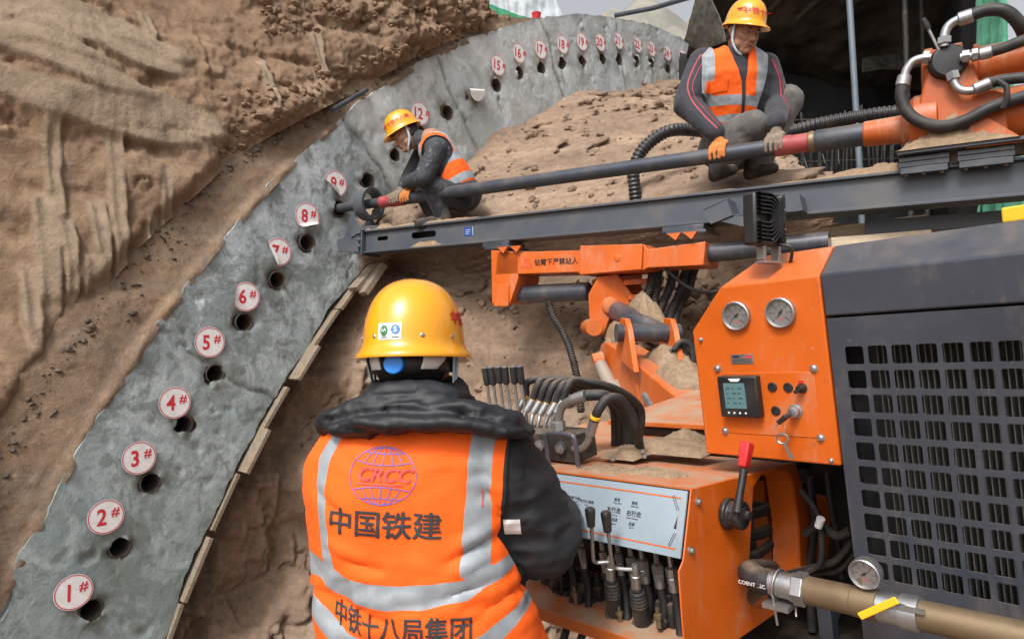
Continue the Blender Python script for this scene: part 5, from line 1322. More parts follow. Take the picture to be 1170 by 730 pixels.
    fit([(1088, 85), (1091, 96), (1098, 103), (1110, 104), (1120, 100)], [((1087, 83), (1090, 92))], [(1131, 95, 0), (1150, 91, 0), (1185, 88, 0), (1230, 86, .05)], .018, .024, ((1112, 103), (1133, 94.5)))
    mb = MB(); mb.tube([bh(1140, 92, yv - .03), bh(1150, 99, yv - .035), bh(1151, 112, yv - .03), bh(1146, 124, yv - .02)], .012, 8); mb.build('hose_tie', M['rubber'], hd)
    for k in range(8):
        t = 2 * math.pi * k / 8; mb = MB(); mb.lathe(frame_z(pf.p(.130 * math.cos(t), .130 * math.sin(t), X(1046)), -pf.z), [(.010, -.01), (.010, .006), (.0001, .007)], 6); mb.build('bolt', M['zinc'], hd, smooth=20)
drill_head()

# ---- boom bracket under the beam, swivel, boom and rams (orange)
def boom():
    yf = -.16; bh = lambda x, y, yy=yf: hit(B, x, y, 1, yy); bp = lambda x, y, yy=yf: B.p(*bh(x, y, yy))
    X = lambda x: bh(x, 295)[0]; zu = bh(640, 290)[2]; zl = bh(640, 311)[2]
    mb = MB(); mb.prism([bp(x, y) for x, y in ((568, 288.5), (662, 286), (664, 281), (735, 279), (740, 285), (806, 276), (804, 303), (740, 306), (735, 309), (664, 314.5), (660, 311), (566, 314))], B.y * .26)
    br = mb.build('boom_bracket', M['orange'], RIG, smooth=25, bevel=.004)
    mb = MB(); mb.prism([bp(x, y) for x, y in ((561, 286), (592, 288), (592, 318), (583, 346), (562, 347))], B.y * .26); mb.box(B, X(565), X(582), yf - .012, yf, zl - .20, zl - .06); mb.build('bracket_leg', M['orange'], br, smooth=25, bevel=.004)
    mb = MB(); mb.prism([bp(x, y, yf - .004) for x, y in ((664, 281), (735, 279), (734, 308), (664, 314))], -B.y * .012); mb.build('cover_plate', M['orange'], br, smooth=25, bevel=.003)
    for x in (705,):
        q = bh(x, 295, yf - .016); mb = MB(); mb.lathe(frame_z(B.p(*q), -B.y), [(.02, 0), (.02, .004), (.012, .006), (.0001, .007)], 14); mb.build('bolt', M['orange'], br)
    for a, b in ((545, 575), (752, 800)):
        mb = MB(); xa, xb = X(a), X(b); mb.box(B, xa, xb, -.10, .10, BZB - .036, BZB - .004); mb.box(B, xa + .03, xb + .02, -.12, .12, BZB - .055, BZB - .037); mb.build('clamp_block', M['grey'], br, smooth=20, bevel=.003)
    for x in (575, 590, 770, 788):
        mb = MB(); c = bh(x, 290, yf); mb.prism([B.p(c[0] - .03, yf - .03, BZB - .055), B.p(c[0] + .05, yf - .03, BZB - .055), B.p(c[0] + .02, yf - .03, BZB - .095)], B.y * .02); mb.build('rib', M['orange'], br, smooth=20)
    f0 = bp(635, 299.5, yf - .0015); ex = nrm(bp(660, 298) - bp(610, 300.5)); ez = nrm(np.cross(ex, B.y)) 
    if ez @ B.z < 0: ez = -ez
    mb = MB()
    for V, F, u_ in bold_layers('钻臂下严禁站人', .044, None, .014): mb.add([f0 + ex * x + ez * y - B.y * u_ for x, y in V], F, 0)
    t0 = bp(602, 300.5, yf - .0015)
    V, F = strip2d([(-.036, -.028), (.036, -.028), (0, .034)], .007, True); mb.add([t0 + ex * x + ez * y for x, y in V], F, 1); V, F = text_geo('!', .045, .02); mb.add([t0 + ex * x + ez * (y - .006) for x, y in V], F, 1)
    mb.build('warning_text', [M['ink'], M['red_ink']], br, smooth=0)
    # grey extension tube to the right, and the ram under the bracket
    a, b = bp(800, 290, -.06), bp(948, 276, -.06); mb = MB(); mb.tube([a, b], .052, 24); mb.build('extension_tube', M['grey'], br)
    a, b, r0 = bp(583, 337, -.05), bp(672, 333, -.05), .058; d = nrm(b - a); mb = MB(); mb.tube([a - d * .04, a], [.03, .03], 16); mb.lathe(frame_z(a, d), [(.05, 0), (r0, .004), (r0, np.linalg.norm(b - a)), (.05, np.linalg.norm(b - a) + .01)], 28); mb.build('slide_ram', M['grey'], br)
    # swivel head: measured outline, at the beam's middle depth
    D = 4.12
    P = lambda x, y, d=0.0: at(x, y, D + d)
    dv = FW
    mb = MB(); mb.prism([P(x, y) for x, y in ((684, 316), (706, 313), (722, 336), (728, 345), (708, 352), (697, 362), (690, 381), (680, 384), (674, 372), (673, 336))], dv * .05); sw = mb.build('swivel_head', M['orange'], RIG, smooth=25, bevel=.004)
    mb = MB(); mb.prism([P(x, y, .22) for x, y in ((690, 316), (730, 312), (736, 340), (712, 350), (700, 360), (695, 378), (688, 384), (682, 372), (682, 336))], dv * .05); mb.prism([P(x, y, .05) for x, y in ((680, 318), (734, 313), (733, 322), (682, 330))], dv * .2); mb.build('swivel_cheek', M['orange'], sw, smooth=25, bevel=.004)
    for x0, y0, x1, y1 in ((713, 320, 740, 324), (718, 337, 741, 341)): mb = MB(); mb.prism([P(x, y, -.02) for x, y in ((x0, y0), (x1, y0 - 2), (x1, y1), (x0, y1 + 2))], dv * .22); mb.build('hose_bracket', M['orange'], sw, smooth=20, bevel=.003)
    mb = MB(); mb.lathe(frame_z(P(679, 374, -.03), dv), [(.05, 0), (.05, .36)], 24); mb.lathe(frame_z(P(698, 349, -.03), dv), [(.035, 0), (.05, .01), (.05, .34)], 24); mb.build('pivot_pin', M['orange_dusty'], sw, smooth=35)
    # upper ram
    a, b = at(702, 354, 4.15), at(764, 388, 3.65); d = nrm(b - a); L = np.linalg.norm(b - a); mb = MB(); mb.lathe(frame_z(a, d), [(.04, -.03), (.058, 0), (.062, .01), (.062, L), (.05, L + .02), (.05, L + .08)], 28); mb.build('upper_ram', M['grey'], sw, smooth=35)
    # lower boom: a box arm running back to the rig body
    a, b = at(705, 405, 4.05), at(800, 486, 2.75); d = nrm(b - a); up = nrm(UP - d * (UP @ d)); sd = nrm(np.cross(d, up)); fr = Frame(a, d, sd, up); L = np.linalg.norm(b - a)
    mb = MB(); loftp(mb, [[fr.p(x, y, z) for y, z in ((-.085, -h), (.085, -h), (.085, h), (-.085, h))] for x, h in ((-.06, .05), (.05, .085), (L * .5, .105), (L, .10), (L + .9, .09))]); bo = mb.build('lower_boom', M['orange'], RIG, smooth=25, bevel=.006)
    for y in (-.125, .10):                       # lugs that hold the upper ram's foot
        mb = MB(); c = fr.inv(at(757, 402, 3.5)); mb.prism([fr.p(x, y, z) for x, z in ((c[0] - .10, .09), (c[0] + .26, .09), (c[0] + .12, .27), (c[0] + .06, .31), (c[0] - .03, .30), (c[0] - .06, .22))], sd * .028); mb.build('lug', M['orange'], bo, smooth=25, bevel=.004)
    mb = MB(); c = fr.inv(at(757, 402, 3.5)); mb.tube([fr.p(c[0] + .03, -.16, .235), fr.p(c[0] + .03, .16, .235)], .045, 22); mb.build('pivot_pin', M['grey'], bo)
    mb = MB(); mb.tube([at(678, 413, 3.95), at(690, 410, 3.95)], .045, 20); mb.tube([at(700, 409, 4.0), at(712, 405, 4.0)], .05, 20); mb.build('pivot_boss', M['orange_dusty'], bo)
    mb = MB(); mb.box(Frame(at(742, 432, 3.3), d, sd, up), -.02, .22, -.10, -.094, -.035, -.028); mb.build('weld_strip', M['orange_dusty'], bo, smooth=0)
    # lower ram, sand-coloured with dust
    a, b, e = at(686, 416, 3.9), at(701, 446, 3.75), at(736, 500, 3.45); mb = MB(); mb.tube([a, b, b * .97 + e * .03, e], [.035, .042, .085, .095], 24); mb.build('lower_ram', paint('dusty ram steel', (.30, .26, .22), .6, .5, .8, .2, dirtcol=(.36, .27, .19)), bo)
    a, b = at(738, 452, 3.2), at(765, 492, 2.9); mb = MB(); mb.tube([a, b], .022, 16); mb.tube([at(748, 452, 3.2), at(774, 490, 2.9)], .018, 16); mb.build('ram_rod', M['zinc'], bo)
    mb = MB(); mb.prism([at(x, y, 3.3) for x, y in ((728, 438), (742, 448), (743, 465), (729, 462))], dv * .06); mb.build('ram_lug', M['orange'], bo, smooth=20, bevel=.003)
    # ridged hose hanging below the bracket and the hoses behind it
    def ridged(name, pts, r, par, pitch=.016):
        P = smooth_path(pts, 40); P = [np.asarray(p) for p in P]; s = np.concatenate([[0], np.cumsum([np.linalg.norm(P[i + 1] - P[i]) for i in range(len(P) - 1)])]); n = int(s[-1] / pitch * 4)
        u = np.linspace(0, s[-1], n); arr = np.array(P); Q = np.stack([np.interp(u, s, arr[:, k]) for k in range(3)], -1)
        mb = MB(); mb.tube(list(Q), [r * (1 + .16 * math.sin(2 * math.pi * x / pitch)) for x in u], 14); return mb.build(name, M['rubber'], par, smooth=60)
    ridged('ridged_hose', [at(x, y, d) for x, y, d in ((627, 346, 4.25), (632, 362, 4.2), (643, 380, 4.15), (652, 402, 4.1), (660, 435, 4.0), (664, 470, 3.9))], .020, br)
    mb = MB(); mb.tube(smooth_path([at(x, y, 4.22) for x, y in ((626, 346), (633, 358), (637, 372), (645, 384))], 8), .012, 10); mb.build('hose', M['rubber'], br)
    for k, (x0, x1, x2) in enumerate(((746, 742, 728), (752, 750, 744), (770, 764, 752), (783, 778, 766), (792, 786, 772))):
        ridged('ridged_hose', [at(x0 + 6, 296, 4.15 + .02 * k), at(x0, 312, 4.1 + .02 * k), at(x1, 332, 4.05 + .02 * k), at(x2, 360, 4.0 + .02 * k), at(x2 - 3, 395, 3.9)], .024, br)
    mb = MB(); mb.tube(smooth_path([at(x, y, 3.9) for x, y in ((760, 306), (772, 318), (790, 330), (812, 334), (835, 327))], 8), .010, 10); mb.build('hose', M['rubber'], br)
    mb = MB(); mb.tube(smooth_path([at(x, y, 3.3) for x, y in ((770, 400), (778, 391), (788, 394), (792, 408), (790, 425))], 8), .014, 10); mb.tube(smooth_path([at(x, y, 3.32) for x, y in ((766, 402), (776, 396), (783, 402), (784, 418), (780, 432))], 8), .012, 10); mb.build('hose', M['rubber'], bo)
    # bent guard plate beside the lamp
    q = [(803, 240), (831, 227.5), (838, 246.5), (910, 241.5), (917, 240), (913, 223)]
    mb = MB(); w3 = B.y * .16
    for i in range(5): mb.prism([bp(*q[i], -.2), bp(*q[i + 1], -.2), bp(*q[i + 1], -.2) + w3, bp(*q[i], -.2) + w3], B.z * .006)
    mb.prism([bp(x, y, -.21) for x, y in ((803, 241), (831, 228), (837, 246), (812, 256))], B.y * .006); mb.prism([bp(x, y, -.20) for x, y in ((823, 253), (838, 247), (868, 246), (868, 263))], B.y * .006)
    mb.build('guard_plate', M['beam'], br, smooth=0)
    # link plate joining boom and machine body, hidden behind the cabinet
    mb = MB(); mb.box(K, XL + .25, XH, .43, 1.1, -1.0, ZT - .04); mb.build('body_frame', M['black'], RIG, smooth=0, bevel=.01)
    mb = MB(); mb.box(K, XL + .24, XH, .40, 1.12, ZT - .036, ZT - .02); mb.build('deck_sheet', M['orange_dusty'], RIG, smooth=0, bevel=.003)
boom()

# ---- second rail and fittings right of the lamp, yellow block, chassis and tracks
mb = MB(); mb.box(B, hit(B, 988, 262, 1, .1)[0], hit(B, 1168, 240, 1, .1)[0] + .8, .1, .2, BZB - .10, BZB - .03); mb.build('cross_rail', M['beam'], RIG, smooth=0, bevel=.003)
mb = MB(); _q = hit(K, 1162, 243, 1, .16); mb.box(K, _q[0] - .02, _q[0] + .09, .14, .2, Z2, _q[2] + .012); mb.build('lifting_block', M['yellow'], RIG, smooth=0, bevel=.003)
def tracks():
    zg = (GZ - K.o[2]) / K.z[2]
    for y0 in (.1, .95):
        mb = MB(); P = []
        for k in range(28):
            t = 2 * math.pi * k / 28; P.append((math.copysign(.95, math.cos(t)) + .28 * math.cos(t) + .55, .28 * math.sin(t)))
        o0 = K.p(0, y0, 0); gz = lambda x, y, z: np.array([K.p(x, y, 0)[0], K.p(x, y, 0)[1], GZ + z])
        mb.prism([gz(x, y0, z + .30) for x, z in P], K.y * .3); mb.build('track', M['rubber'], RIG, smooth=30, bevel=.01)
    mb = MB(); a = [np.array([K.p(x, y, 0)[0], K.p(x, y, 0)[1], GZ + .35]) for x, y in ((-.6, .2), (1.8, .2), (1.8, 1.1), (-.6, 1.1))]; mb.prism(a, V3(0, 0, .55)); mb.build('chassis', M['black'], RIG, smooth=0, bevel=.01)
tracks()

# ---- corrugated air duct looping behind the crouching man
def duct():
    P = [at(x, y, d) for x, y, d in ((727, 232, 4.6), (725, 214, 4.6), (724, 198, 4.6), (730, 178, 4.6), (745, 161, 4.6), (768, 149, 4.6), (800, 150, 4.7), (850, 158, 4.8), (905, 150, 4.7), (940, 141, 4.6), (985, 133, 4.5), (1030, 128, 4.4), (1090, 130, 4.4))]
    P = smooth_path(P, 40); s = np.concatenate([[0], np.cumsum([np.linalg.norm(P[i + 1] - P[i]) for i in range(len(P) - 1)])]); n = int(s[-1] / .028 * 5); u = np.linspace(0, s[-1], n); arr = np.array(P); Q = np.stack([np.interp(u, s, arr[:, k]) for k in range(3)], -1)
    mb = MB(); mb.tube(list(Q), [.040 * (1 + .10 * math.sin(2 * math.pi * x / .028)) for x in u], 18); o = mb.build('corrugated_duct', paint('black corrugated plastic', (.022, .022, .026), .38, .3, .4, sc=8), smooth=60)
    tag(o, 'black corrugated duct looping behind the crouching man', 'hose')
duct()

# ---- sand heaped on the rig
def sand():
    mb = MB()
    def heap(o, ex, ey, ez, lx, ly, h, seed, p=1.6, sink=.0):
        n = 40; X, Y = np.meshgrid(np.linspace(-1, 1, n), np.linspace(-1, 1, 16), indexing='ij'); X = X.ravel(); Y = Y.ravel(); P0 = np.stack([X * 3 + seed, Y * 2, 0 * X], -1)
        d = np.maximum(np.abs(X), 0) ** p; z = h * np.clip(1 - d, 0, 1) * np.clip(1 - np.abs(Y) ** 2.5, 0, 1) * (.8 + .5 * fbm(P0, 1.2, 3, int(seed))) + .10 * h * fbm(P0, 5, 3, int(seed) + 3) * np.clip(1.05 - np.maximum(np.abs(X), np.abs(Y)) ** 4, 0, 1) - .004 - sink * np.maximum(np.abs(X) ** 4, np.abs(Y) ** 4)
        mb.add(o + np.outer(X * lx, ex) + np.outer(Y * ly, ey) + np.outer(z, ez), grid_faces(n, 16))
    bx = lambda px: hit(B, px, 250, 1, -.04)[0]
    for px, lx, h in ((462, .30, .035), (490, .22, .05), (440, .12, .05), (425, .08, .04), (520, .35, .03), (580, .5, .022), (650, .55, .018), (740, .5, .02), (830, .45, .018), (920, .4, .025), (985, .3, .05), (1010, .15, .07)):
        heap(B.p(hit(B, px, 250 - (px - 460) * .1, 1, -.03)[0], -.01, BZT), B.x, B.y, B.z, lx, .075, h, px)
    a, b = hit(B, 1032, 170, 1, -.1)[0], hit(B, 1162, 160, 1, -.1)[0]
    heap(B.p((a + b) / 2 - .01, -.03, BZT + .074), B.x, B.y, B.z, (b - a) / 2 + .02, .150, .24, 31, 2.0)
    q = hit(B, 487, 280, 1, -.072); heap(B.p(q[0], -.074, BZB + .012), B.x, B.y, B.z, .16, .012, .05, 12)
    # on the boom and console
    for x, y, d, lx, ly, h in ((716, 371, 4.02, .16, .1, .06), (735, 352, 4.05, .26, .09, .10), (780, 428, 3.05, .20, .10, .09), (765, 402, 3.4, .16, .1, .05), (703, 395, 4.05, .14, .08, .07)):
        ex = nrm(at(800, 486, 2.75) - at(705, 405, 4.05)); ey = nrm(np.cross(UP, ex)); heap(at(x, y, d), ex, ey, np.cross(ex, ey), lx, ly, h, x, 1.6, .10)
    for px, py, lx, ly, h in ((760, 505, .14, .06, .012), (690, 532, .07, .04, .006), (745, 535, .08, .03, .005), (780, 497, .06, .05, .02), (715, 512, .06, .05, .010)):
        q = hit(K, px, py, 2, ZT); heap(K.p(q[0], q[1], ZT - .001), K.x, K.y, K.z, lx, ly, h * 1.3, px, 1.2, .012)
    tag(mb.build('sand', M['sand'], smooth=180), kind='stuff')
sand()

# ================================================================ PEOPLE
def seg_dist(P, a, b):
    a = np.asarray(a); b = np.asarray(b); d = b - a; t = np.clip(((P - a) @ d) / (d @ d), 0, 1); return np.linalg.norm(P - a - t[:, None] * d, axis=1)
def shell(V, T, g, off, attrs, name, mat, parent, lip=.004):
    """A garment layer: the part of a skin where g > 0, lifted by off, with a turned-in edge."""
    Nn = vert_normals(V, T)
    keys = list(attrs); data = np.hstack([V, Nn] + [np.asarray(attrs[k])[:, None] for k in keys])
    D, F, _, _ = clip(data, T, g)
    P = D[:, :3] + D[:, 3:6] * off
    cnt = {}
    for f in F:
        for i in range(3): e = (f[i], f[(i + 1) % 3]); cnt[e] = cnt.get(e, 0) + 1
    edges = [e for e in cnt if (e[1], e[0]) not in cnt]
    m = {}; ext = []; fs = [list(f) for f in F]
    def low(i):
        if i not in m: m[i] = len(P) + len(ext); ext.append(D[i, :3] - D[i, 3:6] * lip)
        return m[i]
    for a, b in edges: fs.append([b, a, low(a), low(b)])
    idx = list(range(len(P))) + [None] * len(ext)
    for k, v in m.items(): idx[v] = k
    A_ = {k: D[idx, 6 + i] for i, k in enumerate(keys)}
    Pa = np.vstack([P] + ([np.array(ext)] if ext else []))
    o = link_mesh(name, Pa, fs, mat, parent, smooth=60, attrs=A_)
    return o, bvh_of(Pa, fs)

def skin_obj(name, prims, voxel, mat, parent=None, amp=0, sc=8, seed=0, it=4, stretch=(1, 1, 1)):
    V, T = remesh(prims, voxel, it)
    if amp: V = wrinkle(V, T, amp, sc, seed, stretch)
    o = link_mesh(name, V, T, mat, parent, smooth=180)
    return o, V, T

def helmet(fr, par, a=.102, b=.124, h=.142, name='helmet', brim=.014, peak=.036):
    mb = MB(); n = 56; rings = []
    def rad(ang, s): return s * a * math.cos(ang), s * b * math.sin(ang)
    prof = []
    for i in range(15):
        t = i / 14 * math.pi / 2; prof.append((max(math.cos(t), 0) ** .78, h * math.sin(t) ** .92))
    vs = []
    def ring(f): 
        for k in range(n): vs.append(f(2 * math.pi * k / n))
    def brimp(ang, e, z):
        s = math.sin(ang); ex = brim + peak * max(s, 0) ** 3
        x, y = rad(ang, 1); L = math.hypot(math.cos(ang), math.sin(ang)); return fr.p(x + math.cos(ang) * ex * e, y + math.sin(ang) * ex * e, z - .012 * e * (1 + .6 * max(s, 0)) )
    ring(lambda q: fr.p(*[c * .96 for c in rad(q, 1)], .004))
    ring(lambda q: brimp(q, .92, -.004))
    ring(lambda q: brimp(q, 1.0, -.002)); ring(lambda q: brimp(q, 1.0, .003)); ring(lambda q: brimp(q, .9, .006))
    ring(lambda q: brimp(q, .35, .008))
    ring(lambda q: fr.p(*rad(q, 1.005), .014))
    for (r, z) in prof[1:-1]: ring(lambda q: fr.p(*rad(q, r), .014 + z * (h - .0) / h))
    m = len(vs) // n; vs.append(fr.p(0, 0, .014 + h)); fs = []
    for i in range(m - 1):
        for k in range(n): k2 = (k + 1) % n; fs.append((i * n + k, i * n + k2, (i + 1) * n + k2, (i + 1) * n + k))
    for k in range(n): fs.append(((m - 1) * n + k, (m - 1) * n + (k + 1) % n, len(vs) - 1))
    mb.add(vs, fs); o = mb.build(name, M['helmet'], par, smooth=180)
    s = o.modifiers.new('sub', 'SUBSURF'); s.levels = 1; s.render_levels = 1
    T = []
    for f in fs: T.append(f[:3]); T.append((f[0], f[2], f[3])) if len(f) == 4 else None
    bv = bvh_of(np.array(vs), T)
    for ang in (-118, -62, -25, -155, 25, 155):
        q = R(ang); x, y = rad(q, 1.0); p = fr.p(x, y, .026); nn = nrm(fr.v(x / a ** 2, y / b ** 2, .2))
        mb = MB(); mb.lathe(frame_z(p - nn * .001, nn), [(.0045, 0), (.0045, .0012), (.003, .0026), (.0001, .003)], 14); mb.build('rivet', M['zinc'], o)
    return o, bv
def helmet_text(hel, bv, fr, s, size, ang, z, bold=.03):
    q = R(ang); e = fr.v(math.cos(q), math.sin(q), 0); t = fr.v(-math.sin(q), math.cos(q), 0) * -1
    if np.cross(t, fr.z) @ e < 0: t = -t
    o = fr.p(0, 0, z) + e * .10
    mb = MB()
    for V, F, up_ in bold_layers(s, size, size * .25, .014): mb.add(wrap(V, o, t, fr.z, -e, bv, .0010 + up_), F)
    return mb.build('lettering', M['red_ink'], hel, smooth=0)

def hand_prims(o, f, side, pn, s=1.0, curl=.5):
    """Open relaxed hand: o wrist, f towards the fingertips, side towards the thumb, pn out of the palm."""
    f, side, pn = nrm(f), nrm(side), nrm(pn); pr_ = [('cap', o, o + f * .045 * s, .026 * s, .030 * s), ('cap', o + f * .04 * s - side * .022 * s, o + f * .085 * s - side * .026 * s, .015 * s, .0125 * s), ('cap', o + f * .04 * s + side * .02 * s, o + f * .088 * s + side * .024 * s, .016 * s, .013 * s), ('cap', o + f * .05 * s, o + f * .09 * s, .02 * s, .0135 * s)]
    for k, L in enumerate((.070, .080, .074, .058)):
        b = o + f * .085 * s + side * (.027 - .018 * k) * s; d = f; r = .0095 * s
        for j, q in enumerate((.45, .32, .23)):
            a = curl * (j + .5); dd = nrm(d * math.cos(a) + pn * math.sin(a)); e = b + dd * L * q * s; pr_.append(('cap', b, e, r, r * .9)); b = e; r *= .9
    b = o + f * .02 * s + side * .022 * s; e = b + nrm(f * .6 + side * .7 + pn * .3) * .045 * s; pr_ += [('cap', b, e, .013 * s, .011 * s), ('cap', e, e + nrm(f * .85 + side * .2 + pn * .35) * .038 * s, .0105 * s, .009 * s)]
    return pr_
def grip_prims(x, wrist, r=.043, s=1.0, flip=1):
    """Gloved hand closed over the drill pipe from above: fingers round the near side, thumb behind."""
    top = lambda dx, ang, rr: B.p(x + dx, -math.sin(ang) * rr, math.cos(ang) * rr)
    pr_ = [('cap', top(-.028, -.15, r + .022), top(.028, -.15, r + .022), .021 * s, .021 * s), ('cap', np.asarray(wrist), top(0, -.2, r + .03), .030 * s, .028 * s)]
    for k in range(4):
        dx = (-.038 + .0255 * k) * s * flip; prev = top(dx * .8, .1, r + .018); rr = .0108 * s
        for a, q in ((.75, .0), (1.45, .0), (2.1 - .12 * (k == 3), 0)):
            e = top(dx, a, r + .0105); pr_.append(('cap', prev, e, rr, rr * .93)); prev = e; rr *= .94
    prev = top(-.035 * flip, -.3, r + .02)
    for a, dx in ((-.9, -.05), (-1.4, -.055)): e = top(dx * flip, a, r + .011); pr_.append(('cap', prev, e, .0135 * s, .0125 * s)); prev = e
    return pr_

def head_prims(c, F, up, s=1.0, neck=None):
    F = nrm(F); up = nrm(up - F * (np.asarray(up) @ F)); sd = np.cross(F, up); fr = Frame(c, sd, F, up); p = lambda x, y, z: fr.p(x * s, y * s, z * s)
    H = [('ell', fr, .073 * s, .092 * s, .108 * s), ('cap', p(0, .045, -.055), p(0, .052, -.085), .050 * s, .034 * s), ('cap', p(-.03, .03, -.06), p(.03, .03, -.06), .035 * s, .035 * s),
         ('cap', p(0, .086, .005), p(0, .106, -.030), .009 * s, .0145 * s), ('cap', p(-.012, .090, -.032), p(.012, .090, -.032), .009 * s, .009 * s), ('cap', p(-.035, .076, .026), p(.035, .076, .026), .014 * s, .014 * s),
         ('cap', p(-.022, .084, -.058), p(.022, .084, -.058), .009 * s, .009 * s), ('cap', p(-.018, .080, -.070), p(.018, .080, -.070), .010 * s, .010 * s), ('cap', p(0, .078, -.092), p(0, .076, -.092), .018 * s, .018 * s),
         ('cap', p(-.045, .055, -.02), p(-.030, .070, -.03), .022 * s, .018 * s), ('cap', p(.045, .055, -.02), p(.030, .070, -.03), .022 * s, .018 * s)]
    for k in (-1, 1): H += [('cap', p(k * .074, -.008, .012), p(k * .078, -.012, -.002), .016 * s, .016 * s), ('cap', p(k * .076, -.008, -.004), p(k * .072, .0, -.03), .014 * s, .009 * s)]
    return H, fr
def face_parts(fr, par, s=1.0):
    for k in (-1, 1):
        mb = MB(); mb.ell(Frame(fr.p(k * .031 * s, .077 * s, .004 * s), fr.x, fr.y, fr.z), .0115 * s, .007 * s, .0045 * s, 14, 8); e = mb.build('eye', M['eyeball'], par)
        mb = MB(); mb.ell(Frame(fr.p(k * .031 * s, .0835 * s, .002 * s), fr.x, fr.y, fr.z), .0058 * s, .003 * s, .0055 * s, 12, 8); mb.build('iris', M['hair'], e)
        mb = MB(); mb.tube([fr.p((k * .031 + d) * s, (.089 - abs(d) * .25) * s, (.024 - d * k * .12) * s) for d in (-.018, -.006, .006, .018)], [.002 * s, .0045 * s, .0045 * s, .002 * s], 8); mb.build('eyebrow', M['hair'], par)
    mb = MB(); mb.tube([fr.p(d * s, (.0935 - abs(d) * .3) * s, -.0635 * s) for d in (-.024, -.01, 0, .01, .024)], [.001 * s, .003 * s, .0035 * s, .003 * s, .001 * s], 8); mb.build('mouth', flat('lips', (.16, .055, .045), .5), par)
def hair(fr, par, s=1.0, low=-.05):
    mb = MB(); vs = []; n = 30; rows = 10
    for i in range(rows):
        z = low + (.06 - low) * i / (rows - 1)
        for k in range(n + 1):
            a = R(200) + R(140) * k / n ; a = R(180 + 8) + (R(360 - 8) - R(188)) * k / n
            w = math.sqrt(max(1 - (z / .112) ** 2, .05)); vs.append(fr.p(.0765 * s * w * math.cos(a), .0965 * s * w * math.sin(a), z * s))
    fs = [(i * (n + 1) + k, i * (n + 1) + k + 1, (i + 1) * (n + 1) + k + 1, (i + 1) * (n + 1) + k) for i in range(rows - 1) for k in range(n)]
    mb.add(vs, fs); o = mb.build('hair', M['hair'], par, smooth=180); k = o.modifiers.new('t', 'SOLIDIFY'); k.thickness = .006; k.offset = 1; return o
def boot(p, d, par, s=1.0):
    d = nrm(d); u = V3(0, 0, 1); pr_ = [('cap', p - d * .05 * s + u * .05 * s, p + u * .13 * s - d * .03 * s, .048 * s, .050 * s), ('cap', p - d * .06 * s + u * .04 * s, p + d * .12 * s + u * .035 * s, .042 * s, .040 * s), ('cap', p + d * .06 * s + u * .05 * s, p + d * .15 * s + u * .035 * s, .044 * s, .036 * s)]
    V, T = remesh(pr_, .008, 3); V[:, 2] = np.maximum(V[:, 2], p[2] + .004)
    return link_mesh('boot', V, T, M['boot'], par, smooth=60)

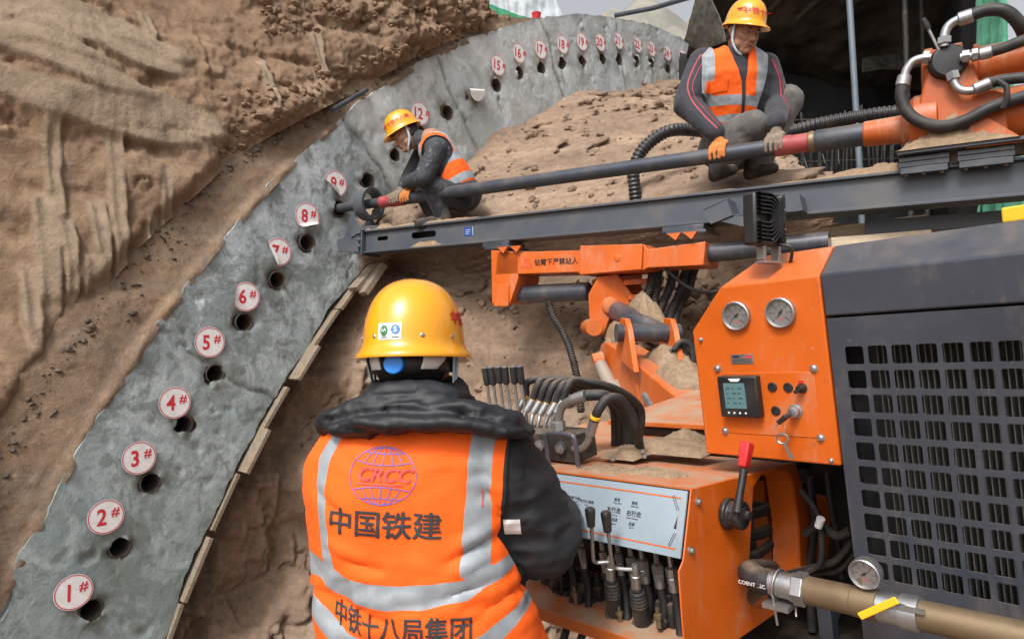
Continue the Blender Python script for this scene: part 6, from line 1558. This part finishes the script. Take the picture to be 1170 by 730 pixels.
# ---------------------------------------------------------------- the man seen from behind, at the levers
def worker_near():
    yw = R(8); O = at(462, 600, 1.36); W = Frame(O, (math.cos(yw), -math.sin(yw), 0), (math.sin(yw), math.cos(yw), 0), (0, 0, 1))
    wp = lambda x, y, yy=0.0: W.p(*hit(W, x, y, 1, yy)); lz = lambda x, y, yy=-.13: hit(W, x, y, 1, yy)
    zg = GZ - O[2]
    rings = []
    for py, xl, xr, yc, hd in ((800, 384, 634, .03, .15), (765, 382, 632, .03, .152), (730, 378, 622, .02, .148), (695, 371, 608, .01, .142), (650, 371, 590, 0, .134), (600, 366, 580, 0, .134), (555, 360, 582, 0, .132), (520, 361, 590, 0, .122), (492, 374, 594, .01, .110), (472, 398, 570, .02, .090), (455, 428, 530, .03, .078), (440, 440, 515, .04, .07)):
        a, b = wp(xl, py, yc), wp(xr, py, yc); rings.append(((a + b) / 2, (b - a) / 2, W.y * hd))
    arms = [(wp(566, 528, .0), wp(611, 611, .08), .084, .082), (wp(611, 611, .08), wp(636, 592, .34), .079, .054), (wp(412, 530, .06), wp(404, 628, .20), .070, .060), (wp(404, 628, .20), wp(470, 610, .42), .058, .046)]
    # body: one figure from head to boots, under the clothes
    hc = wp(473, 392, .03); H, hf = head_prims(hc, W.v(.06, 1, -.12), W.z, 1.0)
    hip = [W.p(s * .10 + .06, .03, -.30) for s in (-1, 1)]; knee = [W.p(s * .12 + .06, .05, -.70 + (zg + 1.15) * .3) for s in (-1, 1)]; ank = [W.p(s * .13 + .06, .0, zg + .09) for s in (-1, 1)]
    prims = H + [('cap', wp(472, 455, .02), hc - W.z * .05, .062, .058), ('loft', [(c, x * .86, y * .82) for c, x, y in rings[:-2]])]
    for (a, b, r0, r1) in arms: prims.append(('cap', a, b, r0 * .62, r1 * .62))
    for i in (0, 1): prims += [('cap', hip[i], knee[i], .085, .058), ('cap', knee[i], ank[i], .056, .04)]
    prims += hand_prims(arms[1][1], W.v(.1, 1, -.05), W.v(-1, 0, 0), W.v(0, 0, -1), 1.05, .45) + hand_prims(arms[3][1], W.v(.5, 1, -.05), W.v(.9, -.4, 0), W.v(0, 0, -1), 1.05, .45)
    body, _, _ = skin_obj('person', prims, .0065, M['skin'], it=3)
    tag(body, 'man seen from behind in orange vest and yellow helmet, standing at the control levers', 'person')
    hair(hf, body, 1.0, -.075)
    tr = [('loft', [(W.p(.06, .03, -.24), W.x * .20, W.y * .15), (W.p(.06, .03, -.33), W.x * .195, W.y * .15), (W.p(.06, .03, -.42), W.x * .18, W.y * .13)])]
    for i in (0, 1): tr += [('cap', hip[i] - W.z * .05, knee[i], .108, .085), ('cap', knee[i], ank[i] + W.z * .02, .084, .072)]
    skin_obj('trousers', tr, .011, M['trousers_dark'], body, .006, 8, 4)
    for i in (0, 1): boot(np.array([ank[i][0], ank[i][1], GZ]), W.v(.2 * (i * 2 - 1), 1, 0), body)
    # jacket
    pr_ = [('loft', rings)] + [('cap', a, b, r0, r1) for a, b, r0, r1 in arms]
    V, T = remesh(pr_, .0075, 6)
    L = W.inv(V)
    # heavy folds in the sleeves, lighter ones across the back
    ad = np.min([seg_dist(V, a, b) - r0 for a, b, r0, r1 in arms], axis=0); onarm = sstep(.03, -.01, ad)
    Nn = vert_normals(V, T)
    fold = fbm(L * np.array([1.0, .8, 1.9]), 8, 3, 3, .5, True); drag = fbm(L * np.array([1.4, 1, .8]), 5.5, 3, 13, .5)
    crease = np.zeros(len(V))
    for (x0, y0), (x1, y1), dp, wd in (((372, 632), (452, 655), -.006, .008), ((368, 618), (430, 646), .005, .010), ((566, 618), (500, 650), -.007, .009), ((572, 600), (510, 634), .006, .012), ((560, 640), (500, 664), .005, .008), ((350, 560), (395, 590), -.005, .009), ((572, 560), (530, 580), -.004, .008), ((380, 520), (420, 545), -.003, .010), ((480, 690), (560, 676), -.005, .008), ((385, 690), (450, 712), -.006, .009), ((590, 690), (530, 716), -.006, .008), ((470, 640), (474, 560), -.003, .012)):
        a2, b2 = lz(x0, y0)[[0, 2]], lz(x1, y1)[[0, 2]]; Q = L[:, [0, 2]]; dd = b2 - a2; t = np.clip(((Q - a2) @ dd) / (dd @ dd), 0, 1); ds = np.linalg.norm(Q - a2 - t[:, None] * dd, axis=1)
        crease = crease + dp * 1.3 * np.exp(-(ds / wd) ** 2) * np.sin(np.pi * np.clip(t, .06, .94)) * (L[:, 1] < 0)
    waist = np.exp(-((L[:, 2] + .09) / .05) ** 2)
    V = V + Nn * (onarm * fold * .017 + onarm * drag * .012 + (1 - onarm) * (fold * .0045 + drag * .010 + waist * (-.006 + .010 * fold) + crease))[:, None]
    L = W.inv(V)
    jk = link_mesh('jacket', V, T, M['jacket'], body, smooth=180)
    jb = bvh_of(V, T)
    # vest
    pl = lambda pts: (np.array([lz(*p)[2] for p in pts])[::-1], np.array([lz(*p)[0] for p in pts])[::-1])
    zr, xr = pl(((584, 480), (577, 500), (574, 540), (572, 575), (567, 606), (565, 628), (570, 640), (588, 651), (604, 660), (616, 690), (670, 800)))
    pl0 = lambda pts: (np.array([lz(*p, 0.0)[2] for p in pts])[::-1], np.array([lz(*p, -.03)[0] for p in pts])[::-1])
    zl, xl = pl0(((380, 480), (372, 495), (353, 525), (348, 545), (348, 572), (355, 602), (363, 630), (362, 650), (350, 680), (340, 800)))
    gx = np.minimum(np.interp(L[:, 2], zr, xr) - L[:, 0], L[:, 0] - np.interp(L[:, 2], zl, xl))
    ztop = lz(460, 482)[2]; zbot = -.40
    arm_front = np.min([seg_dist(V, a, b) for a, b, r0, r1 in (arms[1], arms[3])], axis=0)
    g = np.minimum.reduce([gx, ztop - L[:, 2], L[:, 2] + .245, .152 - L[:, 1], arm_front - .085, seg_dist(V, arms[0][0] * .45 + arms[0][1] * .55, arms[0][1]) - .112])
    def band(top, bot, ends=True):
        xt = np.array([lz(*p)[0] for p in top]); zt = np.array([lz(*p)[2] for p in top]); xb = np.array([lz(*p)[0] for p in bot]); zb = np.array([lz(*p)[2] for p in bot])
        return np.minimum(np.interp(L[:, 0], xt, zt) - L[:, 2], L[:, 2] - np.interp(L[:, 0], xb, zb))
    def vband(left, right):
        z0, x0 = pl(left); z1, x1 = pl(right); return np.minimum(np.interp(L[:, 2], z1, x1) - L[:, 0], L[:, 0] - np.interp(L[:, 2], z0, x0))
    b1 = band(((355, 640), (372, 650), (400, 662), (460, 668), (525, 665), (560, 655), (590, 638), (610, 628)), ((355, 668), (377, 681), (430, 694), (480, 697), (530, 690), (565, 673), (590, 654), (612, 636)))
    b2 = band(((340, 690), (372, 706), (395, 724), (470, 750), (545, 731), (588, 706), (604, 668), (622, 640)), ((340, 720), (372, 737), (395, 754), (470, 782), (560, 747), (603, 714), (615, 690), (640, 660)))
    zc = lz(460, 660)[2]
    vl = np.minimum(vband(((384, 470), (372, 499), (357, 529), (357, 560), (361, 585), (366, 650)), ((400, 470), (386, 499), (373, 529), (369, 560), (370, 585), (379, 650))), L[:, 2] - zc)
    vr = np.minimum(vband(((535, 470), (533, 494), (525, 604), (523, 660)), ((563, 470), (561, 494), (554, 604), (552, 660))), L[:, 2] - zc)
    back = np.where(L[:, 1] < .06, 1, -1)
    refl = np.maximum.reduce([b1, b2, vl, vr])
    pip = .0058 - gx; pip = np.where(L[:, 2] > lz(460, 645)[2], pip, -1)
    vest, vb = shell(V, T, g, .007, {'band': refl, 'piping': pip}, 'vest', M['vest'], body, .006)
    ink = flat('dark grey print', (.035, .035, .04), .6); pink = flat('faded red print', (.60, .075, .06), .6); blu = flat('violet blue print', (.13, .12, .42), .6)
    def put(V2, F, mat, name, o, off=.0016, ex=W.x, ez=W.z):
        mb = MB(); mb.add(wrap(V2, o, ex, ez, W.y, vb, off), F); return mb.build(name, mat, vest, smooth=0)
    LM = []; mpx = np.linalg.norm(wp(500, 600, -.13) - wp(400, 600, -.13)) / 100
    tl = R(-2.5); ex = W.x * math.cos(tl) + W.z * math.sin(tl); ez = W.z * math.cos(tl) - W.x * math.sin(tl)
    for i_, (V2, F, up_) in enumerate(bold_layers('中国铁建', .0505, .012, .016)): LM.append((wrap(V2 * np.array([33 * mpx / .0505, 1]), wp(438, 600, -.13), ex, ez, W.y, vb, .0014 + up_), F))
    mb = MB(); [mb.add(*k_) for k_ in LM]; mb.build('lettering', ink, vest, smooth=0)
    mb = MB()
    for V2, F, up_ in bold_layers('中铁十八局集团', .047, .012, .016):
        x = V2[:, 0]; V2 = np.stack([np.where(x < -.04, -.04 + (x + .04) * .72, x) * 26 * mpx / .047, V2[:, 1] + np.where(x < -.05, -(x + .05) * .18, 0)], -1); mb.add(wrap(V2, wp(447, 719, -.13), W.x, W.z, W.y, vb, .0014 + up_), F)
    mb.build('lettering', ink, vest, smooth=0)
    # globe emblem with slanted letters
    rx, ry = 38 * mpx, 30.5 * mpx; o = wp(437, 543.5, -.13); th = .0016
    lines = [([(rx * math.cos(t), ry * math.sin(t)) for t in np.linspace(0, 6.2832, 64, endpoint=False)], True)]
    for sg in (1, -1):
        for xm in (-.62, -.32, 0, .32, .62): lines.append(([(rx * xm * math.cos(t) if xm else 0, ry * math.sin(t) * sg) for t in np.linspace(R(22 if abs(xm) < .5 else 26), R(90), 14)], False))
        for lat, sag in ((.72, .05), (.42, .14)):
            xe = math.sqrt(1 - (lat + sag * .3) ** 2) * .97; lines.append(([(rx * x, ry * sg * (lat - sag * (1 - (x / xe) ** 2)) + ry * sg * .10) for x in np.linspace(-xe * .94, xe * .94, 16)], False))
    mb = MB()
    for pts, cl in lines:
        V2, F = strip2d(pts, th, cl); mb.add(wrap(V2, o, ex, ez, W.y, vb, .0016), F)
    em = mb.build('emblem', blu, vest, smooth=0)
    mb = MB(); 
    for V2, F, u_ in bold_layers('CRCC', .030, .006, .03, .32): V2 = V2 * np.array([62 * mpx / np.ptp(V2[:, 0]), 14.5 * mpx / np.ptp(V2[:, 1])]); mb.add(wrap(V2 + np.array([.0015, .001]), o, ex, ez, W.y, vb, .0019 + u_), F)
    V2, F = strip2d([(x, -.0145) for x in np.linspace(-.046, .040, 10)], .0024); mb.add(wrap(V2, o, ex, ez, W.y, vb, .0019), F); mb.build('emblem_letters', pink, em, smooth=0)
    # white tag on the sleeve's seam, red pen mark
    px_ = np.linspace(-.5, .5, 5); V2 = np.array([(a * 19 * mpx, b * 20 * mpx) for a in px_ for b in px_]); F = [(i * 5 + j, i * 5 + j + 1, (i + 1) * 5 + j + 1, (i + 1) * 5 + j) for i in range(4) for j in range(4)]
    mb = MB(); mb.add(wrap(V2, wp(579, 614, -.12), W.x, W.z, W.y, jb, .0015), F); mb.build('sleeve_tag', M['paper'], jk, smooth=0)
    V2, F = strip2d([(0, .016), (.001, 0), (0, -.016)], .0018); mb = MB(); mb.add(wrap(V2, wp(547, 574, -.13), W.x, W.z, W.y, vb, .0018), F); mb.build('pen_mark', M['red_ink'], vest, smooth=0)
    # thrown-back black hood: collar round the neck and a quilted roll across the shoulders
    ell = lambda x, y, yy, a, b, c, tilt=0: ('ell', Frame(wp(x, y, yy), nrm(W.x * math.cos(tilt) - W.z * math.sin(tilt)), W.y, nrm(W.z * math.cos(tilt) + W.x * math.sin(tilt))), a, b, c)
    hd = [('loft', [(wp(476, 478, .0), W.x * .135, W.y * .125), (wp(477, 462, .01), W.x * .112, W.y * .115), (wp(478, 447, .02), W.x * .094, W.y * .10), (wp(478, 436, .03), W.x * .086, W.y * .088)]),
          ell(400, 476, -.07, .060, .045, .027, -.15), ell(440, 475, -.105, .085, .036, .032), ell(500, 475, -.108, .095, .036, .032, .05), ell(555, 481, -.085, .075, .045, .024, .22), ell(590, 487, -.03, .040, .055, .016, .3), ell(382, 483, -.02, .030, .060, .022), ell(470, 486, -.115, .135, .034, .016, .02), ell(410, 488, -.09, .060, .04, .014), ell(550, 488, -.10, .075, .036, .013, .08), ell(470, 456, -.07, .095, .05, .030),
          ell(500, 470, .10, .08, .05, .03), ell(430, 470, .08, .08, .05, .03)]
    V, T = remesh(hd, .0065, 5); V = wrinkle(V, T, .017, 9, 31, (.8, 1, 2.6)); V = wrinkle(V, T, .006, 26, 33, (.8, 1, 1.8)); Q3 = W.inv(V); Nn = vert_normals(V, T); cr = np.zeros(len(V))
    for (x0, y0), (x1, y1), dp, wd in (((370, 480), (440, 466), -.010, .007), ((440, 466), (530, 469), -.010, .007), ((530, 469), (602, 489), -.009, .007), ((388, 490), (475, 493), -.008, .006), ((398, 462), (478, 452), -.008, .007), ((484, 458), (566, 474), -.008, .007), ((410, 478), (450, 484), .008, .009), ((510, 478), (560, 486), .007, .009), ((425, 446), (470, 444), -.006, .006)):
        a2, b2 = lz(x0, y0, -.12)[[0, 2]], lz(x1, y1, -.12)[[0, 2]]; Qq = Q3[:, [0, 2]]; dd = b2 - a2; t = np.clip(((Qq - a2) @ dd) / (dd @ dd), 0, 1); ds = np.linalg.norm(Qq - a2 - t[:, None] * dd, axis=1)
        cr = cr + dp * np.exp(-(ds / wd) ** 2) * (Q3[:, 1] < .02)
    V = V + Nn * cr[:, None]; link_mesh('hood', V, T, M['jacket_black'], body, smooth=180)
    # helmet and its harness
    fz = Frame(wp(473.5, 402.5, .03), nrm(W.x + .012 * W.z), nrm(W.y - .07 * W.z), None if False else nrm(W.z + .07 * W.y - .012 * W.x))
    hel, hb = helmet(fz, body, .099, .122, .132, brim=.0145)
    helmet_text(hel, hb, fz, '中铁', .030, -12, .062)
    pu = np.linspace(-.5, .5, 9)
    def patch(dx, dz, w_, h_, off): V2 = np.array([(a * w_ + dx, b * h_ + dz) for a in pu for b in pu]); return wrap(V2, fz.p(0, -.12, 0), fz.x, fz.z, fz.y, hb, off), [(i * 9 + j, (i + 1) * 9 + j, (i + 1) * 9 + j + 1, i * 9 + j + 1) for i in range(8) for j in range(8)]
    mb = MB(); P, F = patch(-.013, .034, .047, .031, .0012); mb.add(P, F, 0)
    def disc(dx, dz, r, off, mi, pts=None):
        V2 = [(dx, dz)] + [(dx + r * math.cos(t) * (1 if pts is None else .85), dz + r * math.sin(t) * (1 if pts is None or math.sin(t) > 0 else 1.25)) for t in np.linspace(0, 6.2832, 24, endpoint=False)]
        mb.add(wrap(V2, fz.p(0, -.12, 0), fz.x, fz.z, fz.y, hb, off), [(0, 1 + k, 1 + (k + 1) % 24) for k in range(24)], mi)
    disc(-.024, .036, .0092, .0022, 1, 1); disc(-.001, .037, .0088, .0022, 2)
    for s, dx, sz in (('LA', -.024, .008), ('S', -.001, .014)):
        V2, F = text_geo(s, sz, .03); mb.add(wrap(V2 + np.array([dx, .0365]), fz.p(0, -.12, 0), fz.x, fz.z, fz.y, hb, .003), F, 0)
    for dx in (-.024, -.001):
        V2, F = strip2d([(dx - .007, .0225), (dx + .007, .0225)], .0016); mb.add(wrap(V2, fz.p(0, -.12, 0), fz.x, fz.z, fz.y, hb, .0022), F, 3)
    mb.build('safety_sticker', [M['paper'], flat('sticker green', (.03, .16, .07), .5), flat('sticker blue', (.03, .20, .60), .5), M['ink']], hel, smooth=0)
    mb = MB()                                     # headband
    vs = []; n = 40
    for z in (-.042, -.004):
        for k in range(n + 1): a = R(170) + R(200) * k / n; vs.append(fz.p(.084 * math.cos(a), .102 * math.sin(a), z))
    mb.add(vs, [(k, k + 1, n + 2 + k, n + 1 + k) for k in range(n)]); hbnd = mb.build('headband', M['black'], hel, smooth=180); k_ = hbnd.modifiers.new('t', 'SOLIDIFY'); k_.thickness = .003
    mb = MB(); mb.lathe(frame_z(fz.p(-.008, -.102, -.026), -fz.y), [(.019, 0), (.019, .010), (.017, .012), (.0001, .0125)], 28); mb.build('ratchet_knob', M['blue'], hel, smooth=35)
    for s in (-1, 1):
        mb = MB(); vs = []
        for z, w0, w1 in ((-.002, 205, 238), (-.020, 210, 240), (-.036, 222, 243)):
            for k in range(7): a = R(w0 + (w1 - w0) * k / 6) if s < 0 else R(540 - (w0 + (w1 - w0) * k / 6)); vs.append(fz.p(.0865 * math.cos(a) , .1045 * math.sin(a), z))
        mb.add(vs, [(i * 7 + k, i * 7 + k + 1, (i + 1) * 7 + k + 1, (i + 1) * 7 + k) for i in range(2) for k in range(6)]); q = mb.build('harness_lug', M['white'], hel, smooth=180); k_ = q.modifiers.new('t', 'SOLIDIFY'); k_.thickness = .003
        for dy in (0, .035):
            mb = MB(); a, b = fz.p(s * .088, -.03 + dy, -.004), fz.p(s * .079, -.005 + dy * .3, -.085); sd_ = nrm(np.cross(b - a, fz.x)); mb.prism([a - sd_ * .008, a + sd_ * .008, b + sd_ * .006, b - sd_ * .006], fz.x * s * .002); mb.build('strap', M['strap'], hel, smooth=0)
worker_near()

# ---------------------------------------------------------------- the man crouching on the core, holding the pipe (striped sleeves)
def worker_pipe():
    O = at(840, 165, 4.10); W = Frame(O, (1, 0, 0), (0, 1, 0), (0, 0, 1))
    wp = lambda x, y, yy=0.0: W.p(*hit(W, x, y, 1, yy)); lz = lambda x, y, yy=-.12: hit(W, x, y, 1, yy)
    rings = []
    for py, xl, xr, yc, hd in ((178, 800, 868, .16, .14), (150, 803, 873, .12, .15), (120, 801, 877, .05, .15), (92, 796, 882, .0, .145), (72, 797, 881, -.02, .12), (62, 812, 870, -.03, .090), (57, 826, 860, -.03, .07)):
        a, b = wp(xl, py, yc), wp(xr, py, yc); rings.append(((a + b) / 2, (b - a) / 2, W.y * hd))
    xg1 = hit(B, 822, 178, 1, 0)[0]; xg2 = hit(B, 886, 168, 1, 0)[0]
    w1, w2 = B.p(xg1 - .03, .02, .135), B.p(xg2, .03, .14)
    arms = [(wp(803, 72, 0), wp(785, 120, -.03), .086, .080), (wp(785, 120, -.03), w1, .078, .056), (wp(873, 76, 0), wp(889, 122, -.0), .084, .076), (wp(889, 122, 0), w2, .074, .052)]
    legs = [(wp(818, 170, .12), wp(858, 146, -.16), .110, .096), (wp(860, 145, -.17), wp(824, 190, .0), .090, .068), (wp(850, 168, .14), wp(899, 116, .0), .108, .092), (wp(899, 116, .0), wp(868, 186, .03), .088, .066)]
    hc = wp(849, 38, -.12); Fd = V3(.36, -.84, -.42); H, hf = head_prims(hc, Fd, V3(.12, -.10, 1), 1.02)
    prims = H + [('cap', wp(841, 62, -.02), hc - hf.z * .06, .062, .058), ('loft', [(c, x * .84, y * .8) for c, x, y in rings[:-1]])]
    for a, b, r0, r1 in arms: prims.append(('cap', a, b, r0 * .6, r1 * .6))
    for a, b, r0, r1 in legs: prims.append(('cap', a, b, r0 * .75, r1 * .75))
    body, _, _ = skin_obj('person', prims, .0065, M['skin'], it=2)
    tag(body, 'crouching man in orange vest and red striped sleeves, both hands on the drill pipe', 'person')
    face_parts(hf, body, 1.02); hair(hf, body, 1.02)
    tr = [('ell', Frame(wp(834, 172, .15), W.x, W.y, W.z), .20, .15, .12)] + [('cap', a, b, r0, r1) for a, b, r0, r1 in legs]
    skin_obj('trousers', tr, .010, M['trousers'], body, .010, 9, 4, 4)
    boot(wp(822, 206, .02), V3(.30, -1, 0), body, .88); boot(wp(864, 204, .04), V3(.45, -.9, 0), body, .88)
    jp = [('loft', rings)] + [('cap', a, b, r0, r1) for a, b, r0, r1 in arms] + [('loft', [(wp(841, 66, -.02), W.x * .13, W.y * .11), (wp(842, 56, -.03), W.x * .098, W.y * .088)])]
    V, T = remesh(jp, .008, 4); V = wrinkle(V, T, .011, 9, 12); jk = link_mesh('jacket', V, T, cloth('dark grey jacket', (.028, .029, .038), .85, 6, .3, .2), body, smooth=180); jb = bvh_of(V, T); L = W.inv(V)
    def pl(pts, yy=-.12): return np.array([lz(*p, yy)[2] for p in pts])[::-1], np.array([lz(*p, yy)[0] for p in pts])[::-1]
    zl, xl = pl(((816, 48), (804, 62), (803, 90), (805, 118), (804, 140), (800, 175))); zr, xr = pl(((868, 48), (877, 62), (875, 90), (868, 118), (868, 140), (872, 175)))
    gx = np.minimum(L[:, 0] - np.interp(L[:, 2], zl, xl), np.interp(L[:, 2], zr, xr) - L[:, 0])
    # V neck and open front
    zc, xc = pl(((842, 40), (844, 62), (849, 95), (855, 150))); hw_z, hw = pl(((848, 40), (848, 60), (848, 95), (848, 150))); hwv = np.array([.06, .055, .012, .010])[::-1]
    neck = np.where(L[:, 1] < -.02, np.abs(L[:, 0] - np.interp(L[:, 2], zc, xc)) - np.interp(L[:, 2], hw_z, hwv), 1)
    g = np.minimum.reduce([gx, neck, lz(840, 50)[2] - L[:, 2], L[:, 2] - lz(840, 136)[2] - .02 * np.sin(L[:, 0] * 8), np.min([seg_dist(V, a, b) for a, b, _, _ in (arms[1], arms[3])], axis=0) - .10])
    Z = lambda y: lz(840, y)[2]; Xl = lambda x: lz(x, 90)[0]
    vb1 = np.minimum(Xl(818) - L[:, 0], L[:, 0] - Xl(800)); vb2 = np.minimum(L[:, 0] - Xl(863), Xl(880) - L[:, 0])
    hb1 = np.minimum(Z(107) - L[:, 2] - .08 * (L[:, 0] - Xl(840)), L[:, 2] - Z(117) + .08 * (L[:, 0] - Xl(840))); hb2 = np.minimum(Z(126) - L[:, 2], L[:, 2] - Z(133))
    refl = np.maximum.reduce([np.minimum(np.maximum(vb1, vb2), L[:, 2] - Z(112)), hb1, hb2])
    vest, vb = shell(V, T, g, .009, {'band': refl, 'piping': np.full(len(V), -1.0)}, 'vest', M['vest'], body, .008)
    # pocket flap on the chest, zip
    V2 = np.array([(a * .05, b * .028) for a in np.linspace(-.5, .5, 6) for b in np.linspace(-.5, .5, 6)]); F = [(i * 6 + j, i * 6 + j + 1, (i + 1) * 6 + j + 1, (i + 1) * 6 + j) for i in range(5) for j in range(5)]
    mb = MB(); mb.add(wrap(V2 * 2.2, wp(831, 84, -.3), W.x, W.z, W.y, vb, .006), F); q = mb.build('pocket', M['vest'], vest, smooth=0); k_ = q.modifiers.new('t', 'SOLIDIFY'); k_.thickness = .004
    at_ = q.data.attributes.new('band', 'FLOAT', 'POINT'); at_.data.foreach_set('value', np.full(len(q.data.vertices), -1, dtype=np.float32))
    rib = flat('red piping', (.38, .045, .06), .7)
    for pts in (((797, 68), (788, 85), (781, 105), (785, 125), (795, 146), (805, 162)), ((801, 72), (792, 90), (786, 106), (790, 124), (799, 142), (808, 158)), ((876, 74), (883, 90), (886, 105), (885, 125), (881, 150)), ((879, 74), (887, 92), (890, 106), (889, 124), (884, 148))):
        P = smooth_path([V3(lz(x, y, 0)[0], lz(x, y, 0)[2], 0) for x, y in pts], 6); V2, F = strip2d([(p[0], p[1]) for p in P], .0075 if pts[0][0] in (797, 876) else .004); mb = MB(); mb.add(wrap(V2, W.p(0, -.35, 0), W.x, W.z, W.y, jb, .002), F); mb.build('sleeve_stripe', rib, jk, smooth=0)
    for nm, x, w_, m_ in (('glove', xg1, w1, 'glove'), ('glove', xg2, w2, 'glove_grey')):
        skin_obj(nm, grip_prims(x, w_), .004, M[m_], body, .0012, 30, 2, 2)
    f2 = nrm(Fd * V3(1, 1, .75)); up = nrm(V3(.10, -.12, 1) - f2 * (V3(.10, -.12, 1) @ f2)); fz = Frame(hf.p(0, -.004, .040), np.cross(f2, up), f2, up)
    hel, hb = helmet(fz, body, .104, .126, .132)
    helmet_text(hel, hb, fz, '中铁十八局', .040, 92, .060)
    for s in (-1, 1):
        mb = MB(); mb.tube(smooth_path([fz.p(s * .088, .02, -.002), hf.p(s * .083, .03, -.05), hf.p(s * .05, .055, -.105), hf.p(0, .06, -.122)], 6), .0065, 8); mb.build('strap', M['strap'], hel)
worker_pipe()

# ---------------------------------------------------------------- the man crouching at the arch, guiding the lead rod
def worker_arch():
    O = at(500, 205, 5.12); W = Frame(O, (1, 0, 0), (0, 1, 0), (0, 0, 1)); wp = lambda x, y, yy=0.0: W.p(*hit(W, x, y, 1, yy))
    xg = hit(B, 467, 226, 1, 0)[0]; wr = B.p(xg + .015, -.02, .115); xg2 = hit(B, 455, 228, 1, 0)[0]; wr2 = B.p(xg2 + .02, .05, .11)
    arms = [(wp(499, 172, -.17), wp(484, 203, -.20), .078, .070), (wp(484, 203, -.20), wr, .066, .048), (wp(487, 168, .16), wp(470, 200, .17), .072, .062), (wp(470, 200, .17), wr2, .06, .046)]
    legs = [(wp(527, 224, -.10), wp(492, 212, -.13), .10, .082), (wp(492, 212, -.13), wp(508, 250, -.06), .075, .06), (wp(525, 224, .10), wp(480, 212, .18), .10, .085), (wp(480, 212, .18), wp(498, 250, .14), .078, .06)]
    sp0, sp1 = wp(494, 164), wp(526, 216)
    tor = [('cap', wp(499, 172, -.06), wp(521, 208, -.05), .125, .13), ('cap', wp(497, 172, .07), wp(521, 208, .06), .125, .13), ('cap', wp(499, 171, -.14), wp(489, 168, .14), .085, .085)]
    hc = wp(464, 154, 0); Fd = V3(-.80, -.22, -.55); H, hf = head_prims(hc, Fd, V3(-.5, 0, .85), 1.02)
    prims = H + [('cap', wp(490, 165), hc - hf.z * .05, .066, .058), ('cap', sp0, sp1, .11, .12)]
    for a, b, r0, r1 in arms: prims.append(('cap', a, b, r0 * .6, r1 * .6))
    prims += [('cap', arms[0][0], arms[2][0], .06, .06)]
    for a, b, r0, r1 in legs: prims.append(('cap', a, b, r0 * .75, r1 * .75))
    body, _, _ = skin_obj('person', prims, .0065, M['skin'], it=2)
    tag(body, 'man crouching beside the arch, head bowed, guiding the rod into its hole', 'person')
    face_parts(hf, body, 1.02); hair(hf, body, 1.02)
    tr = [('ell', Frame(wp(528, 222), W.x, W.y, W.z), .15, .19, .13)] + [('cap', a, b, r0, r1) for a, b, r0, r1 in legs]
    skin_obj('trousers', tr, .010, M['trousers_dark'], body, .010, 9, 6)
    boot(wp(503, 262, -.10), V3(-1, -.2, 0), body); boot(wp(497, 262, .14), V3(-1, .1, 0), body)
    V, T = remesh(tor + [('cap', a, b, r0, r1) for a, b, r0, r1 in arms] + [('cap', wp(490, 165), wp(479, 160), .085, .072)], .008, 4); V = wrinkle(V, T, .012, 10, 15)
    m, nt, b = newmat('dusty dark jacket'); c = mixc(nt, ramp(nt, noise_n(nt, 26, 5, .7).outputs[0], [(.56, 0), (.70, .55)]).outputs[0], (.033, .037, .045), (.28, .27, .25)); nt.links.new(c, b.inputs['Base Color']); b.inputs['Roughness'].default_value = .8
    jk = link_mesh('jacket', V, T, m, body, smooth=180)
    d = nrm(sp1 - sp0); s = (V - sp0) @ d; Ls = np.linalg.norm(sp1 - sp0)
    arm = np.min([seg_dist(V, a, b2) - (r0 + r1) / 2 for a, b2, r0, r1 in arms], axis=0)
    neckd = np.linalg.norm(V - wp(480, 160), axis=1) - .125
    g = np.minimum.reduce([arm - .012, neckd, Ls * 1.22 - s, seg_dist(V, arms[0][0], arms[0][1]) - .10, seg_dist(V, arms[2][0], arms[2][1]) - .078])
    bd = lambda c_, h_: h_ - np.abs(s - c_)
    L = W.inv(V); side = np.minimum(.03 - np.abs(np.abs(L[:, 1]) - .10), Ls * .5 - s)
    refl = np.maximum.reduce([bd(Ls * .52, .028), bd(Ls * .92, .028), side])
    shell(V, T, g, .010, {'band': refl, 'piping': .010 - g}, 'vest', M['vest'], body, .008)
    for x, w_, m_ in ((xg, wr, 'glove'), (xg2, wr2, 'glove_grey')): skin_obj('glove', grip_prims(x, w_, .042), .004, M[m_], body, .0012, 30, 2, 2)
    f2 = nrm(V3(-.86, -.20, -.46)); up = nrm(V3(-.45, -.05, .86) - f2 * (V3(-.45, -.05, .86) @ f2)); fz = Frame(hf.p(0, -.004, .042), np.cross(f2, up), f2, up)
    hel, hb = helmet(fz, body, .104, .126, .132)
    helmet_text(hel, hb, fz, '中铁十八局', .036, 165, .055); helmet_text(hel, hb, fz, '中铁', .036, 95, .058)
    for s_ in (-1, 1):
        mb = MB(); mb.tube(smooth_path([fz.p(s_ * .088, -.01, -.002), hf.p(s_ * .082, .01, -.05), hf.p(s_ * .05, .05, -.10), hf.p(0, .06, -.122)], 6), .0075, 8); mb.build('strap', M['strap'], hel)
worker_arch()
